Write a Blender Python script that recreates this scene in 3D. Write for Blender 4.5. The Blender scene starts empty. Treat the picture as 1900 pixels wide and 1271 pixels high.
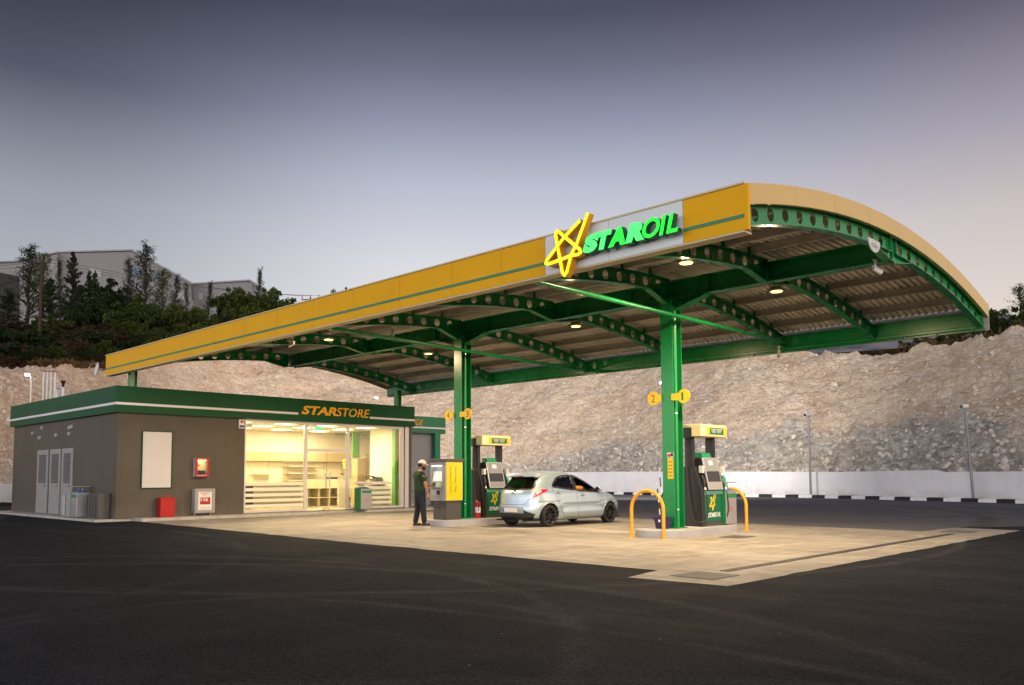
import bpy, bmesh, math, random
import numpy as np
from mathutils import Vector, Matrix, noise as mnoise
from mathutils.bvhtree import BVHTree
SC = bpy.context.scene
COL = SC.collection
PI = math.pi
R = math.radians
random.seed(7)

# ------------------------------------------------------------------ camera
F_PX, PITCH, YAW, ROLL, CAMH = 1554.1334, 0.0700307, 2.3383387, -0.004704, 1.275
PPY = 775.995
_F = Vector((math.cos(YAW)*math.cos(PITCH), math.sin(YAW)*math.cos(PITCH), math.sin(PITCH)))
_R0 = Vector((math.sin(YAW), -math.cos(YAW), 0)); _U0 = _R0.cross(_F)
_R = _R0*math.cos(ROLL)+_U0*math.sin(ROLL); _U = -_R0*math.sin(ROLL)+_U0*math.cos(ROLL)
cd = bpy.data.cameras.new('camera'); cam = bpy.data.objects.new('camera', cd); COL.objects.link(cam)
cd.sensor_width = 36; cd.lens = F_PX*36/1900; cd.shift_y = (PPY-635.5)/1900; cd.clip_end = 6000; cd.clip_start = .05
M = Matrix.Identity(4)
for i in range(3):
    M[i][0] = _R[i]; M[i][1] = _U[i]; M[i][2] = -_F[i]
M[2][3] = CAMH
cam.matrix_world = M
SC.camera = cam
def ray(x, y): return _F+_R*((x-950)/F_PX)-_U*((y-PPY)/F_PX)
FH = Vector((math.cos(YAW), math.sin(YAW), 0)); RH = Vector((math.sin(YAW), -math.cos(YAW), 0))
def at(x, y, D):                      # point seen at photo pixel (x,y), D metres ahead of the viewpoint
    d = ray(x, y); t = D/(d.dot(FH)); return Vector((0, 0, CAMH))+d*t
def pY(x, y, Y):
    d = ray(x, y); t = Y/d.y; return Vector((0, 0, CAMH))+d*t

# ------------------------------------------------------------------ sky, sun, exposure
W = bpy.data.worlds.new('World'); SC.world = W; W.use_nodes = True
nt = W.node_tree; N = nt.nodes; L = nt.links; N.clear()
wo = N.new('ShaderNodeOutputWorld'); bg = N.new('ShaderNodeBackground'); L.new(bg.outputs[0], wo.inputs[0])
tc = N.new('ShaderNodeTexCoord'); sep = N.new('ShaderNodeSeparateXYZ'); L.new(tc.outputs['Generated'], sep.inputs[0])
def srgb(r, g, b):
    f = lambda c: (c/255/12.92 if c/255 <= .04045 else ((c/255+.055)/1.055)**2.4)
    return (f(r), f(g), f(b), 1)
def ramp(stops, inp):
    r = N.new('ShaderNodeValToRGB'); L.new(inp, r.inputs[0]); e = r.color_ramp.elements
    for i, (p, c) in enumerate(stops):
        q = e[i] if i < 2 else e.new(p)
        q.position = p; q.color = c
    return r.outputs[0]
z = sep.outputs['Z']
mid = ramp([(0, srgb(236, 228, 220)), (1, srgb(40, 43, 62)), (.10, srgb(240, 236, 232)), (.18, srgb(230, 229, 231)), (.25, srgb(216, 217, 224)), (.33, srgb(186, 189, 205)), (.40, srgb(142, 145, 168)), (.45, srgb(106, 107, 127)), (.495, srgb(75, 76, 95)), (.62, srgb(46, 48, 64))], z)
left = ramp([(0, srgb(176, 176, 178)), (1, srgb(26, 29, 42)), (.12, srgb(182, 184, 189)), (.20, srgb(173, 176, 183)), (.29, srgb(151, 155, 168)), (.40, srgb(76, 79, 95)), (.495, srgb(27, 28, 42)), (.6, srgb(22, 24, 36))], z)
warm = ramp([(0, srgb(244, 210, 176)), (1, srgb(42, 43, 60)), (.10, srgb(234, 214, 196)), (.19, srgb(219, 206, 199)), (.27, srgb(201, 188, 186)), (.352, srgb(160, 152, 165)), (.45, srgb(96, 90, 107)), (.50, srgb(70, 66, 82)), (.62, srgb(54, 54, 74))], z)
def dotn(v):
    a = N.new('ShaderNodeVectorMath'); a.operation = 'DOT_PRODUCT'; L.new(tc.outputs['Generated'], a.inputs[0]); a.inputs[1].default_value = v; return a.outputs['Value']
def mapr(inp, a, b):
    m = N.new('ShaderNodeMapRange'); m.interpolation_type = 'SMOOTHSTEP'; L.new(inp, m.inputs[0]); m.inputs[1].default_value = a; m.inputs[2].default_value = b; return m.outputs[0]
def mix(f, a, b, t='MIX'):
    m = N.new('ShaderNodeMix'); m.data_type = 'RGBA'; m.blend_type = t
    for s, v in ((0, f), (6, a), (7, b)):
        if hasattr(v, 'links'): L.new(v, m.inputs[s])
        else: m.inputs[s].default_value = v
    return m.outputs[2]
side = dotn(tuple(RH)); front = dotn(tuple(FH))
lf = N.new('ShaderNodeMath'); lf.operation = 'MULTIPLY'; L.new(mapr(side, -.08, -.5), lf.inputs[0]); L.new(mapr(front, .0, .5), lf.inputs[1])
c1 = mix(lf.outputs[0], mid, left)
c2 = mix(mapr(side, .05, .62), c1, warm)
glow = N.new('ShaderNodeTexSky'); glow.sky_type = 'NISHITA'; glow.sun_disc = False
SUN_EL, SUN_AZ = R(3), R(22)          # low sun just gone down beyond the right edge; azimuth counted from +X
glow.sun_elevation = SUN_EL; glow.sun_rotation = PI/2-SUN_AZ
gm = N.new('ShaderNodeVectorMath'); gm.operation = 'SCALE'; L.new(glow.outputs[0], gm.inputs[0]); gm.inputs['Scale'].default_value = .018
c3 = mix(1.0, c2, gm.outputs[0], 'ADD')
# the sunset sky behind the viewpoint is far brighter than the sky over the hill
bk_ = N.new('ShaderNodeMapRange'); L.new(front, bk_.inputs[0]); bk_.interpolation_type = 'SMOOTHSTEP'; bk_.inputs[1].default_value = .35; bk_.inputs[2].default_value = -.35; bk_.inputs[3].default_value = 1; bk_.inputs[4].default_value = 3.4
bm = N.new('ShaderNodeVectorMath'); bm.operation = 'SCALE'; L.new(c3, bm.inputs[0]); L.new(bk_.outputs[0], bm.inputs['Scale'])
tint = mix(mapr(front, .35, -.35), (1, 1, 1, 1), (1, .97, .93, 1)); c3 = mix(1.0, bm.outputs[0], tint, 'MULTIPLY')
L.new(c3, bg.inputs[0]); bg.inputs[1].default_value = 1.0
sd = bpy.data.lights.new('sun', 'SUN'); sun = bpy.data.objects.new('sun', sd); COL.objects.link(sun)
sd.energy = .8; sd.angle = R(35); sd.color = (1, .90, .80)
sun.rotation_euler = Vector((math.cos(SUN_AZ-R(28))*math.cos(R(14)), math.sin(SUN_AZ-R(28))*math.cos(R(14)), math.sin(R(14)))).to_track_quat('Z', 'Y').to_euler()
SC.view_settings.view_transform = 'Standard'; SC.view_settings.look = 'None'; SC.view_settings.gamma = 1; SC.view_settings.exposure = 0
SC.cycles.use_denoising = True; SC.cycles.max_bounces = 7; SC.cycles.diffuse_bounces = 3; SC.cycles.glossy_bounces = 3
SC.cycles.transparent_max_bounces = 10; SC.cycles.sample_clamp_indirect = 4; SC.cycles.caustics_reflective = False; SC.cycles.caustics_refractive = False

# ------------------------------------------------------------------ materials
MATS = {}
def mat(name, col, rough=.5, metal=0, var=.0, scale=3, bump=0, bscale=40, emit=None, estr=0, spec=.5, stretch=None, coat=0):
    if name in MATS: return MATS[name]
    m = bpy.data.materials.new(name); m.use_nodes = True; t = m.node_tree; b = t.nodes['Principled BSDF']
    b.inputs['Base Color'].default_value = (*col, 1); b.inputs['Roughness'].default_value = rough; b.inputs['Metallic'].default_value = metal
    b.inputs['Specular IOR Level'].default_value = spec; b.inputs['Coat Weight'].default_value = coat
    c = t.nodes.new('ShaderNodeTexCoord'); vec = c.outputs['Object']
    if stretch:
        mp = t.nodes.new('ShaderNodeMapping'); mp.inputs['Scale'].default_value = stretch; t.links.new(vec, mp.inputs[0]); vec = mp.outputs[0]
    if var:
        n = t.nodes.new('ShaderNodeTexNoise'); n.inputs['Scale'].default_value = scale; n.inputs['Detail'].default_value = 6; n.inputs['Roughness'].default_value = .65; t.links.new(vec, n.inputs[0])
        r = t.nodes.new('ShaderNodeMapRange'); r.inputs[1].default_value = .3; r.inputs[2].default_value = .7; r.inputs[3].default_value = 1-var; r.inputs[4].default_value = 1+var; t.links.new(n.outputs[0], r.inputs[0])
        s = t.nodes.new('ShaderNodeVectorMath'); s.operation = 'SCALE'; s.inputs[0].default_value = col; t.links.new(r.outputs[0], s.inputs['Scale']); t.links.new(s.outputs[0], b.inputs['Base Color'])
        r2 = t.nodes.new('ShaderNodeMapRange'); r2.inputs[3].default_value = max(0.02, rough-.08); r2.inputs[4].default_value = min(1, rough+.1); t.links.new(n.outputs[0], r2.inputs[0]); t.links.new(r2.outputs[0], b.inputs['Roughness'])
    if bump:
        n = t.nodes.new('ShaderNodeTexNoise'); n.inputs['Scale'].default_value = bscale; n.inputs['Detail'].default_value = 5; t.links.new(vec, n.inputs[0])
        u = t.nodes.new('ShaderNodeBump'); u.inputs['Strength'].default_value = bump; u.inputs['Distance'].default_value = .02; t.links.new(n.outputs[0], u.inputs['Height']); t.links.new(u.outputs[0], b.inputs['Normal'])
    if emit:
        b.inputs['Emission Color'].default_value = (*emit, 1); b.inputs['Emission Strength'].default_value = estr
    MATS[name] = m; return m
def glassmat(name, tint, refl=.5, ior=1.45):
    if name in MATS: return MATS[name]
    m = bpy.data.materials.new(name); m.use_nodes = True; t = m.node_tree; t.nodes.clear()
    o = t.nodes.new('ShaderNodeOutputMaterial'); mx = t.nodes.new('ShaderNodeMixShader'); tr = t.nodes.new('ShaderNodeBsdfTransparent'); gl = t.nodes.new('ShaderNodeBsdfGlossy')
    tr.inputs[0].default_value = (*tint, 1); gl.inputs['Roughness'].default_value = .02; gl.inputs[0].default_value = (refl, refl, refl, 1)
    fr = t.nodes.new('ShaderNodeFresnel'); fr.inputs[0].default_value = ior
    t.links.new(fr.outputs[0], mx.inputs[0]); t.links.new(tr.outputs[0], mx.inputs[1]); t.links.new(gl.outputs[0], mx.inputs[2]); t.links.new(mx.outputs[0], o.inputs[0])
    MATS[name] = m; return m

# ------------------------------------------------------------------ mesh helpers
class MB:
    def __init__(s): s.v = []; s.f = []
    def add(s, v, f):
        o = len(s.v); s.v += [tuple(p) for p in v]; s.f += [tuple(i+o for i in q) for q in f]; return s
    def box(s, x0, x1, y0, y1, z0, z1, M=None):
        v = [Vector((x, y, zz)) for zz in (z0, z1) for y in (y0, y1) for x in (x0, x1)]
        if M: v = [M @ p for p in v]
        return s.add(v, [(0, 2, 3, 1), (4, 5, 7, 6), (0, 1, 5, 4), (2, 6, 7, 3), (0, 4, 6, 2), (1, 3, 7, 5)])
    def cyl(s, a, b, r, r2=None, n=16, cap=True):
        a = Vector(a); b = Vector(b); r2 = r if r2 is None else r2; d = (b-a).normalized()
        u = d.orthogonal().normalized(); w = d.cross(u); v = []
        for p, q in ((a, r), (b, r2)):
            v += [p+(u*math.cos(2*PI*i/n)+w*math.sin(2*PI*i/n))*q for i in range(n)]
        f = [(i, (i+1) % n, n+(i+1) % n, n+i) for i in range(n)]
        if cap: f += [tuple(range(n-1, -1, -1)), tuple(range(n, 2*n))]
        return s.add(v, f)
    def tube(s, pts, r, n=8, cap=True):
        pts = [Vector(p) for p in pts]; v = []; f = []; u = None
        for i, p in enumerate(pts):
            d = (pts[min(i+1, len(pts)-1)]-pts[max(i-1, 0)]).normalized()
            u = d.orthogonal().normalized() if u is None else (u-d*u.dot(d)).normalized()
            w = d.cross(u); rr = r[i] if isinstance(r, (list, tuple)) else r
            v += [p+(u*math.cos(2*PI*k/n)+w*math.sin(2*PI*k/n))*rr for k in range(n)]
        for i in range(len(pts)-1):
            f += [(i*n+k, i*n+(k+1) % n, (i+1)*n+(k+1) % n, (i+1)*n+k) for k in range(n)]
        if cap: f += [tuple(range(n-1, -1, -1)), tuple(range((len(pts)-1)*n, len(pts)*n))]
        return s.add(v, f)
    def prism(s, poly, O, U, V, D):          # polygon (u,v) from origin O along U,V, extruded by vector D
        O = Vector(O); U = Vector(U); V = Vector(V); D = Vector(D); n = len(poly)
        v = [O+U*a+V*b for a, b in poly]; v += [p+D for p in v]
        return s.add(v, [tuple(range(n-1, -1, -1)), tuple(range(n, 2*n))]+[(i, (i+1) % n, n+(i+1) % n, n+i) for i in range(n)])
    def sphere(s, c, r, nu=14, nv=10):
        c = Vector(c); r = (r, r, r) if isinstance(r, (int, float)) else r; v = []; f = []
        for j in range(nv+1):
            for i in range(nu):
                a = 2*PI*i/nu; b = PI*j/nv
                v.append(c+Vector((math.cos(a)*math.sin(b)*r[0], math.sin(a)*math.sin(b)*r[1], math.cos(b)*r[2])))
        for j in range(nv):
            for i in range(nu): f.append((j*nu+i, (j+1)*nu+i, (j+1)*nu+(i+1) % nu, j*nu+(i+1) % nu))
        return s.add(v, f)
    def obj(s, name, m, parent=None, smooth=False, bevel=0):
        me = bpy.data.meshes.new(name); me.from_pydata(s.v, [], s.f); me.materials.append(m)
        return fin(name, me, parent, smooth, bevel)
WPAR = set()      # things whose parts are modelled in world coordinates
def fin(name, me, parent=None, smooth=False, bevel=0, fixn=True):
    if fixn:
        b = bmesh.new(); b.from_mesh(me); bmesh.ops.recalc_face_normals(b, faces=b.faces); b.to_mesh(me); b.free()
    o = bpy.data.objects.new(name, me); COL.objects.link(o)
    if parent:
        o.parent = parent
        if parent.name in WPAR: o.matrix_parent_inverse = Matrix.Translation(-parent.location)
    if smooth:
        me.shade_smooth()
        if smooth != 2:
            me.set_sharp_from_angle(angle=R(38))
    if bevel:
        k = o.modifiers.new('bevel', 'BEVEL'); k.width = bevel; k.segments = 2; k.limit_method = 'ANGLE'; k.angle_limit = R(40)
    return o
def thing(name, label, cat, loc=(0, 0, 0), rz=0, group=None):
    o = bpy.data.objects.new(name, None); COL.objects.link(o); o.empty_display_size = .2
    o.location = loc; o.rotation_euler = (0, 0, rz); return tag(o, label, cat, group)
def tag(o, label, cat, group=None):
    o['label'] = label; o['category'] = cat
    if group: o['group'] = group
    return o
def wthing(*a, **k):
    o = thing(*a, **k); WPAR.add(o.name); return o
def struct(o): o['kind'] = 'structure'; return o
def dup(root, loc, rz=None, label=None, scale=None, group=None):
    r = root.copy(); COL.objects.link(r); r.location = loc
    if rz is not None: r.rotation_euler = (0, 0, rz)
    if scale is not None: r.scale = scale if hasattr(scale, '__len__') else (scale,)*3
    if label: r['label'] = label
    if group: r['group'] = group
    for ch in list(root.children):
        c = ch.copy(); COL.objects.link(c); c.parent = r
        for g in list(ch.children):
            d = g.copy(); COL.objects.link(d); d.parent = c
    return r
def text_geo(txt, bold=0, res=3):
    cu = bpy.data.curves.new('t', 'FONT'); cu.body = txt; cu.offset = bold; cu.extrude = .5; cu.resolution_u = res
    o = bpy.data.objects.new('t', cu); COL.objects.link(o); dg = bpy.context.evaluated_depsgraph_get(); dg.update()
    me = bpy.data.meshes.new_from_object(o.evaluated_get(dg)); v = [tuple(p.co) for p in me.vertices]; f = [tuple(p.vertices) for p in me.polygons]
    bpy.data.objects.remove(o); bpy.data.curves.remove(cu); bpy.data.meshes.remove(me); return v, f
def text(name, txt, O, U, V, w, h, d, m, parent=None, bold=0, shear=0, nrm=None):
    """lettering: lower-left O, w along U, h along V, thickness d along U x V"""
    v, f = text_geo(txt, bold); a = np.array(v)
    a[:, 0] += a[:, 1]*shear
    mn = a.min(0); mx = a.max(0); U = Vector(U); V = Vector(V); Nn = Vector(nrm) if nrm else U.cross(V)
    a = (a-mn)/(mx-mn)
    b = MB(); b.add([Vector(O)+U*(p[0]*w)+V*(p[1]*h)+Nn*(p[2]*d) for p in a], f)
    return b.obj(name, m, parent)

# ================================================================== THE SETTING
def node_mat(name):
    m = bpy.data.materials.new(name); m.use_nodes = True; MATS[name] = m
    t = m.node_tree; return m, t, t.nodes['Principled BSDF']
class NG:                                    # tiny node graph helper
    def __init__(s, t):
        s.t = t; s.tc = t.nodes.new('ShaderNodeTexCoord').outputs['Object']
    def put(s, sock, v):
        if hasattr(v, 'links'): s.t.links.new(v, sock)
        else: sock.default_value = v
    def noise(s, scale, detail=5, rough=.6, vec=None, dist=0):
        n = s.t.nodes.new('ShaderNodeTexNoise'); n.inputs['Scale'].default_value = scale; n.inputs['Detail'].default_value = detail; n.inputs['Roughness'].default_value = rough; n.inputs['Distortion'].default_value = dist
        s.t.links.new(vec or s.tc, n.inputs[0]); return n.outputs[0]
    def voro(s, scale, vec=None, feat='F1', out='Distance'):
        n = s.t.nodes.new('ShaderNodeTexVoronoi'); n.feature = feat; n.inputs['Scale'].default_value = scale; s.t.links.new(vec or s.tc, n.inputs[0]); return n.outputs[out]
    def mapping(s, scale, rot=(0, 0, 0), vec=None):
        n = s.t.nodes.new('ShaderNodeMapping'); n.inputs['Scale'].default_value = scale; n.inputs['Rotation'].default_value = rot; s.t.links.new(vec or s.tc, n.inputs[0]); return n.outputs[0]
    def rng(s, v, a, b, c=0, d=1):
        n = s.t.nodes.new('ShaderNodeMapRange'); s.put(n.inputs[0], v); n.inputs[1].default_value = a; n.inputs[2].default_value = b; n.inputs[3].default_value = c; n.inputs[4].default_value = d; return n.outputs[0]
    def math(s, op, a, b=0, c=0):
        n = s.t.nodes.new('ShaderNodeMath'); n.operation = op; s.put(n.inputs[0], a); s.put(n.inputs[1], b); s.put(n.inputs[2], c); return n.outputs[0]
    def mix(s, f, a, b, t='MIX'):
        m = s.t.nodes.new('ShaderNodeMix'); m.data_type = 'RGBA'; m.blend_type = t
        for i, v in ((0, f), (6, a), (7, b)):
            if isinstance(v, tuple) and len(v) == 3: v = (*v, 1)
            s.put(m.inputs[i], v)
        return m.outputs[2]
    def dist(s, c):
        n = s.t.nodes.new('ShaderNodeVectorMath'); n.operation = 'DISTANCE'; s.t.links.new(s.tc, n.inputs[0]); n.inputs[1].default_value = c; return n.outputs['Value']
    def bump(s, h, st, d, b):
        n = s.t.nodes.new('ShaderNodeBump'); n.inputs['Strength'].default_value = st; n.inputs['Distance'].default_value = d; s.put(n.inputs['Height'], h); s.t.links.new(n.outputs[0], b.inputs['Normal'])

# asphalt ground
asp, t, b = node_mat('asphalt'); g = NG(t)
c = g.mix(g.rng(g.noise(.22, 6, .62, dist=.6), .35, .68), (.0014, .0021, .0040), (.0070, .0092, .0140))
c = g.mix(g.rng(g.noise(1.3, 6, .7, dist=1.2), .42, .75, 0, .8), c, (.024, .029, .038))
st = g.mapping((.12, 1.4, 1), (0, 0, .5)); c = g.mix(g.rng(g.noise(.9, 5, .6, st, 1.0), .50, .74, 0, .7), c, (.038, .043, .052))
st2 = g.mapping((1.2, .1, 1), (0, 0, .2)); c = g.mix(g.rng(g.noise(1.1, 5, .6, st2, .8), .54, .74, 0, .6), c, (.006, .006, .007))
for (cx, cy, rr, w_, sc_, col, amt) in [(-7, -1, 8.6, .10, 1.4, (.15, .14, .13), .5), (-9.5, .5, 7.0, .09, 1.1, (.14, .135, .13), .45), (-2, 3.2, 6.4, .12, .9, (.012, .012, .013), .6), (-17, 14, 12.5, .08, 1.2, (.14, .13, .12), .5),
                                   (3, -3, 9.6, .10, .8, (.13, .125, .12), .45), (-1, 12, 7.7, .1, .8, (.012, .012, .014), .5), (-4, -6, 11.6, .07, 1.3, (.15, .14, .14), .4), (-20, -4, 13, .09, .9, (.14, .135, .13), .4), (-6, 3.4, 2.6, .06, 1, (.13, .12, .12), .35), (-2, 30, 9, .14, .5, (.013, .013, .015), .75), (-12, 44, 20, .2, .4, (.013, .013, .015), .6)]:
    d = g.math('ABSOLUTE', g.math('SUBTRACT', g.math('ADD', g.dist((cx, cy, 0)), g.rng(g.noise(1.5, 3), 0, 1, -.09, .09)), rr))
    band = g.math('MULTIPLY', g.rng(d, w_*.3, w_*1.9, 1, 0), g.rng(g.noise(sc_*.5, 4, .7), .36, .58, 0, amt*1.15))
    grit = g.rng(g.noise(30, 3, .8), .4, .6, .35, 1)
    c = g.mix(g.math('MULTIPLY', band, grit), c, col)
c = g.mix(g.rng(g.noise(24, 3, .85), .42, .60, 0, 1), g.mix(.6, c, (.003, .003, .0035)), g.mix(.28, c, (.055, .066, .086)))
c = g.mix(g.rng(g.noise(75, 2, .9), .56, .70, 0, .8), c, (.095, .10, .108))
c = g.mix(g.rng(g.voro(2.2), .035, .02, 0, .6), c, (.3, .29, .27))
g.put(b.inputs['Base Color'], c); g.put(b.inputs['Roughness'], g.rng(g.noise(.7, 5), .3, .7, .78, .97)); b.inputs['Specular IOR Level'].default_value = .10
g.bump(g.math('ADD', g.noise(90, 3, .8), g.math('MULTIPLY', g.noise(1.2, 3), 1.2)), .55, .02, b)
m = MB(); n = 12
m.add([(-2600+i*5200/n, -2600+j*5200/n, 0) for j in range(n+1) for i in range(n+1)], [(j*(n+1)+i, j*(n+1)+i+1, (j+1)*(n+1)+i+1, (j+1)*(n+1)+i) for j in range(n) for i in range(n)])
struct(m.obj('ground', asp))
road_m, t, b = node_mat('pale_asphalt'); g = NG(t)
c = g.mix(g.rng(g.noise(.3, 6, .65, dist=.8), .35, .65), (.075, .076, .088), (.12, .12, .132))  # lighter grey mix than the main ground sheet
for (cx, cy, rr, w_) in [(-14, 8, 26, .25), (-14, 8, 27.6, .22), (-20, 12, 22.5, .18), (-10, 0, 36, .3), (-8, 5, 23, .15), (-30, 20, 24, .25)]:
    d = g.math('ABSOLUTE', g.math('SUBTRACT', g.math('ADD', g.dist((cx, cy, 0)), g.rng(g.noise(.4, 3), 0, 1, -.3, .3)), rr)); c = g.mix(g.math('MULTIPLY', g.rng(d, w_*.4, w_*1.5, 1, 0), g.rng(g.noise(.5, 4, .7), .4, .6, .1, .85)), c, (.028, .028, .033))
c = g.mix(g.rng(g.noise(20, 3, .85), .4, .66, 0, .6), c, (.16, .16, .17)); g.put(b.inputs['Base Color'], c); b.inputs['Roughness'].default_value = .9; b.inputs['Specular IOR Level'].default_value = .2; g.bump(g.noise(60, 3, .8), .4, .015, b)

# concrete forecourt
con, t, b = node_mat('forecourt_concrete'); g = NG(t)
c = g.mix(g.rng(g.noise(.5, 6, .6, dist=.8), .35, .68), (.26, .24, .205), (.46, .43, .375))
st = g.mapping((.35, 2.6, 1), (0, 0, .15)); c = g.mix(g.rng(g.noise(1.3, 6, .65, st, 1.5), .42, .66, 0, .75), c, (.21, .185, .15))
st = g.mapping((3.2, .5, 1), (0, 0, .5)); c = g.mix(g.rng(g.noise(1.1, 5, .65, st, 1.2), .5, .72, 0, .6), c, (.52, .49, .43))
c = g.mix(g.rng(g.noise(3.5, 4, .7, dist=2), .60, .74, 0, .6), c, (.14, .125, .105))
c = g.mix(g.math('MULTIPLY', g.rng(g.voro(.55), .10, .04, 0, .75), g.rng(g.noise(6, 4, .7), .4, .6, .4, 1)), c, (.07, .06, .05))
for (cx, cy, rr) in [(-15, 10, 4.4), (-8, 22, 8.5), (-20, 20, 8.2), (-12, 8, 6.0), (-22, 9, 6.6)]:
    d = g.math('ABSOLUTE', g.math('SUBTRACT', g.dist((cx, cy, 0)), rr))
    c = g.mix(g.math('MULTIPLY', g.rng(d, .05, .22, 1, 0), g.rng(g.noise(.8, 4, .7), .45, .7, 0, .45)), c, (.14, .12, .10))
c = g.mix(g.rng(g.noise(45, 3, .7), .3, .7, 0, .35), c, (.17, .155, .13))
g.put(b.inputs['Base Color'], c); g.put(b.inputs['Roughness'], g.rng(g.noise(2, 5), .3, .7, .5, .85)); b.inputs['Specular IOR Level'].default_value = .35
g.bump(g.noise(60, 4, .7), .3, .01, b)
def patch(name, poly, z, mt):
    m = MB(); m.add([(x, y, z) for x, y in poly], [tuple(range(len(poly)))]); return m.obj(name, mt)
def rough_edge(poly, amp=.03, step=.35):
    out = []; rr = random.Random(3)
    for i in range(len(poly)):
        a = Vector(poly[i]); c_ = Vector(poly[(i+1) % len(poly)]); n = max(1, int((c_-a).length/step))
        for k in range(n):
            p = a.lerp(c_, k/n)
            if k: p = p+Vector((rr.uniform(-amp, amp), rr.uniform(-amp, amp)))
            out.append((p.x, p.y))
    return out
struct(patch('forecourt', rough_edge([(-27.2, 10.42), (-12.9, 9.72), (-6.55, 9.62), (-6.38, 8.70), (-5.02, 8.78), (-5.02, 21.9), (-6.45, 22.1), (-6.6, 20.15), (-11, 20.5), (-15.7, 21.0), (-26, 23.5)]), .004, con))
dark_strip = mat('drain_iron', (.035, .032, .028), .6, .3, .3, 8, .3, 60)
dc = wthing('drain_channel', 'long dark slotted drain channel along the near edge of the forecourt', 'drain', (-5.8, 15, 0))
m = MB(); m.box(-5.89, -5.75, 10.1, 19.7, .0045, .010); m.obj('cover', dark_strip, dc)
m = MB()
for k in range(96): m.box(-5.87, -5.77, 10.12+k*.1, 10.15+k*.1, .0101, .013)
for x in (-5.885, -5.765): m.box(x, x+.02, 10.11, 19.69, .0102, .0135)
m.obj('grate_bar', mat('drain_bar', (.09, .08, .07), .5, .4), dc)
def grate(x0, x1, y0, y1, label):
    t_ = wthing('drain_grate', label, 'drain', ((x0+x1)/2, (y0+y1)/2, 0), group='drain grates in the forecourt')
    m = MB(); m.box(x0, x1, y0, y1, .0045, .007); m.obj('pit', mat('black', (.006, .006, .006), .8), t_)
    m = MB(); n = 9
    for k in range(n+1):
        x = x0+(x1-x0)*k/n; m.box(x-.012, x+.012, y0-.02, y1+.02, .007, .014)
        y = y0+(y1-y0)*k/n; m.box(x0-.02, x1+.02, y-.012, y+.012, .0072, .0142)
    m.obj('grid', mat('grate_steel', (.16, .155, .15), .5, .5, .2), t_)
grate(-6.05, -5.45, 9.2, 9.8, 'square steel grate set in the nearest corner of the concrete forecourt')
grate(-6.2, -5.6, 20.2, 20.8, 'square steel grate at the far right corner of the concrete forecourt')
grate(-9.1, -8.6, 15.6, 16.2, 'small square grate in the concrete beside the nearer pump island')
grate(-15.55, -15.05, 15.0, 15.6, 'small square grate in the concrete between the pay terminal island and the car')

# sidewalk round the store
swm = mat('sidewalk_concrete', (.42, .40, .36), .8, 0, .22, 2.5, .3, 50)
m = MB(); m.box(-36.6, -25.99, 9.28, 23.2, -.01, .075); m.box(-25.99, -25.25, 10.35, 16.72, -.01, .095); m.box(-25.99, -25.35, 18.6, 22.4, -.01, .085)
struct(m.obj('sidewalk', swm, bevel=.01))

# terrain: retaining-wall line, cut slope and the hill above it
PXK = [-700, -400, 8, 150, 300, 450, 600, 750, 872, 1000, 1160, 1300, 1500, 1700, 1895, 2300, 2700]
DWK = [24, 30, 41, 46, 55, 63, 68, 71, 70, 66, 60.5, 54.4, 49.2, 42.9, 38, 29, 24]
CYP = [-700, 0, 100, 190, 260, 400, 600, 872, 1100, 1350, 1500, 1600, 1700, 1800, 1870, 1900, 2100, 2700]
CYV = [690, 688, 684, 682, 665, 650, 628, 640, 665, 662, 652, 646, 638, 634, 622, 612, 560, 540]
HY = [620, 615, 608, 600, 600, 600, 600, 640, 660, 662, 652, 646, 640, 634, 625, 615, 570, 550]
def Dw(px): return float(np.interp(px, PXK, DWK))
def smooth_i(px, K, V):
    s_ = 0
    for d in (-60, -30, 0, 30, 60): s_ += float(np.interp(px+d, K, V))
    return s_/5
def zat(px, y, D): return at(px, y, D).z
def crest(px):
    y = float(np.interp(px, CYP, CYV)); d0 = smooth_i(px, PXK, DWK)+.9; D = d0+8
    for _ in range(6): zc = zat(px, y, D); D = d0+max(0, zc-1.3)*.85
    return D, zat(px, y, D)
def terr(px, D):
    d0 = smooth_i(px, PXK, DWK)+.9; Dc, zc = crest(px)
    if D <= d0: return 1.0
    if D <= Dc:
        k = (D-d0)/(Dc-d0); return 1.0+(zc-1.0)*(k**.92)
    Dh = Dc+42; zh = zat(px, float(np.interp(px, CYP, HY)), Dh)
    if px > 1050: zh = zc-5.0
    if D <= Dh:
        k = (D-Dc)/(Dh-Dc); return zc+(zh-zc)*k
    return zh+(D-Dh)*(.01 if px < 1050 else -.02)
cliffm, t, b = node_mat('cut_rock'); g = NG(t)
ct = t.nodes.new('ShaderNodeAttribute'); ct.attribute_name = 'rock'; ct.attribute_type = 'GEOMETRY'
band = ct.outputs['Fac']
strat = g.mapping((.8, .8, 2.0), (0, .1, 0)); fine = g.mapping((1, 1, 1.5))
warmc = g.mix(g.rng(g.noise(.22, 6, .6, strat, .8), .35, .66), (.56, .405, .275), (.70, .57, .43))
warmc = g.mix(g.rng(g.noise(.8, 7, .75, strat, 1.0), .46, .66, 0, .8), warmc, (.76, .66, .54))
warmc = g.mix(g.rng(g.noise(.6, 6, .75, dist=1.5), .56, .70, 0, .6), warmc, (.44, .27, .15))
grayc = g.mix(g.rng(g.voro(1.0, fine, out='Color'), .2, .8), (.30, .31, .295), (.56, .56, .51))
grayc = g.mix(g.rng(g.noise(2.2, 7, .75), .45, .62, 0, .75), grayc, (.64, .63, .57))
c = g.mix(g.rng(g.math('ADD', band, g.rng(g.noise(.35, 6, .75), 0, 1, -.5, .5)), .38, .62), warmc, grayc)
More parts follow.
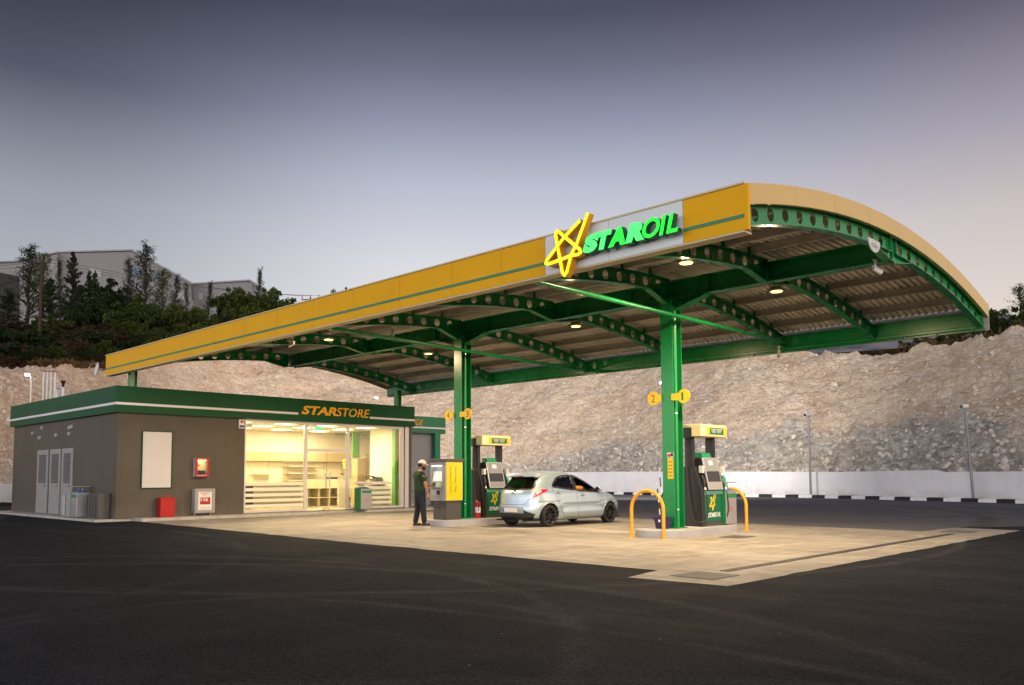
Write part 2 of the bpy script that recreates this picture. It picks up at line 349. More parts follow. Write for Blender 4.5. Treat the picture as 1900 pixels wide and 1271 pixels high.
stone = g.voro(3.2, fine, out='Color'); c = g.mix(g.rng(band, 0, 1, .20, .45), c, g.mix(g.rng(stone, .15, .85), (.30, .21, .14), (.86, .78, .66)))
cr = g.voro(3.2, fine, 'DISTANCE_TO_EDGE'); c = g.mix(g.math('MULTIPLY', g.rng(cr, .0, .10, .55, 0), g.rng(g.noise(.9, 5, .8), .42, .58)), c, (.20, .13, .085))  # stone edges darkened in the colour for the shade they cast
c = g.mix(g.rng(g.noise(1.0, 7, .8, g.mapping((.5, .5, 4.0), (0, .12, 0))), .53, .66, 0, .45), c, (.42, .27, .17)); c = g.mix(g.rng(g.noise(4.5, 4, .8, fine), .58, .66, 0, .7), c, (.25, .165, .105)); c = g.mix(g.rng(g.noise(1.1, 6, .8, strat), .62, .69, 0, .7), c, (.22, .14, .09))
g.put(b.inputs['Base Color'], c); b.inputs['Roughness'].default_value = .95; b.inputs['Specular IOR Level'].default_value = .05
h = g.math('MULTIPLY', g.rng(band, 0, 1, .5, 1.1), g.math('ADD', g.math('MULTIPLY', g.voro(3.2, fine), -.7), g.math('ADD', g.math('MULTIPLY', g.noise(3.5, 8, .8), 1.1), g.math('ADD', g.math('MULTIPLY', g.voro(1.2, fine), -.6), g.math('MULTIPLY', g.noise(1.0, 7, .75, g.mapping((.6, .6, 5.0), (0, .12, 0))), 1.8)))))
g.bump(h, .9, .15, b)
def hash3(p, s): return mnoise.fractal(Vector(p)*s, 1.0, 2.0, 4)
cols = np.arange(-480, 2400, 3.2); rows = 105
V = []; att = []
for px in cols:
    px = float(px); d0 = smooth_i(px, PXK, DWK)+.5; Dc, zc = crest(px); e = (hash3((px*.01, 3, 0), .9)*.9+hash3((px*.05, 7, 0), .9)*.3)
    gl = 3.6*min(1, max(0, (px-860)/300))*(.8+.5*hash3((px*.006, 1, 5), 1))
    for j in range(rows):
        k = j/(rows-1); D = d0+(Dc+.8-d0)*k; z = terr(px, D) if k < 1 else zc
        t_ = (px-950)/F_PX*math.cos(PITCH); P = FH*D+RH*(D*t_); P.z = z+e*k*.7
        q = Vector((P.x, P.y, P.z*1.7))
        vo = mnoise.voronoi(q*.9)[0]; vo2 = mnoise.voronoi(q*2.3)[0]
        n = mnoise.fractal(q*.25, 1, 2, 5)*.45+mnoise.fractal(q*1.1, .8, 2, 4)*.10+((vo[1]-vo[0])*.09+(vo2[1]-vo2[0])*.07)*(1+1.2*min(1, max(0, (3.8-P.z)/2)))
        rill = abs(mnoise.noise(Vector((px*.028+P.z*.12, P.z*.05, 2))))*.2
        edge = min(1, k*8)*min(1, (1-k)*7+.25)
        P = P-(FH*.75-Vector((0, 0, .6)))*((n-rill)*edge)
        V.append(P); att.append(max(0, min(1, .5+(gl-(P.z-1.2))*.45)) if gl > .2 else 0)
nr = rows; F = [(i*nr+j, (i+1)*nr+j, (i+1)*nr+j+1, i*nr+j+1) for i in range(len(cols)-1) for j in range(nr-1)]
me = bpy.data.meshes.new('cut_slope'); me.from_pydata([tuple(p) for p in V], [], F); me.materials.append(cliffm)
a_ = me.attributes.new('rock', 'FLOAT', 'POINT'); a_.data.foreach_set('value', np.array(att, dtype=np.float32))
slope = struct(fin('cliff', me, fixn=False)); slope_bvh = BVHTree.FromPolygons([tuple(p) for p in V], F)
# loose broken stone lying on and under the slope
m = MB(); rr = random.Random(11); ico = bmesh.new(); bmesh.ops.create_icosphere(ico, subdivisions=1, radius=1); IV = [v.co.copy() for v in ico.verts]; IF = [tuple(v.index for v in f.verts) for f in ico.faces]; ico.free()
for k in range(5200):
    px = rr.uniform(-40, 1960); u = rr.random()**1.6; i = int((px-cols[0])/3.2); j = int(u*(rows-2)); p = V[i*nr+j]
    s_ = rr.uniform(.035, .11)*(1.6 if rr.random() < .12 else 1)*(1.5 if u < .35 and px > 900 else 1)
    q = Matrix.Rotation(rr.uniform(0, 6), 3, Vector((rr.random(), rr.random(), rr.random()+.01)).normalized())
    sc = Vector((s_*rr.uniform(.7, 1.6), s_*rr.uniform(.7, 1.6), s_*rr.uniform(.4, .9)))
    m.add([p+q @ Vector((w.x*sc.x*rr.uniform(.75, 1.2), w.y*sc.y*rr.uniform(.75, 1.2), w.z*sc.z)) for w in IV], IF)
rb = m.obj('loose_stones', mat('loose_stone', (.56, .49, .42), .95, 0, .45, 1.2, .5, 12, spec=.1)); rb['kind'] = 'stuff'

# hill above the cut
hillm, t, b = node_mat('scrub_hill'); g = NG(t)
c = g.mix(g.rng(g.noise(.18, 6, .7, dist=.6), .4, .6), (.03, .02, .012), (.12, .065, .028))
c = g.mix(g.rng(g.noise(.5, 5, .7), .45, .62), c, (.03, .024, .017))
c = g.mix(g.rng(g.noise(2.5, 5, .75), .5, .7, 0, .7), c, (.18, .10, .04))
g.put(b.inputs['Base Color'], c); b.inputs['Roughness'].default_value = 1; b.inputs['Specular IOR Level'].default_value = .05; g.bump(g.noise(3, 6, .8), .9, .4, b)
hc = np.arange(-600, 2500, 20.); hr = [0, 1.5, 4, 8, 12, 16, 20, 25, 30, 36, 42, 55, 80, 120]; V2 = []
for px in hc:
    px = float(px); Dc, zc = crest(px)
    for d in hr:
        D = Dc+d+.3; t_ = (px-950)/F_PX*math.cos(PITCH); P = FH*D+RH*(D*t_)
        P.z = terr(px, D)+(mnoise.fractal(P*.09, 1, 2, 4)*1.1+mnoise.fractal(P*.4, 1, 2, 3)*.35)*min(1, d/6)*(1 if px < 1000 else .3)-.12-(1.6*min(1, d/1.5) if 1050 < px < 1690 else 0)
        V2.append(P)
nr2 = len(hr); me = bpy.data.meshes.new('hill'); me.from_pydata([tuple(p) for p in V2], [], [(i*nr2+j, (i+1)*nr2+j, (i+1)*nr2+j+1, i*nr2+j+1) for i in range(len(hc)-1) for j in range(nr2-1)]); me.materials.append(hillm)
struct(fin('hillside', me, smooth=True)); hill_bvh = BVHTree.FromPolygons([tuple(p) for p in V2], [tuple(p.vertices) for p in me.polygons])
def hill_z(x, y):
    for bv in (hill_bvh, slope_bvh):
        h_ = bv.ray_cast(Vector((x, y, 200)), Vector((0, 0, -1)))
        if h_[0]: return h_[0].z
    return 0
# far ridges; the blue of distance haze is put into the scrub colour
farm, t, b = node_mat('hazed_ridge_scrub'); g = NG(t)
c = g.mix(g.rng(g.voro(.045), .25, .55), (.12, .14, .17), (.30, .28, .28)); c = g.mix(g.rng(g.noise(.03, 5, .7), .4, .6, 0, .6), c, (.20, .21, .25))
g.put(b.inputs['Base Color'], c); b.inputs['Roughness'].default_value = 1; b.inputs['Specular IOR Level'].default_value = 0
V3 = []; xs = np.arange(1000, 2600, 16.)
ys = lambda px: float(np.interp(px, [1000, 1300, 1500, 1600, 1700, 1780, 1850, 1900, 2000, 2600], [645, 640, 634, 618, 603, 592, 584, 588, 596, 560]))
for px in xs:
    for k in range(9):
        D = 420+k*35; y = 700+(ys(px)-700)*math.sin(min(1, k/7)*PI/2); p = at(float(px), y, D); p.z += mnoise.fractal(p*.012, 1, 2, 4)*5*min(1, k/2)*(k < 8)
        V3.append(p)
me = bpy.data.meshes.new('hills'); me.from_pydata([tuple(p) for p in V3], [], [(i*9+j, (i+1)*9+j, (i+1)*9+j+1, i*9+j+1) for i in range(len(xs)-1) for j in range(8)]); me.materials.append(farm)
struct(fin('hills', me, smooth=True))


wallp = [(px, Dw(px)) for px in list(range(-640, 2700, 12))]
def gp(px, D): return FH*D+RH*(D*(px-950)/F_PX*math.cos(PITCH))
pts = [gp(px, smooth_i(px, PXK, DWK)) for px, D in wallp]
white, t, b = node_mat('white_render'); g = NG(t)
sz = t.nodes.new('ShaderNodeSeparateXYZ'); t.links.new(g.tc, sz.inputs[0]); c = g.mix(g.rng(g.noise(.5, 5, .6), .35, .7), (.82, .81, .82), (.72, .71, .715))
c = g.mix(g.rng(g.noise(1.2, 6, .75, g.mapping((1, 1, .12))), .52, .72, 0, .35), c, (.52, .49, .46))
c = g.mix(g.math('MULTIPLY', g.rng(sz.outputs[2], .15, .6, 1, 0), g.rng(g.noise(.8, 6, .75), .42, .62, 0, .6)), c, (.46, .37, .30))
g.put(b.inputs['Base Color'], c); b.inputs['Roughness'].default_value = .9; b.inputs['Specular IOR Level'].default_value = .2; g.bump(g.noise(20, 4), .25, .02, b)
def ribbon(pts, off, w_, z0, z1f):
    V = []; n = len(pts)
    for i, p in enumerate(pts):
        d = (pts[min(i+1, n-1)]-pts[max(i-1, 0)]).normalized(); nn = Vector((-d.y, d.x, 0))
        if nn.dot(p) < 0: nn = -nn
        a_ = p+nn*off; c_ = p+nn*(off+w_); zz = z1f(i)
        V += [(a_.x, a_.y, z0), (a_.x, a_.y, zz), (c_.x, c_.y, zz), (c_.x, c_.y, z0)]
    return V
htop = lambda i: float(np.interp(wallp[i][0], [-700, 8, 60, 400, 872, 1160, 1560, 1738], [1.0, 1.02, 1.1, 1.4, 1.6, 1.62, 1.47, 1.52])) if wallp[i][0] < 1738 else 1.42
Vw = ribbon(pts, .0, .25, -.05, htop); n = len(pts)
Fw = [(4*i+k, 4*i+(k+1) % 4, 4*(i+1)+(k+1) % 4, 4*(i+1)+k) for i in range(n-1) for k in range(4)]
me = bpy.data.meshes.new('retaining_wall'); me.from_pydata(Vw, [], Fw); me.materials.append(white)
rp = [(p-(p.normalized())*1.2) for p in pts if p.y > 12 or p.x > -6]; rp = [p for p in rp if p.y > 14]
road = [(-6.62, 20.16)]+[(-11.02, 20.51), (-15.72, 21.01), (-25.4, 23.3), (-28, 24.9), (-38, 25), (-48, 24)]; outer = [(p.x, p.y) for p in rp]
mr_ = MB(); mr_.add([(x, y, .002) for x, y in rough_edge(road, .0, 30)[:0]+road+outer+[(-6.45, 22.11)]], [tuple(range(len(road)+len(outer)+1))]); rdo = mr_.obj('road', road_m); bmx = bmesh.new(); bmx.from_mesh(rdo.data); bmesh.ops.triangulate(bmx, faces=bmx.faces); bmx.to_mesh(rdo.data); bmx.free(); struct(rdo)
tag(fin('retaining_wall', me), 'long low white rendered wall running below the cut rock slope', 'wall')
# kerb: resample by arc length, alternate black and white blocks
cum = [0]
for i in range(1, len(pts)): cum.append(cum[-1]+(pts[i]-pts[i-1]).length)
tot = cum[-1]; step = .92; kp = []
for k in range(int(tot/step)):
    s_ = k*step; i = int(np.searchsorted(cum, s_, side='right')-1); u = (s_-cum[i])/(cum[i+1]-cum[i]); kp.append(pts[i].lerp(pts[i+1], u))
kb = mat('kerb_black', (.010, .010, .012), .6, 0, .3, 5); kw = mat('kerb_white', (.85, .85, .85), .7, 0, .12, 4)
me = bpy.data.meshes.new('kerb'); Vk = []; Fk = []; mi = []
for k in range(len(kp)-1):
    a_, c_ = kp[k], kp[k+1]; d = (c_-a_).normalized(); nn = Vector((-d.y, d.x, 0)); nn = nn if nn.dot(a_) > 0 else -nn; c_ = c_-d*.012
    o = len(Vk)
    for q in (a_, c_):
        for off, z in ((-1.0, -.02), (-.98, .17), (-.55, .18), (-.55, -.02)): v = q+nn*off; Vk.append((v.x, v.y, z))
    Fk += [(o, o+1, o+5, o+4), (o+1, o+2, o+6, o+5), (o+2, o+3, o+7, o+6), (o, o+3, o+2, o+1), (o+4, o+5, o+6, o+7)]; mi += [k % 2]*5
me.from_pydata(Vk, [], Fk); me.materials.append(kb); me.materials.append(kw); me.polygons.foreach_set('material_index', mi)
struct(fin('kerb', me))
m = MB(); Vv = ribbon(pts, -.56, .6, -.02, lambda i: .12); m.add(Vv, Fw); struct(m.obj('verge', mat('verge_soil', (.25, .22, .19), .95, 0, .3, 2, .5, 20)))

# ================================================================== CANOPY
green = mat('green_steel', (.006, .23, .06), .27, 0, .10, 1.5, .03, 30, spec=.5)
dgreen = mat('green_paint_dark', (.004, .085, .030), .38, 0, .12, 1.5, .03, 30)
yel = mat('yellow_panel', (.84, .43, .006), .5, 0, .05, 1.2, .015, 60, spec=.12)
sheet = mat('galvanised_sheet', (.62, .59, .52), .55, .1, .18, 2, .05, 20)
purl = mat('galvanised_purlin', (.46, .43, .41), .45, .35, .2, 3)
whitem = mat('white_panel', (.72, .73, .78), .35, 0, .04, 1)
CY = 15.5
def arch(Y): return 5.83-.69*((Y-CY)/5.54)**2
can = wthing('canopy', 'large green steel filling station canopy with arched roof and yellow front band', 'canopy', (-16.3, 15.5, 0))
# front band: separate panels with open joints
xs = [-27.36, -26.1, -24.6, -23.1, -21.6, -20.1, -18.6, -17.1, -15.6, -14.1, -12.6, -11.1, -9.85, -8.84]
for x0, x1 in zip(xs, xs[1:]):
    MB().box(x0+.004, x1-.004, 9.96, 10.02, 4.52, 5.14).obj('fascia_panel', yel, can)
MB().box(-8.836, -7.56, 9.955, 10.02, 4.52, 5.14).obj('sign_panel', whitem, can)
MB().box(-7.554, -6.264, 9.955, 10.02, 4.52, 5.14).obj('sign_panel', whitem, can)
MB().box(-6.256, -5.33, 9.96, 10.02, 4.52, 5.14).obj('fascia_panel', yel, can)
strm = mat('green_stripe', (.008, .20, .085), .4)
MB().box(-27.36, -8.84, 9.953, 9.9595, 4.685, 4.735).obj('fascia_stripe', strm, can)
MB().box(-6.26, -5.325, 9.953, 9.9595, 4.685, 4.735).obj('fascia_stripe', strm, can)
MB().box(-5.3295, -5.3235, 9.955, 10.02, 4.685, 4.735).obj('fascia_stripe', strm, can)
m = MB(); m.box(-27.38, -5.31, 9.94, 10.03, 5.14, 5.165); m.box(-27.36, -5.33, 9.965, 10.16, 4.495, 4.519); m.obj('fascia_trim', mat('cream_trim', (.62, .52, .30), .4), can)
# end bands following the arch
cream = mat('sky_paled_end_panel', (.66, .47, .17), .34, 0, .04, 1.2, .01, 60)  # yellow panels, with the pale sky reflection mixed into the base colour
for x0, x1 in ((-5.335, -5.27), (-27.40, -27.36)):
    segs = [10.021+(21.06-10.021)*k/8 for k in range(9)]
    for a_, c_ in zip(segs, segs[1:]):
        n = 8; ya = [a_+.003+(c_-a_-.006)*k/n for k in range(n+1)]
        poly = [(y, arch(y)) for y in ya]+[(y, arch(y)-.285) for y in reversed(ya)]
        MB().prism(poly, (x0, 0, 0), (0, 1, 0), (0, 0, 1), (x1-x0, 0, 0)).obj('end_band', cream, can)
MB().box(-5.335, -5.268, 9.962, 10.02, 4.52, 5.139).obj('end_cap', yel, can)
# rear band
m = MB(); m.box(-27.4, -5.27, 21.065, 21.10, 4.55, 5.16); m.obj('rear_band', mat('beige_rear_band', (.42, .38, .33), .5, 0, .1), can)
# roof sheet: trapezoid profile across X, arched along Y
V = []; F = []; prof = [0, .05, .075, .125]; hts = [0, 0, .045, .045]; xx = []; zz = []
x = -27.3
while x < -5.36:
    for p_, h_ in zip(prof, hts):
        if x+p_ < -5.34: xx.append(x+p_); zz.append(h_)
    x += .15
ny = 28
for i in range(len(xx)):
    for j in range(ny+1):
        Y = 10.05+(20.98-10.05)*j/ny; V.append((xx[i], Y, arch(Y)-.06+zz[i]*.9-.02))
F = [(i*(ny+1)+j, (i+1)*(ny+1)+j, (i+1)*(ny+1)+j+1, i*(ny+1)+j+1) for i in range(len(xx)-1) for j in range(ny)]
me = bpy.data.meshes.new('r'); me.from_pydata(V, [], F); me.materials.append(sheet); fin('roof_sheet', me, can, fixn=False)
m = MB()
for k in range(1, 9):
    Y = 10.05+(20.98-10.05)*k/9
# purlins (C sections)
PY = [10.75, 11.75, 12.75, 13.75, 14.75, 16.3, 17.3, 18.3, 19.3, 20.2]
for Y in PY:
    z = arch(Y)-.09; m = MB(); s_ = 1 if Y < CY else -1
    m.box(-27.3, -5.34, Y-.004, Y+.004, z-.15, z); m.box(-27.3, -5.34, Y+.004*s_ if s_ > 0 else Y-.06, Y+.06 if s_ > 0 else Y-.004, z-.15, z-.142)
    m.box(-27.3, -5.34, Y+.004 if s_ > 0 else Y-.06, Y+.06 if s_ > 0 else Y-.004, z-.008, z)
    m.obj('purlin', purl, can)
# castellated arch beams
def bot(Y): return arch(Y)-.545
def arch_beam(X, m, ends=True, post=False):
    b_ = MB(); w = .008
    for (ya, yb, nh) in ((10.07, 15.38, 11), (15.62, 20.95, 11)):
        pitch = (yb-ya-.24)/nh; y0 = ya+.12
        def topz(Y): return arch(Y)-.265
        segs = [ya, y0]+[y0+pitch*(k+1) for k in range(nh)]+[yb]
        for i in range(len(segs)-1):
            a_, c_ = segs[i], segs[i+1]
            hole = 1 <= i <= nh
            kn = 6
            if not hole:
                P = [(a_, bot(a_)), (c_, bot(c_)), (c_, topz(c_)), (a_, topz(a_))]
                for s_ in (-w, w): b_.add([(X+s_, y, z) for y, z in P], [(0, 1, 2, 3)])
                continue
            yc = (a_+c_)/2; zc = (bot(yc)+topz(yc))/2; r = .1; n = 24; outer = []; inner = []
            for k in range(n):
                an = 2*PI*(k+.5)/n; dx, dz = math.cos(an), math.sin(an)
                hw = (c_-a_)/2; t_ = min(hw/abs(dx) if abs(dx) > 1e-6 else 9, .14/abs(dz) if abs(dz) > 1e-6 else 9)
                y = yc+dx*t_; zrel = dz*t_
                zz_ = bot(y)+(topz(y)-bot(y))*(zrel+.14)/.28
                outer.append((y, zz_)); inner.append((yc+dx*r, zc+dz*r))
            # corner fill
            for s_ in (-w, w):
                o = [(X+s_, y, z) for y, z in outer+inner]
                b_.add(o, [(k, (k+1) % n, n+(k+1) % n, n+k) for k in range(n)])
                cs = [(a_, bot(a_)), (c_, bot(c_)), (c_, topz(c_)), (a_, topz(a_))]
                for q in cs:
                    ks = sorted(range(n), key=lambda k: (outer[k][0]-q[0])**2+(outer[k][1]-q[1])**2)[:2]
                    b_.add([(X+s_, *q), (X+s_, *outer[ks[0]]), (X+s_, *outer[ks[1]])], [(0, 1, 2)])
            b_.add([(X-w, y, z) for y, z in inner]+[(X+w, y, z) for y, z in inner], [(k, (k+1) % n, n+(k+1) % n, n+k) for k in range(n)])
        # flanges
        yy = [ya+(yb-ya)*k/16 for k in range(17)]
        for zf, th in ((topz, .012), (bot, -.014)):
            for u_, v_ in zip(yy, yy[1:]):
                z1, z2 = zf(u_), zf(v_)
                b_.add([(X-.075, u_, z1), (X+.075, u_, z1), (X+.075, v_, z2), (X-.075, v_, z2), (X-.075, u_, z1+th), (X+.075, u_, z1+th), (X+.075, v_, z2+th), (X-.075, v_, z2+th)],
                       [(0, 1, 2, 3), (4, 5, 6, 7), (0, 1, 5, 4), (2, 3, 7, 6), (1, 2, 6, 5), (0, 3, 7, 4)])
        for y in (ya, yb): b_.box(X-.07, X+.07, y-.006, y+.006, bot(y)-.01, topz(y)+.01)
        for y in ((ya+.07, yb-.07)):
            for k in range(4): b_.cyl((X-.03, y, bot(y)+.05+k*.065), (X+.03, y, bot(y)+.05+k*.065), .012, n=6)
    # knee plates down to the girder
    for s_ in (-1, 1):
        y1, y2 = CY+s_*.88, CY+s_*.16; z1 = bot(y1)-.012; z2 = 5.12 if not post else 5.02
        b_.add([(X-.075, y1, z1), (X+.075, y1, z1), (X+.075, y2, z2), (X-.075, y2, z2), (X-.075, y1, z1-.014), (X+.075, y1, z1-.014), (X+.075, y2, z2-.014), (X-.075, y2, z2-.014)],
               [(0, 1, 2, 3), (4, 5, 6, 7), (0, 1, 5, 4), (2, 3, 7, 6), (1, 2, 6, 5), (0, 3, 7, 4)])
        b_.add([(X, y1, z1), (X, y2, z2), (X, y2, bot(y2))], [(0, 1, 2)])
        b_.box(X-.012, X+.012, CY+s_*.12-.06, CY+s_*.12+.06, 5.15, 5.55)
    for Y in PY: b_.box(X+.01, X+.02, Y-.05, Y+.05, arch(Y)-.26, arch(Y)-.1); b_.box(X-.03, X+.03, Y-.02, Y+.02, arch(Y)-.26, arch(Y)-.1)
    b_.obj('arch_beam', m, can)
for X, post in ((-5.42, 0), (-7.8, 0), (-10.11, 1), (-13.46, 0), (-16.83, 1), (-21.15, 0), (-25.7, 0)): arch_beam(X, green, post=post)
# centre girder (I beam), haunched at the columns
g_ = MB(); GB = 5.15; GT = 5.52
g_.box(-25.75, -5.5, CY-.006, CY+.006, GB, GT); g_.box(-25.75, -5.5, CY-.11, CY+.11, GT, GT+.014); g_.box(-25.75, -5.5, CY-.11, CY+.11, GB-.016, GB)
for X in (-10.11, -16.83):
    for s_ in (-1, 1):
        x1, x2 = X+s_*.97, X+s_*.16; z2 = 4.90
        g_.add([(x1, CY, GB-.01), (x2, CY, GB-.01), (x2, CY, z2)], [(0, 1, 2)])
        g_.add([(x1, CY-.11, GB-.017), (x1, CY+.11, GB-.017), (x2, CY+.11, z2), (x2, CY-.11, z2), (x1, CY-.11, GB-.033), (x1, CY+.11, GB-.033), (x2, CY+.11, z2-.016), (x2, CY-.11, z2-.016)],
               [(0, 1, 2, 3), (4, 5, 6, 7), (0, 1, 5, 4), (2, 3, 7, 6), (1, 2, 6, 5), (0, 3, 7, 4)])
for X in (-7.8, -13.46, -21.15, -9.1, -11.1, -15.8, -17.9):
    g_.box(X-.006, X+.006, CY-.1, CY+.1, GB, GT)
g_.obj('girder', green, can)
# rear and front eaves beams, rear post brackets
m = MB(); m.box(-27.3, -5.4, 20.96, 20.972, 4.66, 4.98); m.box(-27.3, -5.4, 20.90, 20.96, 4.66, 4.672); m.box(-27.3, -5.4, 20.90, 20.96, 4.968, 4.98); m.obj('eaves_beam', green, can)
m = MB(); m.box(-27.3, -5.4, 10.05, 10.062, 4.66, 4.98); m.box(-27.3, -5.4, 10.062, 10.12, 4.66, 4.672); m.obj('eaves_beam', green, can)
m = MB(); m.box(-27.3, -5.35, 21.02, 21.06, 4.555, 4.60); m.box(-27.3, -5.35, 20.93, 20.97, 4.60, 4.655)
for k in range(28): X = -5.6-k*.78; m.box(X-.02, X+.02, 20.97, 21.062, 4.56, 4.98)
m.obj('bracket_rail', green, can)
m = MB(); m.box(-27.2, -5.5, 20.985, 20.993, 4.605, 4.65); m.obj('gutter', purl, can)
# columns: H sections with a rain pipe
def column(X):
    b_ = MB(); b_.box(X-.15, X+.15, 15.32, 15.338, .165, 5.13); b_.box(X-.15, X+.15, 15.662, 15.68, .165, 5.13); b_.box(X-.006, X+.006, 15.338, 15.662, .165, 5.13)
    b_.box(X-.2, X+.2, 15.28, 15.72, .165, .185); c_ = b_.obj('column', green, can)
    p = MB(); p.cyl((X+.085, 15.5, .19), (X+.085, 15.5, 4.95), .05, n=16); p.obj('rain_pipe', green, c_, smooth=True)
    for z in (.55, 2.62, 4.62): MB().cyl((X+.085, 15.5, z), (X+.085, 15.5, z+.025), .056, n=16).obj('pipe_clip', mat('chrome_clip', (.7, .7, .7), .25, 1), c_, smooth=True)
column(-10.11); column(-16.83)
for Y in (10.3, 20.55):
    b_ = MB(); X = -26.09; b_.box(X-.1, X+.1, Y-.105, Y-.095, 3.7, 4.72); b_.box(X-.1, X+.1, Y+.095, Y+.105, 3.7, 4.72); b_.box(X-.005, X+.005, Y-.095, Y+.095, 3.7, 4.72); b_.obj('post', green, can)
# diagonal brace pipes under the roof
MB().cyl((-9.39, 10.2, 4.57), (-10.01, 20.7, 4.78), .045, n=14).obj('brace_pipe', green, can, smooth=True)
MB().cyl((-15.56, 10.2, 4.57), (-16.96, 20.7, 4.70), .045, n=14).obj('brace_pipe', green, can, smooth=True)

# ---- sign letters and star in front of the white panel
gl_ = mat('lit_green_face', (.0, .55, .05), .4, emit=(.0, 1, .02), estr=.95); gs_ = mat('green_letter_side', (.0, .10, .03), .4)
gl2_ = mat('lit_green_face_bright', (.1, .6, .15), .4, emit=(.03, 1, .16), estr=.95)
ys_ = mat('lit_yellow_star', (.9, .75, .0), .4, emit=(1, .88, .0), estr=.8); yside = mat('yellow_star_side', (.75, .36, .0), .4)
sgn = wthing('sign_lettering', 'glowing green block letters mounted on the white panel of the canopy', 'lettering', (-7.1, 9.8, 4.6))
def letter(ch, x, w, h, bold, lit, slope=.23):
    z0 = 4.655; X0 = x
    o = text('letter', ch, (X0, 9.90, z0), (1, 0, 0), (0, 0, 1), w, h, .10, gs_, sgn, bold, slope, nrm=(0, -1, 0))
    # lit face, slightly proud
    f_ = text('letter_face', ch, (X0, 9.787, z0), (1, 0, 0), (0, 0, 1), w, h, .006, lit, o, bold, slope, nrm=(0, -1, 0)); return o
letter('S', -7.93, .325, .275, .078, gl2_); letter('T', -7.66, .29, .275, .078, gl2_); letter('A', -7.45, .32, .275, .078, gl_); letter('R', -7.13, .33, .275, .078, gl2_)
letter('O', -6.83, .30, .285, .022, gl_); letter('I', -6.545, .12, .275, .03, gl_); letter('L', -6.43, .195, .275, .03, gl_)
star = wthing('sign_star', 'glowing yellow star drawn in one looping line on the white canopy panel', 'star sign', (-8.3, 9.8, 4.4))
zp = [(612, 98), (475, 480), (405, 620), (345, 850), (318, 885), (290, 850), (262, 690), (228, 520), (205, 365), (222, 328), (255, 345), (315, 400), (450, 510), (512, 565), (518, 600), (490, 622), (390, 640), (260, 695), (110, 745), (82, 735), (92, 700), (225, 525), (315, 405), (515, 195)]
sp = [pY(1000+a/6.786, 380+b_/6.786, 9.77) for a, b_ in zp]
def stroke(pts, w_, y0, y1, name, mt, parent):
    m = MB(); n = len(pts)
    for i in range(n-1):
        a_, c_ = pts[i], pts[i+1]; d = Vector((c_.x-a_.x, 0, c_.z-a_.z)).normalized(); nn = Vector((-d.z, 0, d.x))*w_
        e = .0
        q = [a_-nn-d*e, c_-nn+d*e, c_+nn+d*e, a_+nn-d*e]; k = .0004*(i % 3)
        m.add([(p.x, y0-k, p.z) for p in q]+[(p.x, y1+k, p.z) for p in q], [(0, 1, 2, 3), (4, 5, 6, 7), (0, 1, 5, 4), (1, 2, 6, 5), (2, 3, 7, 6), (3, 0, 4, 7)])
        if 0 < i: m.cyl((a_.x, y0-k-.0002, a_.z), (a_.x, y1+k+.0002, a_.z), w_, n=14)
    return m.obj(name, mt, parent)
so = stroke(sp, .03, 9.785, 9.90, 'star_body', yside, star); stroke(sp, .027, 9.772, 9.782, 'star_face', ys_, star)
for p in (sp[6], sp[2], sp[11], sp[16]): MB().cyl((p.x, 9.90, p.z), (p.x, 9.954, p.z), .01, n=6).obj('standoff', gs_, star)

# ---- flood lights under the roof
lens = mat('lamp_lens', (1, .9, .7), .3, emit=(1, .60, .17), estr=4.5); lampg = mat('lamp_housing', (.35, .33, .3), .4, .5)
def flood(x, y, z, label, e):
    f_ = wthing('flood_light', label, 'flood light', (x, y, z), group='square flood lights under the canopy roof')
    m = MB(); m.box(x-.16, x+.16, y-.13, y+.13, z, z+.05); m.box(x-.10, x+.10, y-.07, y+.07, z+.05, z+.11); m.obj('housing', lampg, f_, bevel=.008)
    m = MB(); m.box(x-.15, x-.14, y-.01, y+.01, z+.05, z+.28); m.box(x+.14, x+.15, y-.01, y+.01, z+.05, z+.28); m.box(x-.15, x+.15, y-.01, y+.01, z+.27, z+.28); m.cyl((x, y, z+.28), (x, y, arch(y)-.1), .012, n=8); m.obj('bracket', lampg, f_)
    m = MB(); m.cyl((x, y, z-.012), (x, y, z-.001), .115, n=24); m.obj('lens', lens, f_)
    ld = bpy.data.lights.new('flood_lamp', 'AREA'); ld.shape = 'DISK'; ld.size = .11; ld.energy = e; ld.color = (1, .72, .42)
    lo = bpy.data.objects.new('flood_lamp', ld); COL.objects.link(lo); lo.location = (x, y, z-.03); lo.parent = f_; lo.matrix_parent_inverse = Matrix.Translation(-f_.location)
EF = 360
for x, y, lab in ((-8.03, 12.85, 'front flood light nearest the canopy sign, above the near pump'), (-7.97, 16.2, 'rear flood light nearest the arched end of the canopy'), (-13.5, 16.35, 'flood light between the two green columns'), (-19.75, 16.75, 'rear flood light on the shop side of the far green column'), (-19.65, 13.05, 'front flood light nearest the shop, under the yellow band')):
    flood(x, y, 5.10, lab, EF)

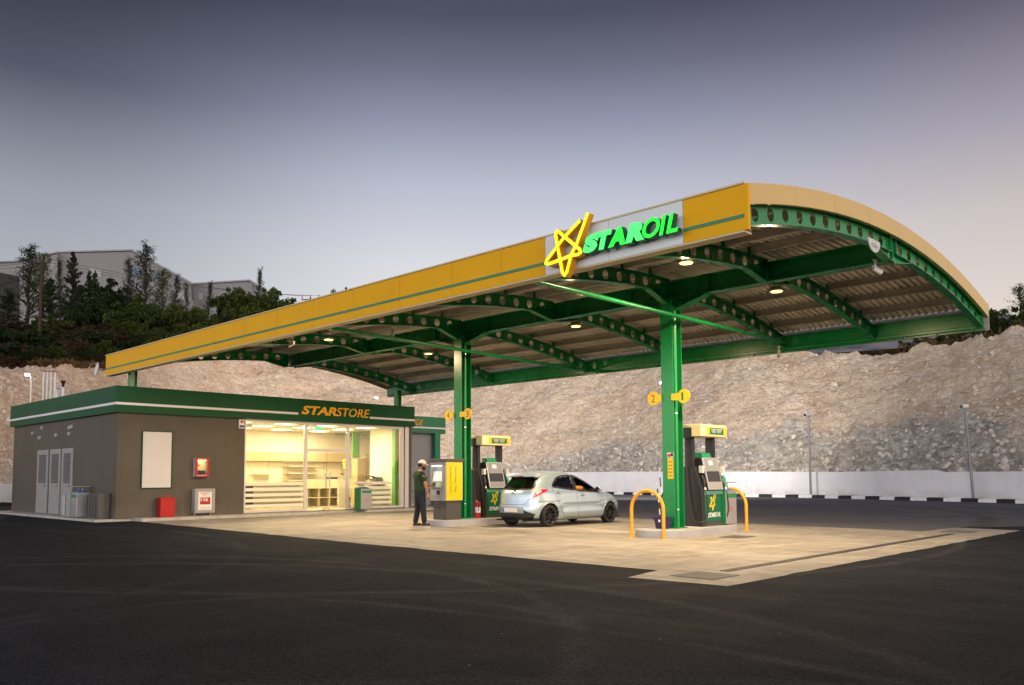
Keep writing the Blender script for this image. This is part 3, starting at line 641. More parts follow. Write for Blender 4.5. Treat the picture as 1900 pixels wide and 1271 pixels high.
# ---- cameras, dish, clearance plate
camw = mat('camera_white', (.7, .7, .7), .35)
def cctv(P, dirv, label, up=True):
    P = Vector(P); d = Vector(dirv).normalized(); c_ = wthing('security_camera', label, 'security camera', P)
    t0 = P+Vector((0, 0, .16 if up else -.16)); m = MB(); m.cyl(t0, t0+Vector((0, 0, .03 if up else -.03)), .045, n=12); m.cyl(P, t0, .014, n=8); m.sphere(P, .025); m.obj('bracket', camw, c_, smooth=True)
    m = MB(); m.cyl(P-d*.04, P+d*.13, .034, n=14); m.box(-.04, .04, -.08, .125, .031, .042, Matrix.Translation(P) @ d.to_track_quat('Y', 'Z').to_matrix().to_4x4()); m.obj('camera_body', camw, c_, smooth=True)
    MB().cyl(P+d*.129, P+d*.134, .025, n=14).obj('lens', mat('black_glass', (.01, .01, .012), .08), c_)
cctv((-5.62, 15.3, 4.98), (.6, .6, -.5), 'white bullet camera hanging at the arched end of the canopy')
cctv((-10.11, 20.6, 4.48), (.2, -.8, -.8), 'white camera at the rear eaves between the columns')
cctv((-20.1, 12.2, 4.94), (-.7, -.6, -.5), 'white bullet camera under the yellow band near the shop')
cctv((-16.83, 13.1, 4.93), (.1, -.3, -1), 'small white camera under the roof left of the far column')
dish = wthing('satellite_dish', 'round white satellite dish on the left end of the canopy', 'satellite dish', (-27.75, 9.95, 4.75))
m = MB(); nu = 28; nv = 7; ax = (-RH*.80-FH*.62+Vector((0, 0, .15))).normalized(); q = ax.to_track_quat('Z', 'Y').to_matrix(); c0 = Vector((-28.0, 9.9, 4.78)); V = []
for s_ in (0, .012):
    for j in range(nv+1):
        r = .225*j/nv
        for i in range(nu): a_ = 2*PI*i/nu; V.append(c0+q @ Vector((r*math.cos(a_)*.93, r*math.sin(a_), r*r*1.1-s_-.06)))
F = []; h_ = (nv+1)*nu
for j in range(nv):
    for i in range(nu): F += [(j*nu+i, j*nu+(i+1) % nu, (j+1)*nu+(i+1) % nu, (j+1)*nu+i), (h_+j*nu+i, h_+(j+1)*nu+i, h_+(j+1)*nu+(i+1) % nu, h_+j*nu+(i+1) % nu)]
for i in range(nu): F.append((nv*nu+i, nv*nu+(i+1) % nu, h_+nv*nu+(i+1) % nu, h_+nv*nu+i))
m.add(V, F); m.obj('reflector', mat('dish_white', (.72, .72, .72), .4), dish, smooth=True)
m = MB(); tip = c0+q @ Vector((0, 0, .2)); m.tube([c0+q @ Vector((0, .2, -.02)), c0+q @ Vector((0, .12, .16)), tip], .008); m.cyl(tip-ax*.03, tip+ax*.03, .028, n=10); m.obj('feed_arm', lampg, dish)
m = MB(); m.tube([c0-ax*.07, c0-ax*.2, Vector((-27.4, 10.2, 4.8))], .018); m.obj('mount', lampg, dish)
clr = wthing('clearance_sign', 'white half round sheet hanging below the arched end of the canopy', 'sign', (-5.33, 14.5, 5.2))
pl = [(14.5+.27*math.cos(a_), 5.31+.22*math.sin(a_)) for a_ in [PI+PI*k/20 for k in range(21)]]
MB().prism(pl, (-5.34, 0, 0), (0, 1, 0), (0, 0, 1), (.012, 0, 0)).obj('plate', mat('white_plastic', (.6, .62, .62), .5), clr)
text('height_text', '4.50m', (-5.327, 14.36, 5.17), (0, 1, 0), (0, 0, 1), .28, .08, .003, mat('grey_print', (.3, .32, .32), .5), clr, nrm=(1, 0, 0))

# ---- pump number discs
ydisc = mat('yellow_disc', (.85, .52, .0), .4); gtxt = mat('green_print', (.01, .16, .06), .5)
def numdisc(X, side, n, label):
    x = X+side*(.44 if side > 0 else .33); t_ = wthing('number_sign', label, 'number sign', (x, 15.2, 2.97), group='round yellow pump number signs on the columns')
    m = MB(); m.cyl((x, 15.27, 2.97), (x, 15.29, 2.97), .15, n=40); m.box(*sorted((X+side*.13, x-side*.1)), 15.272, 15.288, 2.90, 3.04); m.obj('disc', ydisc, t_)
    text('numeral', n, (x-.055, 15.2695, 2.885), (1, 0, 0), (0, 0, 1), .10 if n != '1' else .05, .17, .003, gtxt, t_, .0, nrm=(0, -1, 0))
numdisc(-10.11, -1, '2', 'round yellow sign with number 2 on the left of the near column'); numdisc(-10.11, 1, '1', 'round yellow sign with number 1 on the right of the near column')
numdisc(-16.83, -1, '4', 'round yellow sign with number 4 on the left of the far column'); numdisc(-16.83, 1, '3', 'round yellow sign with number 3 on the right of the far column')
st_ = wthing('notice_sticker', 'tall yellow notice strip with small red warning above it on the near column', 'notice', (-10.1, 15.31, 1.4))
MB().box(-10.13, -9.99, 15.316, 15.3185, 1.22, 1.66).obj('yellow_notice', ydisc, st_)
MB().box(-10.14, -9.98, 15.316, 15.3185, 1.675, 1.78).obj('warning_notice', mat('off_white', (.7, .68, .66), .5), st_)
MB().box(-10.13, -10.06, 15.313, 15.3155, 1.69, 1.75).obj('red_mark', mat('red_print', (.5, .01, .01), .5), st_); MB().box(-10.05, -9.99, 15.313, 15.3155, 1.70, 1.77).obj('black_mark', mat('black_print', (.01, .01, .01), .5), st_)
m = MB()
for k in range(5): m.box(-10.11, -10.01, 15.3135, 15.3155, 1.27+k*.075, 1.30+k*.075)
m.obj('print_lines', mat('print_olive', (.35, .25, .02), .5), st_)

# ================================================================== STORE
dgap = mat('dark_gap', (.03, .03, .03), .9)
SX = -25.95; SYL = 9.85; SYR = 21.0; ZB = .08; ZT = 3.27
swall, t, b = node_mat('ribbed_grey_cladding'); g = NG(t)
w = t.nodes.new('ShaderNodeTexWave'); w.wave_type = 'BANDS'; w.bands_direction = 'DIAGONAL'; w.inputs['Scale'].default_value = 1
sx = t.nodes.new('ShaderNodeSeparateXYZ'); t.links.new(g.tc, sx.inputs[0]); ssum = g.math('ADD', sx.outputs[0], sx.outputs[1])
rib = g.rng(g.math('PINGPONG', g.math('MULTIPLY', ssum, 1), .05), .012, .022); seam = g.rng(g.math('PINGPONG', ssum, .5), 0, .012, 0, 1)
c = g.mix(g.rng(g.noise(.8, 5), .3, .7), (.088, .076, .060), (.108, .094, .074)); c = g.mix(seam, (.074, .064, .051), c)
c = g.mix(g.rng(g.noise(2.2, 5, .7, g.mapping((1, 1, .12))), .5, .8, 0, .5), c, (.075, .066, .054)); szz = g.math('SUBTRACT', sx.outputs[2], 0); c = g.mix(g.math('MULTIPLY', g.rng(szz, .08, .55, 1, 0), g.rng(g.noise(3, 5, .7), .35, .65, .1, .7)), c, (.16, .14, .115))
g.put(b.inputs['Base Color'], c); b.inputs['Roughness'].default_value = .55; b.inputs['Specular IOR Level'].default_value = .25; g.bump(g.math('ADD', rib, g.math('MULTIPLY', seam, .8)), .2, .006, b)
intw = mat('interior_cream', (.86, .81, .66), .8, 0, .04, 1)
alu = mat('aluminium_frame', (.58, .57, .56), .35, .3); stripe = mat('store_stripe', (.72, .72, .75), .4)
sgreen = mat('store_green', (.003, .075, .028), .5, 0, .06, 1, .01, 30, spec=.2); glass = glassmat('shop_glass', (.97, .97, .95), .55)
st = wthing('store', 'low grey clad shop with green parapet band and lit glass front', 'store', (-30, 15, 0))
m = MB(); th = .15; BX = -36.1
m.box(BX, SX, SYL, SYL+th, ZB, ZT)                                     # side wall
m.box(SX-th, SX, SYL+th, 13.98, ZB, ZT); MB().box(SX-th, SX, 20.80, SYR-.002, ZB, ZT).box(-28.28, SX, SYR-.001, SYR+.15, ZB, ZT).obj('wall', swall, st)  # front piers

m.box(BX, BX+th, SYL+th, 24.2, ZB, ZT); m.obj('wall', swall, st)
m = MB(); m.box(BX+th, SX-.01, SYL+th, SYR, 3.30, 3.42); m.box(BX+th, -28.46, SYR, 24.19, 3.30, 3.42); m.obj('roof', mat('roof_felt', (.2, .2, .2), .9, 0, .2), st)
m = MB(); m.box(BX+th, SX-.005, SYL+th+.002, SYR-.002, 3.255, 3.27); m.box(BX+th, -28.46, SYR-.002, 24.19, 3.255, 3.27); m.obj('ceiling', mat('ceiling_tile', (.76, .70, .50), .85), st)
m = MB(); m.box(BX+th, SX-th-.002, SYL+th, SYR-.002, .10, .115); m.box(BX+th, -28.46, SYR-.002, 24.19, .10, .115); m.obj('floor', mat('shop_floor_tile', (.62, .55, .40), .25, 0, .08, 2), st)
m = MB(); m.box(-31.6, -31.5, SYL+th+.01, 24.18, .116, 3.254); m.box(-31.5, -28.47, 24.10, 24.18, .116, 3.254); m.box(-31.5, SX-th-.01, 13.3, 13.4, .116, 3.254); m.box(-28.27, SX-th-.05, 20.84, 20.86, .116, 3.254); m.obj('inner_wall', intw, st)
# parapet band
m = MB(); m.box(BX-.12, SX+.12, SYL-.12, SYL, ZT, 4.07); m.box(SX, SX+.12, SYL, SYR+.2, ZT, 4.07); m.box(BX-.12, BX, SYL, SYR+.2, ZT, 4.07); m.box(BX, SX, SYR+.15, SYR+.2, ZT, 4.07); m.obj('parapet', sgreen, st)
m = MB(); m.box(BX-.13, SX+.125, SYL-.126, SYL-.12, 3.50, 3.575); m.box(SX+.12, SX+.126, SYL-.12, 15.93, 3.50, 3.575); m.box(SX+.12, SX+.126, 19.02, SYR+.2, 3.50, 3.575); m.obj('stripe', stripe, st)
ltr = mat('amber_letter', (.80, .40, .01), .4)
a_ = text('store_lettering', 'STAR', (SX+.12, 16.05, 3.52), (0, 1, 0), (0, 0, 1), 1.47, .315, .05, ltr, st, .036, .22)
text('store_lettering', 'STORE', (SX+.12, 17.50, 3.52), (0, 1, 0), (0, 0, 1), 1.48, .315, .05, ltr, st, .008, .22)
# glass front
fx0, fx1 = SX-.11, SX-.03
m = MB()
for y0, y1 in ((13.98, 14.05), (16.30, 16.42), (18.10, 18.22), (20.62, 20.80)): m.box(fx0, fx1, y0, y1, .116, 3.254)
for y0, y1, z0, z1 in ((14.05, 16.30, .116, .19), (14.05, 16.30, 3.17, 3.254), (18.22, 20.62, .116, .19), (18.22, 20.62, 3.17, 3.254), (16.42, 18.10, 3.17, 3.254), (16.42, 18.10, 2.22, 2.32)): m.box(fx0+.002, fx1-.002, y0, y1, z0, z1)
m.obj('window_frame', alu, st)
m = MB(); m.box(SX-.03, SX+.02, 13.92, 20.9, 3.255, 3.269); m.box(SX-.029, SX+.03, 20.8, 20.98, .1, 3.268); m.obj('frame_trim', alu, st)
for y0, y1, z0, z1, nm in ((14.05, 16.30, .19, 3.17, 'shop_window'), (16.42, 18.10, 2.32, 3.17, 'shop_window'), (18.22, 20.62, .19, 3.17, 'shop_window')): MB().box(SX-.075, SX-.065, y0+.001, y1-.001, z0+.001, z1-.001).obj(nm, glass, st)
MB().box(SX-.082, SX-.066, 17.2555, 17.2645, .125, 2.21).obj('door_seal', mat('seal_grey', (.15, .14, .12), .6), st)
for y0, y1, hy in ((16.44, 17.255, 17.17), (17.265, 18.08, 17.35)):
    d_ = MB().box(SX-.08, SX-.068, y0, y1, .125, 2.21).obj('glass_door', glass, st)
    m = MB(); m.cyl((SX-.01, hy, .95), (SX-.01, hy, 1.45), .024, n=10); m.cyl((SX-.07, hy, 1.02), (SX-.01, hy, 1.02), .01, n=8); m.cyl((SX-.07, hy, 1.38), (SX-.01, hy, 1.38), .01, n=8); m.obj('handle', mat('brushed_steel', (.5, .48, .45), .3, 1), d_, smooth=True)
    m = MB(); m.box(SX-.09, SX-.055, hy-.05, hy+.05, .13, .2); m.box(SX-.09, SX-.055, (16.44 if hy < 17.2 else 17.98), (16.54 if hy < 17.2 else 18.08), 2.16, 2.208); m.obj('patch_fitting', MATS['brushed_steel'], d_)
# frosted bands on the windows
fro = mat('frosted_film', (.80, .78, .62), .6, emit=(1, .85, .5), estr=.0)
for ya, yb in ((14.06, 16.29), (18.5, 20.2)):
    m = MB()
    for k in range(5): m.box(SX-.064, SX-.062, ya, yb, .28+k*.185, .28+k*.185+.105)
    m.obj('window_film', fro, st)
# ceiling panels, exit sign, a/c
ep = mat('ceiling_panel_lit', (1, .9, .6), .4, emit=(1, .82, .48), estr=8)
for x in (-27.2, -28.9, -30.6):
    for y in (14.5, 16.3, 18.1, 19.9)+((21.8, 23.4) if x < -28.5 else ()):
        MB().box(x-.3, x+.3, y-.3, y+.3, 3.235, 3.25).obj('ceiling_light', ep, st)
for x, y in ((-27.3, 15.4), (-29.8, 15.4), (-27.3, 19.0), (-29.8, 19.0), (-30.0, 22.4)):
    ld = bpy.data.lights.new('ceiling_lamp', 'AREA'); ld.size = .6; ld.energy = 145; ld.color = (1, .80, .48); lo = bpy.data.objects.new('ceiling_lamp', ld); COL.objects.link(lo); lo.location = (x, y, 3.2); lo.parent = st; lo.matrix_parent_inverse = Matrix.Translation(-st.location)
m = MB(); m.box(-26.5, -26.48, 17.05, 17.35, 3.02, 3.14); m.obj('exit_light', mat('exit_green', (0, .5, .15), .4, emit=(0, 1, .3), estr=1.1), st)
m = MB(); m.cyl((-28.9, 15.4, 3.17), (-28.9, 15.4, 3.234), .42, n=32); m.obj('air_vent', mat('vent_cream', (.6, .55, .4), .6), st)
# side doors with louvres, vents, hinges
dw = mat('door_grey_white', (.30, .29, .30), .5, 0, .05, 2); dslat = mat('louvre_slat', (.36, .35, .37), .5)
for x0, x1 in ((-33.12, -32.0), (-31.78, -30.74), (-30.58, -29.6)):
    m = MB(); y = SYL-.05; m.box(x0, x0+.14, y, SYL-.002, .09, 2.30); m.box(x1-.14, x1, y, SYL-.002, .09, 2.30); m.box(x0+.14, x1-.14, y, SYL-.002, 2.13, 2.30); m.box(x0+.14, x1-.14, y, SYL-.002, 1.03, 1.13); m.box(x0+.14, x1-.14, y, SYL-.002, .09, .25)
    d_ = m.obj('louvre_door', dw, st, bevel=.006)
    MB().box(x0+.141, x1-.141, y+.018, SYL-.003, .251, 1.029).obj('door_panel', dw, d_)
    m = MB(); Mx = Matrix.Rotation(R(-38), 4, 'X')
    for k in range(18): m.box(x0+.141, x1-.141, -.033, .033, -.003, .003, Matrix.Translation((0, y+.024, 1.165+k*.055)) @ Mx)
    m.obj('louvre', dslat, d_)
    MB().box(x0+.141, x1-.141, SYL-.008, SYL-.004, 1.131, 2.129).obj('louvre_back', mat('louvre_gap', (.10, .10, .10), .9), d_)
    m = MB(); m.cyl((x1-.1, y-.03, 1.05), (x1-.24, y-.03, 1.05), .01, n=8); m.cyl((x1-.1, y, 1.05), (x1-.1, y-.03, 1.05), .01, n=8); m.obj('handle', mat('dark_handle', (.12, .12, .12), .4, .6), d_)
for x, z in ((-33.81, 2.94), (-32.78, 3.10), (-33.01, 2.75), (-31.29, 2.78), (-30.03, 2.98), (-29.80, 3.0), (-30.03, 2.78)):
    m = MB(); m.cyl((x, SYL-.05, z), (x, SYL-.001, z), .07, n=20); m.cyl((x, SYL-.07, z), (x, SYL-.05, z), .045, n=20); m.obj('wall_vent', mat('vent_grey', (.42, .43, .45), .4), st, smooth=True)
# annex with its own band
ax_ = wthing('annex', 'grey annex with green band behind the right end of the shop', 'annex', (-28.3, 23, 0))
m = MB(); m.box(-31.5, -28.3, 24.2, 24.3, .05, 3.2); m.box(-28.45, -28.3, 21.16, 24.2, .05, 3.2); m.obj('wall', mat('annex_grey', (.26, .27, .29), .55, 0, .08, 1.5), ax_)
m = MB(); m.box(-31.6, -28.0, 21.3, 24.75, 3.2, 3.92); m.obj('parapet', mat('annex_green', (.006, .17, .07), .38), ax_)
m = MB(); m.box(-28.0, -27.994, 21.3, 24.75, 3.40, 3.47); m.obj('stripe', stripe, ax_)
text('annex_lettering', 'NGE', (-28.0, 22.72, 3.52), (0, 1, 0), (0, 0, 1), .72, .25, .03, ltr, ax_, .004, .22)
m = MB(); m.box(-28.15, -28.0, 24.15, 24.45, .05, 3.2); m.obj('corner_post', mat('annex_post', (.004, .20, .11), .4), ax_)
m = MB(); m.box(-28.31, -28.29, 21.6, 23.8, .06, .12); m.obj('plinth', alu, ax_)

# ---- fittings on the shop wall
def board(): 
    t_ = wthing('notice_board', 'blank white notice board with green frame on the grey shop wall', 'notice board', (SX, 11, 1.8)); y0, y1, z0, z1 = 10.56, 11.52, .97, 2.75
    MB().box(SX+.002, SX+.02, y0+.03, y1-.03, z0+.03, z1-.03).obj('panel', mat('board_white', (.62, .60, .60), .5, 0, .03, 1), t_)
    m = MB(); m.box(SX+.002, SX+.04, y0, y0+.03, z0, z1); m.box(SX+.002, SX+.04, y1-.03, y1, z0, z1); m.box(SX+.002, SX+.04, y0+.03, y1-.03, z0, z0+.03); m.box(SX+.002, SX+.04, y0+.03, y1-.03, z1-.03, z1); m.obj('frame', sgreen, t_)
board()
redm = mat('red_paint', (.42, .008, .008), .35, 0, .1, 3); wtx = mat('white_print', (.75, .74, .72), .5)
rc = wthing('defibrillator_cabinet', 'small lit red cabinet with glass door on the shop wall', 'cabinet', (SX+.1, 12.4, 1.6)); y0, y1, z0, z1 = 12.20, 12.66, 1.33, 1.93; X1 = SX+.16
m = MB(); m.box(SX+.002, X1, y0, y0+.012, z0, z1); m.box(SX+.002, X1, y1-.012, y1, z0, z1); m.box(SX+.002, X1, y0+.012, y1-.012, z0, z0+.012); m.box(SX+.002, X1, y0+.012, y1-.012, z1-.012, z1); m.obj('box', mat('cabinet_grey', (.45, .45, .5), .5), rc)
MB().box(SX+.0025, SX+.02, y0+.0125, y1-.0125, z0+.0125, z1-.0125).obj('back', mat('cabinet_cream', (.75, .65, .35), .7), rc)
m = MB(); m.box(X1, X1+.012, y0, y0+.08, z0, z1); m.box(X1, X1+.012, y1-.06, y1, z0, z1); m.box(X1, X1+.012, y0+.08, y1-.06, z0, z0+.075); m.box(X1, X1+.012, y0+.08, y1-.06, z1-.07, z1); m.obj('door', redm, rc)
text('print', 'DEFIBRILLATOR', (X1+.012, y0+.09, z1-.05), (0, 1, 0), (0, 0, 1), .29, .03, .002, wtx, rc); text('print', 'EMERGENCY', (X1+.012, y0+.06, z0+.02), (0, 1, 0), (0, 0, 1), .33, .035, .002, wtx, rc)
MB().box(X1-.03, X1-.01, y0+.09, y1-.09, z1-.09, z1-.07).obj('lamp', mat('cabinet_lamp', (1, .9, .6), .4, emit=(1, .75, .3), estr=6), rc)
ld = bpy.data.lights.new('cabinet_lamp', 'AREA'); ld.size = .25; ld.energy = .9; ld.color = (1, .75, .3); lo = bpy.data.objects.new('cabinet_light', ld); COL.objects.link(lo); lo.location = (SX+.09, 12.43, z1-.08); lo.parent = rc; lo.matrix_parent_inverse = Matrix.Translation(-rc.location)
MB().box(SX+.03, SX+.12, y0+.1, y1-.1, z0+.07, z0+.2).obj('case', mat('black_case', (.02, .02, .02), .5), rc, bevel=.01)
m = MB(); m.box(SX+.022, SX+.03, y0+.09, y0+.25, z0+.24, z0+.45); m.obj('leaflet', mat('leaflet', (.7, .6, .5), .7), rc); MB().box(SX+.031, SX+.034, y0+.12, y0+.21, z0+.33, z0+.4).obj('leaflet_mark', mat('orange_print', (.7, .15, .02), .6), rc)
eb = wthing('emergency_box', 'grey emergency box with red printed notice standing against the shop wall', 'emergency box', (SX+.15, 12.5, .1)); y0, y1, z0, z1 = 12.17, 12.85, .17, .95; X1 = SX+.25; gr = mat('box_grey', (.33, .32, .31), .5, 0, .06, 3)
MB().box(SX+.01, X1, y0, y1, z0, z1).obj('body', gr, eb, bevel=.01); m = MB()
for a0, a1, b0, b1 in ((y0+.03, y0+.1, z0+.03, z1-.03), (y1-.1, y1-.03, z0+.03, z1-.03), (y0+.1, y1-.1, z0+.03, z0+.09), (y0+.1, y1-.1, z1-.09, z1-.03)): m.box(X1, X1+.015, a0, a1, b0, b1)
m.obj('door', gr, eb); MB().box(X1+.001, X1+.006, y0+.115, y1-.115, z0+.1, z1-.1).obj('notice', mat('notice_white', (.74, .72, .70), .6), eb)
MB().box(X1+.006, X1+.009, y0+.17, y1-.17, z0+.28, z0+.5).obj('red_panel', redm, eb)
text('print', 'EMERGENCY', (X1+.006, y0+.18, z1-.165), (0, 1, 0), (0, 0, 1), .32, .035, .002, redm, eb, .01); text('print', 'BOX', (X1+.006, y0+.28, z1-.22), (0, 1, 0), (0, 0, 1), .12, .035, .002, redm, eb, .01)
text('print', 'II R&', (X1+.009, y0+.19, z0+.38), (0, 1, 0), (0, 0, 1), .25, .10, .002, wtx, eb, .02); m = MB()
for k in range(2): m.box(X1+.006, X1+.008, y0+.17+k*.02, y1-.17-k*.02, z0+.17-k*.035, z0+.178-k*.035)
m.box(X1+.009, X1+.0105, y0+.18, y1-.18, z0+.355, z0+.362); m.obj('print_lines', mat('print_grey', (.35, .3, .3), .6), eb)
MB().box(X1-.1, X1-.09, y1, y1+.03, z0+.45, z1).obj('side_plate', redm, eb)
m = MB(); m.box(SX+.05, SX+.09, y0+.05, y0+.1, .075, z0); m.box(SX+.05, SX+.09, y1-.1, y1-.05, .095, z0); m.obj('foot', gr, eb)
al = wthing('alarm_box', 'small white alarm siren box at the top left of the shop window', 'alarm', (SX+.04, 13.8, 3.1))
MB().box(SX+.002, SX+.08, 13.72, 13.92, 2.93, 3.24).obj('case', camw, al, bevel=.02); MB().box(SX+.08, SX+.086, 13.77, 13.87, 3.12, 3.2).obj('lens', redm, al); MB().box(SX+.08, SX+.086, 13.74, 13.90, 2.97, 3.04).obj('blue_lens', mat('navy', (.01, .015, .08), .3), al)
rb_ = wthing('sand_bucket', 'red metal sand bucket with handle standing by the shop wall', 'bucket', (-25.72, 11.28, .095))
m = MB(); m.box(-25.86, -25.60, 11.05, 11.50, .097, .66); m.obj('bin', redm, rb_, bevel=.015); MB().box(-25.88, -25.58, 11.03, 11.52, .66, .69).obj('lid', redm, rb_, bevel=.006)
m = MB(); m.tube([(-25.73, 11.2, .69), (-25.73, 11.2, .75), (-25.73, 11.36, .75), (-25.73, 11.36, .69)], .008); m.obj('handle', redm, rb_)
# litter bins
bing = mat('bin_grey', (.36, .36, .38), .35, .4, .06, 2); bgreen = mat('bin_green', (.01, .20, .05), .4); bblue = mat('bin_bag_blue', (.02, .16, .42), .5, bump=.6, bscale=18)
def make_bin(label):
    t_ = thing('litter_bin', label, 'litter bin', group='grey litter bins with green sides')
    MB().box(-.19, .19, -.24, .24, .02, .78).obj('body', bing, t_, bevel=.012)
    MB().box(-.192, -.10, -.252, -.241, .02, .785).box(-.19, .19, -.268, -.253, .02, .80).obj('green_side', bgreen, t_)
    MB().box(.191, .197, -.2, .22, .62, .71).obj('green_label', bgreen, t_)
    b_ = MB(); b_.sphere((0, 0, .79), (.17, .22, .05)); b_.obj('bag', bblue, t_, smooth=True)
    m = MB(); m.box(-.2, .2, -.25, .25, .955, .975)
    for y in (-.16, .16): m.box(-.01, .01, y-.01, y+.01, .78, .955)
    m.obj('lid', bing, t_, bevel=.004)
    m = MB(); 
    for k in range(24):
        a0 = 2*PI*k/24; m.cyl((.193, .055*math.cos(a0), .36+.055*math.sin(a0)), (.196, .055*math.cos(a0), .36+.055*math.sin(a0)), .009, n=6)
    m.box(.192, .196, -.04, .04, .355, .365); m.obj('no_smoking_mark', mat('pale_red_print', (.6, .12, .08), .5), t_)
    m = MB(); m.box(.191, .1935, -.14, .12, .515, .525); m.box(.191, .1935, -.1, .14, .49, .498); m.obj('print_lines', MATS['print_grey'], t_); return t_
bn = make_bin('grey and green litter bin standing in front of the shop window'); bn.location = (-25.65, 18.62, .09)
dup(bn, (-28.0, 9.55, .075), -PI/2, 'grey and green litter bin on the pavement beside the louvred metal cabinet')
b3 = dup(bn, (-9.98, 17.38, .165), PI/2*0, 'grey and green litter bin at the end of the near pump island')
cb = wthing('meter_cabinet', 'grey cabinet with slotted side on the pavement left of the litter bin', 'cabinet', (-28.9, 9.6, .1))
MB().box(-29.3, -28.5, 9.45, 9.82, .08, .82).obj('body', mat('cabinet_metal', (.34, .34, .35), .45, .2, .06, 2), cb, bevel=.01); m = MB()
for k in range(11): m.box(-29.28, -29.02, 9.438, 9.449, .16+k*.055, .19+k*.055)
m.obj('vent_slot', mat('slot_light', (.55, .55, .55), .5), cb); MB().box(-29.0, -28.99, 9.44, 9.449, .1, .8).obj('door_seam', dgap, cb)
ac = wthing('dark_cabinet', 'dark grey metal cabinet on the pavement next to the shop corner', 'cabinet', (-26.8, 9.6, .1))
MB().box(-27.3, -26.35, 9.5, 9.83, .077, .84).obj('body', mat('dark_cabinet', (.085, .08, .075), .5, .2, .1, 2), ac, bevel=.01); m = MB()
for k in range(4): m.box(-27.24+k*.225, -27.23+k*.225, 9.49, 9.499, .12, .8)
m.obj('rib', dgap, ac)
# roof pipes
pipm = mat('grey_pipe', (.5, .5, .5), .4, .3)
for k, px in enumerate((80, 87, 94, 101.5)):
    p = pY(px, 735, 12.2); top = pY(px, 690+k*.3, 12.2); nm = ('left end', 'second', 'third', 'right end')[k]
    t_ = wthing('vent_pipe', 'tall pale vent pipe behind the shop roof, %s of the row of four' % nm, 'vent pipe', (p.x, 12.2, 0), group='tall vent pipes behind the shop')
    m = MB(); m.cyl((p.x, 12.2, -.01), (p.x, 12.2, top.z), .05, n=12); m.obj('pipe', pipm, t_, smooth=True); m = MB(); m.cyl((p.x, 12.2, top.z), (p.x, 12.2, top.z+.05), .09, n=12); m.obj('cap', mat('rusty_cap', (.25, .13, .07), .7), t_, smooth=True)
vp = wthing('valve_pipe', 'bent white pipe with black valve rising behind the shop roof', 'pipe', (-38.5, 12, 0))
q0 = pY(106, 733, 12); q1 = pY(106, 719, 12); q2 = pY(117, 719, 12); q3 = pY(117, 733, 12)
m = MB(); m.tube([(q0.x, 12, -.01), q0, q1, q2, q3, (q3.x, 12, -.01)], .06, n=10); m.obj('pipe', mat('white_pipe', (.6, .62, .66), .4), vp, smooth=True)
m = MB(); t0 = pY(117, 718, 12); m.cyl(t0, t0+Vector((0, 0, .12)), .05, n=10); m.cyl(t0+Vector((0, 0, .12)), t0+Vector((0, 0, .26)), .06, .11, n=10); m.obj('valve', MATS['black'], vp)

# ---- inside the shop
cream = mat('furniture_cream', (.70, .62, .40), .6, 0, .04, 2); shelfm = mat('shelf_metal', (.62, .56, .40), .5); tan = mat('tan_board', (.50, .40, .22), .6)
sh = wthing('wall_shelving', 'cream wall shelving along the back of the shop', 'shelving', (-31.3, 17, .1))
m = MB(); m.box(-31.49, -31.44, 13.42, 21.9, .116, 1.95); m.obj('back_panel', mat('shelf_back', (.76, .70, .50), .7), sh); MB().box(-31.49, -31.1, 13.42, 21.85, 1.98, 2.34).obj('canopy_board', tan, sh)
m = MB()
for k in range(10): m.box(-31.44, -31.42, 13.5+k*.9, 13.53+k*.9, .116, 1.95)
m.obj('upright', shelfm, sh)
for y0, y1, z in ((17.15, 18.1, 1.43), (18.7, 20.2, 1.75), (18.7, 20.2, 1.45), (18.7, 20.2, 1.15), (16.9, 18.2, .95)): MB().box(-31.42, -30.95, y0, y1, z, z+.03).obj('shelf', shelfm, sh)
g1 = wthing('gondola', 'low shelving gondola behind the left shop window', 'shelving', (-28.6, 14.9, .1))
m = MB(); m.box(-28.9, -28.3, 15.1, 17.9, .116, .18); m.box(-28.62, -28.58, 15.1, 17.9, .18, 1.1); m.obj('frame', shelfm, g1); m = MB()
for z in (.4, .65, .9, 1.1): MB().box(-28.9, -28.3, 15.1, 17.9, z, z+.025).obj('shelf', shelfm, g1)
MB().box(-28.299, -28.27, 15.3, 15.6, .2, 1.0).obj('price_rail', dgap, g1)
ct = wthing('counter', 'cream shop counter with open cubby shelves facing the doors', 'counter', (-28.6, 17.6, .1))
m = MB(); m.box(-29.2, -28.6, 18.05, 20.2, .86, .90); m.box(-29.2, -29.15, 18.1, 20.15, .116, .86)
for y in (18.1, 18.62, 19.12, 19.63, 20.11): m.box(-29.15, -28.62, y, y+.04, .116, .86)
for z in (.116, .48): m.box(-29.15, -28.64, 18.14, 20.11, z, z+.03)
m.obj('cubby', cream, ct); MB().box(-28.8, -28.65, 18.2, 20.3, .90, 1.22).obj('raised_front', cream, ct); MB().box(-29.1, -28.9, 19.3, 19.7, .90, 1.30).obj('till', dgap, ct)
ct2 = wthing('service_desk', 'desk with pale striped front behind the right shop window', 'desk', (-27.4, 19.7, .1))
m = MB(); m.box(-27.75, -26.95, 19.25, 20.83, .86, .93); m.box(-27.75, -27.65, 18.9, 19.25, .116, 1.2); m.obj('desk_top', mat('desk_top', (.78, .72, .55), .35), ct2); MB().box(-27.05, -27.0, 19.3, 20.8, .116, .86).obj('desk_front', mat('desk_front', (.55, .58, .48), .3), ct2)
m = MB(); 
for k in range(4): m.box(-26.999, -26.99, 19.3, 20.8, .23+k*.165, .25+k*.165)
m.obj('groove', mat('groove', (.2, .22, .17), .5), ct2)
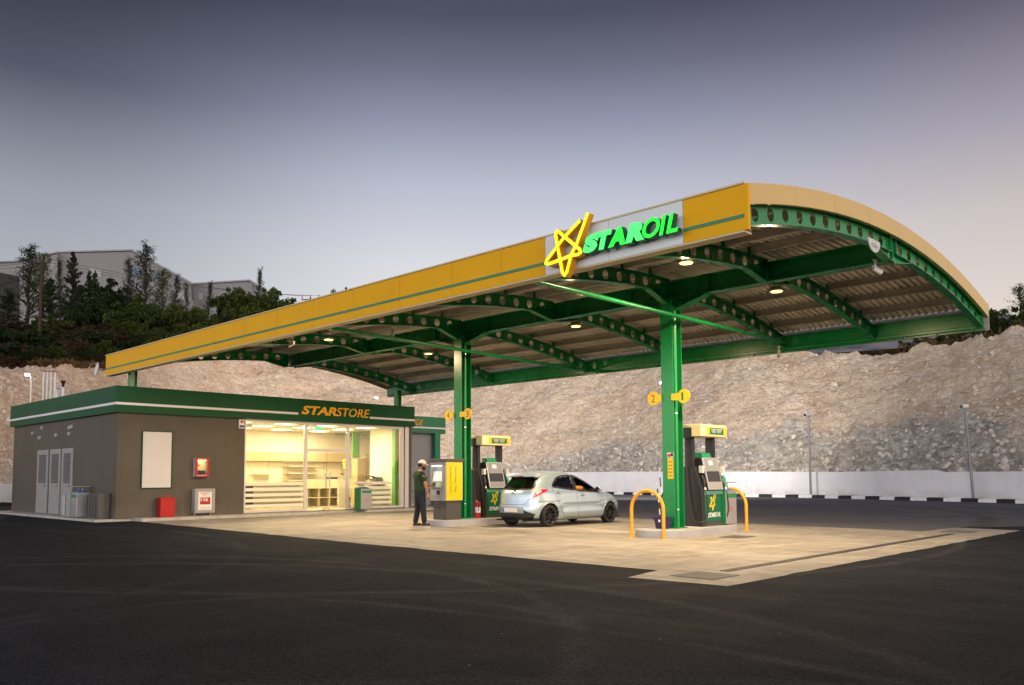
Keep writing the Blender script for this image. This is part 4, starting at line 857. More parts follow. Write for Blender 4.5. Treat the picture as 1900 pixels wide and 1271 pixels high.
cpn = wthing('green_wall_panel', 'tall green panel on the shop wall behind the counter', 'panel', (-29.5, 21, 2)); MB().box(-29.55, -29.5, 20.85, 21.2, 2.12, 3.23).obj('panel', mat('lime_green', (.06, .42, .06), .5), cpn)
cpl = wthing('green_pillar', 'green pillar at the right end of the shop window', 'pillar', (-26.7, 20.6, 1)); MB().box(-26.6, -26.4, 20.68, 20.8, .116, 3.23).obj('pillar', mat('lime_yellow', (.12, .36, .07), .5), cpl)
cup = wthing('tall_cupboard', 'tan cupboard and partition behind the desk', 'cupboard', (-29.5, 21.3, .1)); MB().box(-29.7, -29.3, 20.95, 21.8, .116, 2.08).obj('cupboard_body', tan, cup); MB().box(-29.299, -29.29, 21.42, 21.44, .2, 2.0).obj('door_gap', dgap, cup); MB().box(-31.1, -31.08, 22.7, 24.05, 1.98, 2.34).obj('board', tan, cup)
pr = wthing('printer', 'grey office printer on the desk behind the right window', 'printer', (-27.4, 20.4, .93))
m = MB(); m.box(-27.6, -27.2, 20.30, 20.72, .93, 1.24); m.box(-27.58, -27.25, 20.45, 20.70, 1.24, 1.30); m.obj('printer_body', mat('printer_grey', (.14, .14, .15), .5), pr, bevel=.01); MB().box(-27.55, -27.25, 20.12, 20.30, .93, 1.18).obj('side_tray', mat('printer_beige', (.3, .27, .2), .5), pr, bevel=.01)
MB().box(-.14, .14, -.16, .14, 0, .015, Matrix.Translation((-27.4, 20.36, 1.30)) @ Matrix.Rotation(R(-18), 4, 'X')).obj('paper_tray', MATS['printer_grey'], pr)
for k, y in enumerate((20.68, 22.0)):
    ch = wthing('desk_chair', ('yellow backed chair at the left of the printer', 'yellow backed chair at the right of the printer')[k], 'chair', (-28.1-.5*k, y, .1), group='yellow chairs behind the desk')
    xo = -.5*k; MB().box(-28.15+xo, -28.1+xo, y-.18, y+.18, .75, 1.04).obj('backrest', mat('yellow_seat', (.75, .6, .02), .5), ch, bevel=.03); MB().box(-28.12+xo, -27.85+xo, y-.2, y+.2, .5, .55).obj('seat', MATS['black_case'], ch, bevel=.02); m = MB(); m.cyl((-27.98+xo, y, .116), (-27.98+xo, y, .5), .03); m.obj('leg', MATS['black_case'], ch)
orc = wthing('orchid', 'yellow orchid in a white pot on the counter end', 'plant', (-27.7, 19.1, 1.2)); x, y = -27.7, 19.1; OZ = .18
MB().cyl((x, y, 1.20), (x, y, 1.34), .05, .065, n=14).obj('pot', mat('pot_white', (.7, .6, .55), .4), orc, smooth=True); m = MB(); m.tube([(x, y, 1.3), (x, y+.02, 1.55), (x, y+.10, 1.8), (x, y+.18, 1.98)], .008, n=5); m.obj('stem', mat('stem_green', (.06, .10, .02), .6), orc)
m = MB(); rr = random.Random(2)
for k in range(12): a0 = rr.random()*6.28; m.sphere((x+rr.uniform(-.05, .05), y+.05+rr.uniform(0, .14), 1.66+k*.028), (.04, .05, .035), 8, 5)
m.obj('blossom', mat('blossom_yellow', (.75, .65, .15), .6), orc, smooth=True); m = MB()
for k in range(9): a0 = k*.7; m.add([(x, y, 1.34), (x+.1*math.cos(a0)-.02*math.sin(a0), y+.1*math.sin(a0)+.02*math.cos(a0), 1.44), (x+.2*math.cos(a0), y+.2*math.sin(a0), 1.40+rr.random()*.1), (x+.1*math.cos(a0)+.02*math.sin(a0), y+.1*math.sin(a0)-.02*math.cos(a0), 1.44)], [(0, 1, 2, 3)])
m.obj('leaf', mat('leaf_dark', (.03, .09, .02), .5), orc)
def extinguisher(x, y, z, label, par='fire_extinguisher'):
    t_ = wthing(par, label, 'fire extinguisher', (x, y, z)); m = MB(); m.cyl((x, y, z), (x, y, z+.42), .075, n=18); m.sphere((x, y, z+.42), (.075, .075, .05)); m.obj('cylinder', redm, t_, smooth=True)
    MB().cyl((x, y, z+.15), (x, y, z+.3), .077, n=18).obj('label_band', wtx, t_); m = MB(); m.cyl((x, y, z+.46), (x, y, z+.52), .02, n=8); m.box(x-.015, x+.015, y-.06, y+.03, z+.52, z+.54); m.tube([(x, y, z+.5), (x+.07, y-.04, z+.45), (x+.085, y-.05, z+.2)], .01); m.obj('valve', MATS['black_case'], t_)
extinguisher(-26.5, 18.55, .116, 'slim red fire extinguisher inside the shop door')
# chair outside
chm = mat('taupe_plastic', (.20, .18, .16), .5)
cc = wthing('outdoor_chair', 'dark plastic chair beside the shop corner near the annex', 'chair', (-27.6, 22.1, .075)); x, y = -27.2, 21.95; m = MB()
for dx in (-.2, .2):
    for dy in (-.2, .2): MB().cyl((x+dx*1.1, y+dy*1.1, .075), (x+dx, y+dy, .5), .02, n=8).obj('leg', chm, cc)
MB().box(x-.22, x+.22, y-.22, y+.22, .49, .52).obj('seat', chm, cc, bevel=.02); MB().box(x-.23, x-.2, y-.2, y+.2, .52, .88).obj('backrest', chm, cc, bevel=.02)
for dy in (-.22, .22): MB().tube([(x-.21, y+dy, .75), (x+.05, y+dy, .72), (x+.2, y+dy, .68), (x+.22, y+dy, .5)], .018).obj('armrest', chm, cc)

# ================================================================== PUMP ISLANDS
isl = mat('island_kerb_grey', (.36, .36, .37), .6, 0, .12, 3, .15, 40)
def island(dx, dy, label):
    cx = -10.07+dx; t_ = thing('pump_island', label, 'pump island', (cx, 15.5+dy, 0), group='raised pump islands')
    poly = [(.50*math.cos(a_), -.35+.50*1.05*math.sin(a_)-.2) for a_ in [PI+PI*k/18 for k in range(19)]]
    poly = [(-.43, 1.7), (-.53, -.6)]+[(.53*math.cos(PI+PI*k/18), -.62+.45*math.sin(PI+PI*k/18)) for k in range(19)]+[(.53, -.6), (.50, 1.7), (.36, 2.0), (-.3, 2.0)]
    MB().prism(poly, (0, 0, -.01), (1, 0, 0), (0, 1, 0), (0, 0, .175)).obj('kerb_block', isl, t_, bevel=.012)
    return t_
island(0, 0, 'grey island kerb under the near green column and pump'); i2 = island(-6.60, -.15, 'grey island kerb under the far green column and pay terminal')
blk = mat('pump_black', (.018, .016, .015), .38, 0, .15, 4); crm = mat('pump_cream', (.78, .66, .36), .35, 0, .03, 2); pgrn = mat('pump_green', (.005, .12, .055), .3); silver = mat('pump_silver', (.52, .52, .52), .3, .6)
screenm = mat('screen_grey', (.24, .25, .26), .15); scr2 = mat('screen_dark', (.03, .03, .032), .15); wlab = mat('pump_label', (.62, .60, .58), .5)
def pump(label, shown):
    t_ = thing('fuel_dispenser', label, 'fuel pump', group='green and black fuel pumps on the islands')
    # local frame: x toward the forecourt side, y along the island, base at z=0
    MB().box(-.27, .27, -.36, .42, 0, .10).obj('plinth', mat('granite_dark', (.05, .05, .05), .5, 0, .6, 90), t_)
    c_ = MB().box(-.262, .262, -.36, .42, .10, .72).obj('cabinet', pgrn, t_, bevel=.006); MB().box(.2625, .266, -.36, .42, .70, .78).obj('cabinet_top_strip', mat('pump_teal_strip', (.12, .38, .26), .4), t_)
    MB().box(-.262, .262, -.355, .415, .721, .80).obj('shelf', blk, t_)
    # side pods: wide base narrowing up into hose pillars
    for s_, y0 in ((-1, -.37), (1, .43)):
        prof = [(-.34, 0), (.29, 0), (.27, .78), (.10, 1.33), (-.20, 1.33), (-.33, .6)]
        MB().prism(prof, (0, y0, 0), (1, 0, 0), (0, 0, 1), (0, .12*s_, 0)).obj('side_pod', blk, t_, bevel=.012)
        yy = y0+.06*s_; MB().box(-.17, .04, min(yy-.07*s_, yy+.02*s_), max(yy-.07*s_, yy+.02*s_), 1.331, 1.99).obj('hose_pillar', blk, t_, bevel=.008)
        m = MB()
        for dx in (-.1, -.03): m.box(dx-.006, dx+.006, *sorted((yy+.0205*s_, yy+.03*s_)), 1.35, 1.97)
        m.obj('pillar_groove', mat('pump_dark_groove', (.05, .045, .045), .5), t_)
    # monitor: tilted wedge
    prof = [(-.1, .82), (.30, .80), (.14, 1.52), (-.08, 1.52)]
    MB().prism(prof, (0, -.26, 0), (1, 0, 0), (0, 0, 1), (0, .60, 0)).obj('display_housing', blk, t_, bevel=.01)
    d = Vector((.14-.30, 0, 1.52-.80)); L_ = d.length; d.normalize(); nrm = Vector((d.z, 0, -d.x)); O = Vector((.30, 0, .80))
    def plate(name, y0, y1, a0, a1, off, th, mt, par=t_, bev=0):
        m = MB(); q = []
        for h_ in (off, off+th):
            for (y, a_) in ((y0, a0), (y1, a0), (y1, a1), (y0, a1)): q.append(O+d*a_+nrm*h_+Vector((0, y, 0)))
        m.add(q, [(0, 1, 2, 3), (4, 5, 6, 7), (0, 1, 5, 4), (1, 2, 6, 5), (2, 3, 7, 6), (3, 0, 4, 7)]); return m.obj(name, mt, par, bevel=bev)
    fr = plate('display_frame', -.27, .35, .0, L_, .001, .03, silver, bev=.006)
    plate('upper_display', -.23, .31, .43, L_-.03, .0315, .003, screenm, fr); plate('lower_display', -.23, .31, .18, .42, .0315, .003, scr2, fr); plate('keypad', -.23, .31, .04, .17, .0315, .003, mat('keypad_grey', (.30, .30, .29), .4), fr); plate('white_readout', -.06, .10, .56, .66, .035, .002, mat('readout', (.7, .7, .66), .4, emit=(1, 1, .9), estr=.25), fr)
    MB().prism([(-.12, 1.521), (.13, 1.521), (.08, 1.64), (-.1, 1.64)], (0, -.16, 0), (1, 0, 0), (0, 0, 1), (0, .36, 0)).obj('green_hood', mat('hood_green', (.01, .24, .10), .4), t_, bevel=.01)
    # header
    h_ = MB().box(-.36, .32, -.56, .56, 1.99, 2.26).obj('header', crm, t_, bevel=.012)
    MB().box(.3205, .328, -.30, .52, 2.035, 2.20).obj('header_yellow', mat('header_yellow', (.8, .5, .01), .4), h_); MB().box(.3285, .332, -.20, .40, 2.045, 2.19).obj('header_green', pgrn, h_)
    m = MB()
    for k in range(4): m.box(.3322, .334, -.16+.02*k, .08-.01*k, 2.155-k*.025, 2.163-k*.025); m.box(.3322, .334, .11, .34-.02*k, 2.158-k*.025, 2.166-k*.025)
    m.obj('print_lines', wtx, h_); MB().box(-.24, .09, -.575, -.5605, 1.96, 2.19).obj('hose_guide', blk, t_, bevel=.01)
    # logo on the cabinet: looping star and lettering
    lg = [(.08, .60), (-.02, .30), (-.05, .24), (-.06, .30), (-.12, .50), (-.13, .54), (-.10, .53), (.03, .40), (.05, .37), (.02, .355), (-.16, .33), (-.19, .335), (-.17, .36), (-.02, .50), (.03, .62)]
    m = MB(); n = len(lg)
    for i in range(n-1):
        a_, b_ = Vector((0, lg[i][0]+.02, lg[i][1]+.10)), Vector((0, lg[i+1][0]+.02, lg[i+1][1]+.10)); dd = (b_-a_).normalized(); q = Vector((0, -dd.z, dd.y))*.011; k = .0003*(i % 2)
        m.add([(.2632+k, p.y, p.z) for p in (a_-q, b_-q, b_+q, a_+q)]+[(.266+k, p.y, p.z) for p in (a_-q, b_-q, b_+q, a_+q)], [(0, 1, 2, 3), (4, 5, 6, 7), (0, 1, 5, 4), (1, 2, 6, 5), (2, 3, 7, 6), (3, 0, 4, 7)])
    m.obj('star_logo', mat('logo_yellow', (.85, .62, .01), .4), c_)
    text('logo_lettering', 'STAR', (.2632, -.24, .19), (0, 1, 0), (0, 0, 1), .33, .105, .003, mat('logo_white', (.8, .8, .8), .4), c_, .025, .22); text('logo_lettering', 'OIL', (.2632, .10, .20), (0, 1, 0), (0, 0, 1), .21, .10, .003, MATS['logo_white'], c_, .0, .22)
    # nozzles and hoses
    noz = mat('nozzle_green', (.01, .30, .10), .4); nzo = mat('nozzle_orange', (.8, .35, .01), .4)
    for k, (y, mt) in enumerate(((-.42, blk), (.47, noz))):
        x = .22; MB().box(x-.03, x+.06, y-.04, y+.04, 1.18, 1.34).obj('price_tag', wlab, t_)
        m = MB(); m.tube([(x+.02, y, 1.12), (x+.07, y, 1.02), (x+.07, y, .92), (x+.10, y, .82)], [.03, .038, .03, .02], n=10); b_ = m.obj('nozzle', mt, t_, smooth=True)
        MB().cyl((x+.09, y, .86), (x+.105, y, .80), .024, n=10).obj('nozzle_collar', camw, b_)
        pts = [(x+.10, y, .82), (x+.13, y+.02, .60), (x+.14, y+.03, .35), (x+.10, y-.0, .17), (x+.02, y-.09 if k == 0 else y+.1, .10), (x-.16, y-.14 if k == 0 else y+.14, .20), (x-.26, y-.13 if k == 0 else y+.13, .8), (x-.30, y-.12 if k == 0 else y+.12, 1.4), (x-.30, y-.1 if k == 0 else y+.1, 2.0)]
        P = [Vector(p) for p in pts]; out = []
        for i in range(len(P)-1):
            p0, p1, p2, p3 = P[max(i-1, 0)], P[i], P[i+1], P[min(i+2, len(P)-1)]
            for s_ in range(6):
                u = s_/6; out.append(.5*((2*p1)+(p2-p0)*u+(2*p0-5*p1+4*p2-p3)*u*u+(3*p1-p0-3*p2+p3)*u**3))
        MB().tube(out+[P[-1]], .014, n=8).obj('hose', blk, t_, smooth=True)
    m = MB(); m.tube([(.1, .50, 1.1), (.16, .53, 1.02), (.18, .53, .9)], [.03, .036, .025]); m.obj('nozzle', nzo, t_, smooth=True)
    m = MB(); m.tube([(-.24, -.43, 1.12), (-.3, -.43, 1.02), (-.32, -.43, .9)], [.03, .036, .025]); m.obj('nozzle', noz, t_, smooth=True)
    return t_
p1 = pump('green and black fuel pump with cream header beside the near column', 1); p1.location = (-10.12, 16.70, .165)
dup(p1, (-16.80, 16.46, .165), 0, 'green and black fuel pump with cream header partly hidden by the parked car')
extinguisher(-16.55, 15.80, .165, 'red fire extinguisher standing beside the far column on the island')

# hoops
hoopm = mat('hoop_yellow', (.80, .36, .01), .32, 0, .10, 4)
def hoop(x0, x1, Y, label):
    t_ = wthing('barrier_hoop', label, 'barrier', ((x0+x1)/2, Y, 0), group='yellow steel barrier hoops'); r = (x1-x0)/2; cx = (x0+x1)/2; zt = .98-r
    pts = [(x0, Y, 0), (x0, Y, zt*.5)]+[(cx-r*math.cos(PI*k/20), Y, zt+r*math.sin(PI*k/20)) for k in range(21)]+[(x1, Y, zt*.5), (x1, Y, 0)]
    MB().tube(pts, .036, n=14).obj('tube', hoopm, t_, smooth=True)
    m = MB(); [m.cyl((x, Y, .004), (x, Y, .016), .075, n=18) for x in (x0, x1)]; m.obj('base_plate', hoopm, t_)
hoop(-10.45, -9.66, 14.42, 'yellow steel hoop in front of the near pump island'); hoop(-10.5, -9.70, 17.9, 'yellow steel hoop behind the near pump island')
# squeegee bucket
bk = wthing('cleaning_bucket', 'dark blue bucket at the foot of the near column', 'bucket', (-10.1, 15.1, .165)); navy = mat('navy_plastic', (.012, .015, .07), .4)
m = MB(); a = [(-10.28, 14.98), (-9.98, 14.98), (-9.98, 15.24), (-10.28, 15.24)]; e_ = .03
m.add([(x, y, .167) for x, y in [(-10.25, 15.01), (-10.01, 15.01), (-10.01, 15.21), (-10.25, 15.21)]]+[(x, y, .40) for x, y in a], [(0, 1, 2, 3), (0, 1, 5, 4), (1, 2, 6, 5), (2, 3, 7, 6), (3, 0, 4, 7)]); m.obj('tub', navy, bk)
m = MB(); m.box(-10.30, -9.96, 14.96, 14.98, .375, .41); m.box(-10.30, -9.96, 15.24, 15.26, .375, .41); m.box(-10.30, -10.28, 14.98, 15.24, .375, .41); m.box(-9.98, -9.96, 14.98, 15.24, .375, .41); m.obj('rim', navy, bk); MB().box(-10.15, -10.10, 14.955, 14.96, .31, .36).obj('sticker', wtx, bk)
blackp = mat('pole_black', (.02, .02, .02), .5); whitep = mat('pole_white', (.7, .7, .7), .5)
for k, (x, zt) in enumerate(((-10.22, .86), (-10.15, 1.10))):
    t_ = wthing('squeegee', ('shorter black and white striped squeegee pole in the blue bucket', 'taller black and white striped squeegee pole in the blue bucket')[k], 'squeegee', (x, 15.1, .2), group='squeegee poles in the blue bucket')
    a_ = Vector((x+.03, 15.12, .2)); b_ = Vector((x, 15.05, zt+.12))
    for i in range(6): MB().cyl(a_.lerp(b_, i/6), a_.lerp(b_, (i+1)/6), .012, n=8).obj('pole_band', blackp if i % 2 else whitep, t_)
    MB().cyl(b_, b_+Vector((0, 0, .03)), .015, n=8).obj('tip', blackp, t_)

# ---- pay terminal
pt = wthing('pay_terminal', 'grey and yellow pay terminal on a dark pedestal before the far column', 'pay terminal', (-16.75, 14.85, .165))
x0, x1, y0, y1 = -17.08, -16.46, 14.55, 15.16; tg = mat('terminal_grey', (.34, .33, .33), .45, .1, .04, 2); td = mat('terminal_dark', (.075, .07, .065), .6, 0, .25, 25, .2, 80)
MB().box(x0+.05, x1-.04, y0+.07, y1-.03, .166, .66).obj('pedestal', td, pt, bevel=.006)
m = MB(); m.box(x0, x1, y0+.14, y1, .66, 1.68); m.box(x0, x0+.05, y0, y0+.14, .66, 1.68); m.box(x1-.14, x1, y0, y0+.14, .66, 1.68); m.box(x0+.05, x1-.14, y0, y0+.14, .66, .98); m.box(x0+.05, x1-.14, y0, y0+.14, 1.60, 1.68); m.obj('housing', tg, pt)
MB().box(x0-.03, x1+.03, y0-.05, y1+.03, 1.68, 1.76).obj('cap', td, pt, bevel=.006)
MB().box(x1+.0005, x1+.008, y0+.03, y1-.02, .675, 1.672).obj('yellow_panel', mat('terminal_yellow', (.85, .58, .01), .35), pt)
mt_ = mat('terminal_print', (.04, .16, .03), .5)
text('lettering', 'Χρηματοδεκτης', (x1+.008, y0+.22, .84), (0, 0, 1), (0, -1, 0), .74, .09, .003, mt_, pt, .003, nrm=(1, 0, 0))
text('lettering', 'Pay Terminal', (x1+.008, y0+.40, .90), (0, 0, 1), (0, -1, 0), .64, .10, .003, mt_, pt, .003, nrm=(1, 0, 0))
MB().box(x0+.06, x1-.15, y0+.01, y0+.13, 1.565, 1.59).obj('lamp', mat('terminal_lamp', (1, 1, .9), .4, emit=(.9, 1, .7), estr=2.5), pt)
MB().box(x0+.07, x1-.16, y0+.10, y0+.139, 1.24, 1.50).obj('recess_panel', mat('recess_steel', (.45, .43, .42), .3, .6), pt)
MB().box(-.2, .2, -.01, .01, 0, .27, Matrix.Translation(((x0+x1)/2-.04, y0+.03, 1.17)) @ Matrix.Rotation(R(-12), 4, 'X')).obj('screen', mat('terminal_screen', (.7, .72, .70), .3, emit=(.9, .95, .9), estr=.35), pt)
MB().box(-.22, .2, -.03, .03, 0, .17, Matrix.Translation(((x0+x1)/2-.04, y0-.03, .99)) @ Matrix.Rotation(R(-24), 4, 'X')).obj('keypad_shelf', silver, pt, bevel=.006)
MB().box(-.16, -.03, -.034, -.031, .03, .14, Matrix.Translation(((x0+x1)/2-.04, y0-.03, .99)) @ Matrix.Rotation(R(-24), 4, 'X')).obj('card_slot', blk, pt)
MB().box(.02, .14, -.034, -.031, .03, .14, Matrix.Translation(((x0+x1)/2-.04, y0-.03, .99)) @ Matrix.Rotation(R(-24), 4, 'X')).obj('keypad', mat('green_lit_keypad', (.2, .5, .3), .4, emit=(.2, .8, .4), estr=.3), pt)
MB().box(x0+.06, x1-.16, y0-.012, y0-.0005, .80, .95).obj('lower_plate', mat('recess_steel', (.4, .4, .4), .3), pt); MB().box(x0+.28, x0+.42, y0-.016, y0-.0125, .82, .93).obj('receipt_slot', blk, pt)

# ================================================================== CAR
def catmull(xs, ys, q):
    xs = np.array(xs, float); ys = np.array(ys, float); h = np.diff(xs); d = np.diff(ys)/h; mm = np.zeros(len(xs)); mm[1:-1] = (d[:-1]*h[1:]+d[1:]*h[:-1])/(h[1:]+h[:-1]); mm[0] = d[0]; mm[-1] = d[-1]
    i = np.clip(np.searchsorted(xs, q, side='right')-1, 0, len(xs)-2); t = (q-xs[i])/h[i]
    return (2*t**3-3*t**2+1)*ys[i]+(t**3-2*t**2+t)*h[i]*mm[i]+(-2*t**3+3*t**2)*ys[i+1]+(t**3-t**2)*h[i]*mm[i+1]
CZ = [.17, .22, .35, .48, .60, .70, .78, .85, .91, .97, 1.08, 1.20, 1.29, 1.345, 1.38, 1.395]
CW = [.66, .705, .745, .755, .755, .750, .742, .730, .705, .685, .640, .588, .540, .480, .37, .22]
CR = [.16, .07, .01, .0, .025, .048, .062, .08, .108, .155, .25, .36, .44, .53, .70, .95]
CF = [3.76, 3.85, 3.90, 3.905, 3.86, 3.76, 3.58, 3.30, 2.98, 2.86, 2.66, 2.42, 2.17, 1.98, 1.78, 1.55]
NR = 64; zq = np.concatenate([np.linspace(.17, 1.30, 46), np.linspace(1.30, 1.395, NR-45)[1:]])
idx = np.arange(len(CZ)); tz = np.interp(zq, CZ, idx)
wq, rq, fq = [catmull(CZ, q, zq) for q in (CW, CR, CF)]
NC = 168; carV = []
for k in range(len(zq)):
    z_ = zq[k]; w_, s0, s1 = wq[k], rq[k], fq[k]; sc_ = (s0+s1)/2; hh = (s1-s0)/2
    nf = float(np.interp(z_, [.17, .5, .9, 1.0, 1.4], [4.2, 4.2, 3.8, 4.2, 3.2])); nb = float(np.interp(z_, [.17, .6, .9, 1.1, 1.4], [4.6, 4.2, 4.4, 4.6, 3.6]))
    for i in range(NC):
        a_ = 2*PI*i/NC; ca, sa = math.cos(a_), math.sin(a_); n_ = nf if sa > 0 else nb
        x = w_*math.copysign(abs(ca)**(2/n_), ca); s_ = sc_+hh*math.copysign(abs(sa)**(2/n_), sa)
        # flares over the wheels, crease along the flank, scooped sill
        fl = sum(math.exp(-((s_-sw)/.36)**2) for sw in (.70, 3.20))*math.exp(-((z_-.55)/.16)**2)*.028
        cre = -.012*math.exp(-((z_-.62)/.035)**2)-.030*math.exp(-((z_-.33)/.10)**2)*(1 if 1.15 < s_ < 2.85 else 0)
        if abs(x) > .5*w_ and .2 < s_ < 3.7: x += math.copysign(fl+cre, x)
        zz_ = z_+.04*math.exp(-((s_-2.4)/.9)**2)*0
        # rear sinks slightly toward front belt wedge, bonnet crown
        if z_ < 1.0 and s_ > 2.9: zz_ += .035*(1-(x/.75)**2)*max(0, min(1, (z_-.72)/.15))
        if z_ > 1.2: zz_ += .03*(1-min(1, (x/.6)**2))*(z_-1.2)/.2
        carV.append(Vector((x, s_, zz_)))
carF = [(k*NC+i, k*NC+(i+1) % NC, (k+1)*NC+(i+1) % NC, (k+1)*NC+i) for k in range(len(zq)-1) for i in range(NC)]
top = Vector((0, 1.25, 1.43)); carV.append(top); carF += [((len(zq)-1)*NC+i, (len(zq)-1)*NC+(i+1) % NC, len(carV)-1) for i in range(NC)]
cbv = BVHTree.FromPolygons([tuple(v) for v in carV], carF)
def inpoly(x, y, P):
    c_ = False; j = len(P)-1
    for i in range(len(P)):
        if (P[i][1] > y) != (P[j][1] > y) and x < (P[j][0]-P[i][0])*(y-P[i][1])/(P[j][1]-P[i][1])+P[i][0]: c_ = not c_
        j = i
    return c_
def spl(P, n=6):                        # closed polygon with rounded corners
    out = []; N_ = len(P)
    for i in range(N_):
        a_, b_, c_ = Vector(P[i-1]), Vector(P[i]), Vector(P[(i+1) % N_]); r = min(.05, (a_-b_).length*.4, (c_-b_).length*.4); p0 = b_+(a_-b_).normalized()*r; p2 = b_+(c_-b_).normalized()*r
        for k in range(n): t = k/(n-1); q = p0*(1-t)**2+b_*2*t*(1-t)+p2*t*t; out.append((q.x, q.y))
    return out
RG = spl([(.86, 1.035), (.98, 1.13), (1.12, 1.235), (1.35, 1.28), (1.69, 1.295), (1.665, .945)]); FG = spl([(1.80, .93), (1.775, 1.295), (2.0, 1.275), (2.3, 1.165), (2.60, 1.0), (2.78, .875)])
BW = spl([(-.53, .985), (-.44, 1.255), (.44, 1.255), (.53, .985), (.0, .955)]); WS = spl([(-.60, .945), (-.43, 1.26), (.43, 1.26), (.60, .945)])
def drop(P, side):                      # returns True for car faces lying in a window
    c_ = P
    if side == 'S': return abs(c_.x) > .42 and (inpoly(c_.y, c_.z, RG) or inpoly(c_.y, c_.z, FG))
    if side == 'B': return c_.y < 1.0 and inpoly(c_.x, c_.z, BW)
    return c_.y > 1.9 and abs(c_.x) < .62 and inpoly(c_.x, c_.z, WS)
def arch_cut(P): return abs(P.x) > .45 and any((P.y-sw)**2+(P.z-.285)**2 < .33**2 for sw in (.70, 3.20))
paint, t, b = node_mat('silver_blue_paint'); g = NG(t); b.inputs['Base Color'].default_value = (.42, .53, .62, 1); b.inputs['Metallic'].default_value = .55; b.inputs['Roughness'].default_value = .32; b.inputs['Coat Weight'].default_value = .8; b.inputs['Coat Roughness'].default_value = .04
g.bump(g.noise(600, 2), .03, .001, b)
kf = []
for f in carF:
    c_ = sum((carV[i] for i in f), Vector())/len(f)
    if arch_cut(c_) or drop(c_, 'S') or drop(c_, 'B') or drop(c_, 'W'): continue
    kf.append(f)
car = thing('parked_car', 'pale silver blue hatchback standing between the two pump islands', 'car', (-14.92, 15.40, 0))
me = bpy.data.meshes.new('b'); me.from_pydata([tuple(v) for v in carV], [], kf); me.materials.append(paint)
body = fin('body', me, car, smooth=True); so_ = body.modifiers.new('thick', 'SOLIDIFY'); so_.thickness = .02; so_.offset = -1
trim = mat('car_black_trim', (.016, .015, .016), .45); cglass = glassmat('car_glass', (.72, .82, .80), .9, 1.5); cglass2 = glassmat('car_glass_tinted', (.10, .13, .11), .9, 1.6)
def drape(poly, axis, name, mt, off=.004, par=body, holes=None, res=.02, thick=0, side=1):
    """lay a flat outline onto the car skin. axis 'x' (outline in s,z), 'r' rear or 'f' front (outline in x,z)"""
    us = [p[0] for p in poly]; vs = [p[1] for p in poly]; u0, u1, v0, v1 = min(us), max(us), min(vs), max(vs); nu = max(2, int((u1-u0)/res)); nv = max(2, int((v1-v0)/res))
    bm_ = bmesh.new(); vv = [bm_.verts.new((p[0], p[1], 0)) for p in poly]; fc = bm_.faces.new(vv)
    for k in range(1, nu): u = u0+(u1-u0)*k/nu; bmesh.ops.bisect_plane(bm_, geom=bm_.verts[:]+bm_.edges[:]+bm_.faces[:], plane_co=(u, 0, 0), plane_no=(1, 0, 0))
    for k in range(1, nv): v = v0+(v1-v0)*k/nv; bmesh.ops.bisect_plane(bm_, geom=bm_.verts[:]+bm_.edges[:]+bm_.faces[:], plane_co=(0, v, 0), plane_no=(0, 1, 0))
    if holes: 
        for f in [f for f in bm_.faces if inpoly(f.calc_center_median().x, f.calc_center_median().y, holes)]: bm_.faces.remove(f)
    for v in bm_.verts:
        u, w_ = v.co.x, v.co.y
        if axis == 'x': o_, d_ = Vector((2*side, u, w_)), Vector((-side, 0, 0))
        elif axis == 'd': k_ = .70711; o_, d_ = Vector((side*k_*u, k_*u, w_))+Vector((side*k_, -k_, 0))*1.5, Vector((-side*k_, k_, 0))
        elif axis == 'r': o_, d_ = Vector((u, -2, w_)), Vector((0, 1, 0))
        else: o_, d_ = Vector((u, 6, w_)), Vector((0, -1, 0))
        h_ = cbv.ray_cast(o_, d_)
        if h_[0] is None: h_ = (cbv.find_nearest(o_+d_*1.4)[0], Vector(-d_))
        n_ = h_[1] if h_[1].dot(-d_) > 0 else -h_[1]; v.co = h_[0]+n_*off
    me = bpy.data.meshes.new(name); bm_.to_mesh(me); bm_.free(); me.materials.append(mt); o = fin(name, me, par, smooth=2, fixn=True)
    return o
def band(poly, w_):                      # inset copy of an outline
    c_ = Vector((sum(p[0] for p in poly)/len(poly), sum(p[1] for p in poly)/len(poly))); out = []
    for i, p in enumerate(poly):
        a_, b_ = Vector(poly[i-1]), Vector(poly[(i+1) % len(poly)]); d_ = (b_-a_).normalized(); n_ = Vector((-d_.y, d_.x)); 
        if n_.dot(c_-Vector(p)) < 0: n_ = -n_
        q = Vector(p)+n_*w_; out.append((q.x, q.y))
    return out
for sd_ in (1, -1):
    for P, nm in ((RG, 'side_window'), (FG, 'side_window')):
        out_ = band(P, -.035); drape(out_, 'x', 'window_surround', trim, .003, car, holes=band(P, .006), res=.012, side=sd_)
        if not (P is FG and sd_ == 1): drape(P, 'x', nm, cglass if P is FG else cglass2, -.006, car, side=sd_)
    drape([(1.66, .93), (1.81, .915), (1.79, 1.305), (1.70, 1.31)], 'x', 'door_pillar', trim, .004, car, side=sd_)
drape(band(BW, -.03), 'r', 'window_surround', trim, .003, car, holes=band(BW, .006), res=.012); drape(BW, 'r', 'rear_window', cglass2, -.006, car)
drape(band(WS, -.03), 'f', 'window_surround', trim, .003, car, holes=band(WS, .006), res=.012); drape(WS, 'f', 'windscreen', cglass, -.006, car)
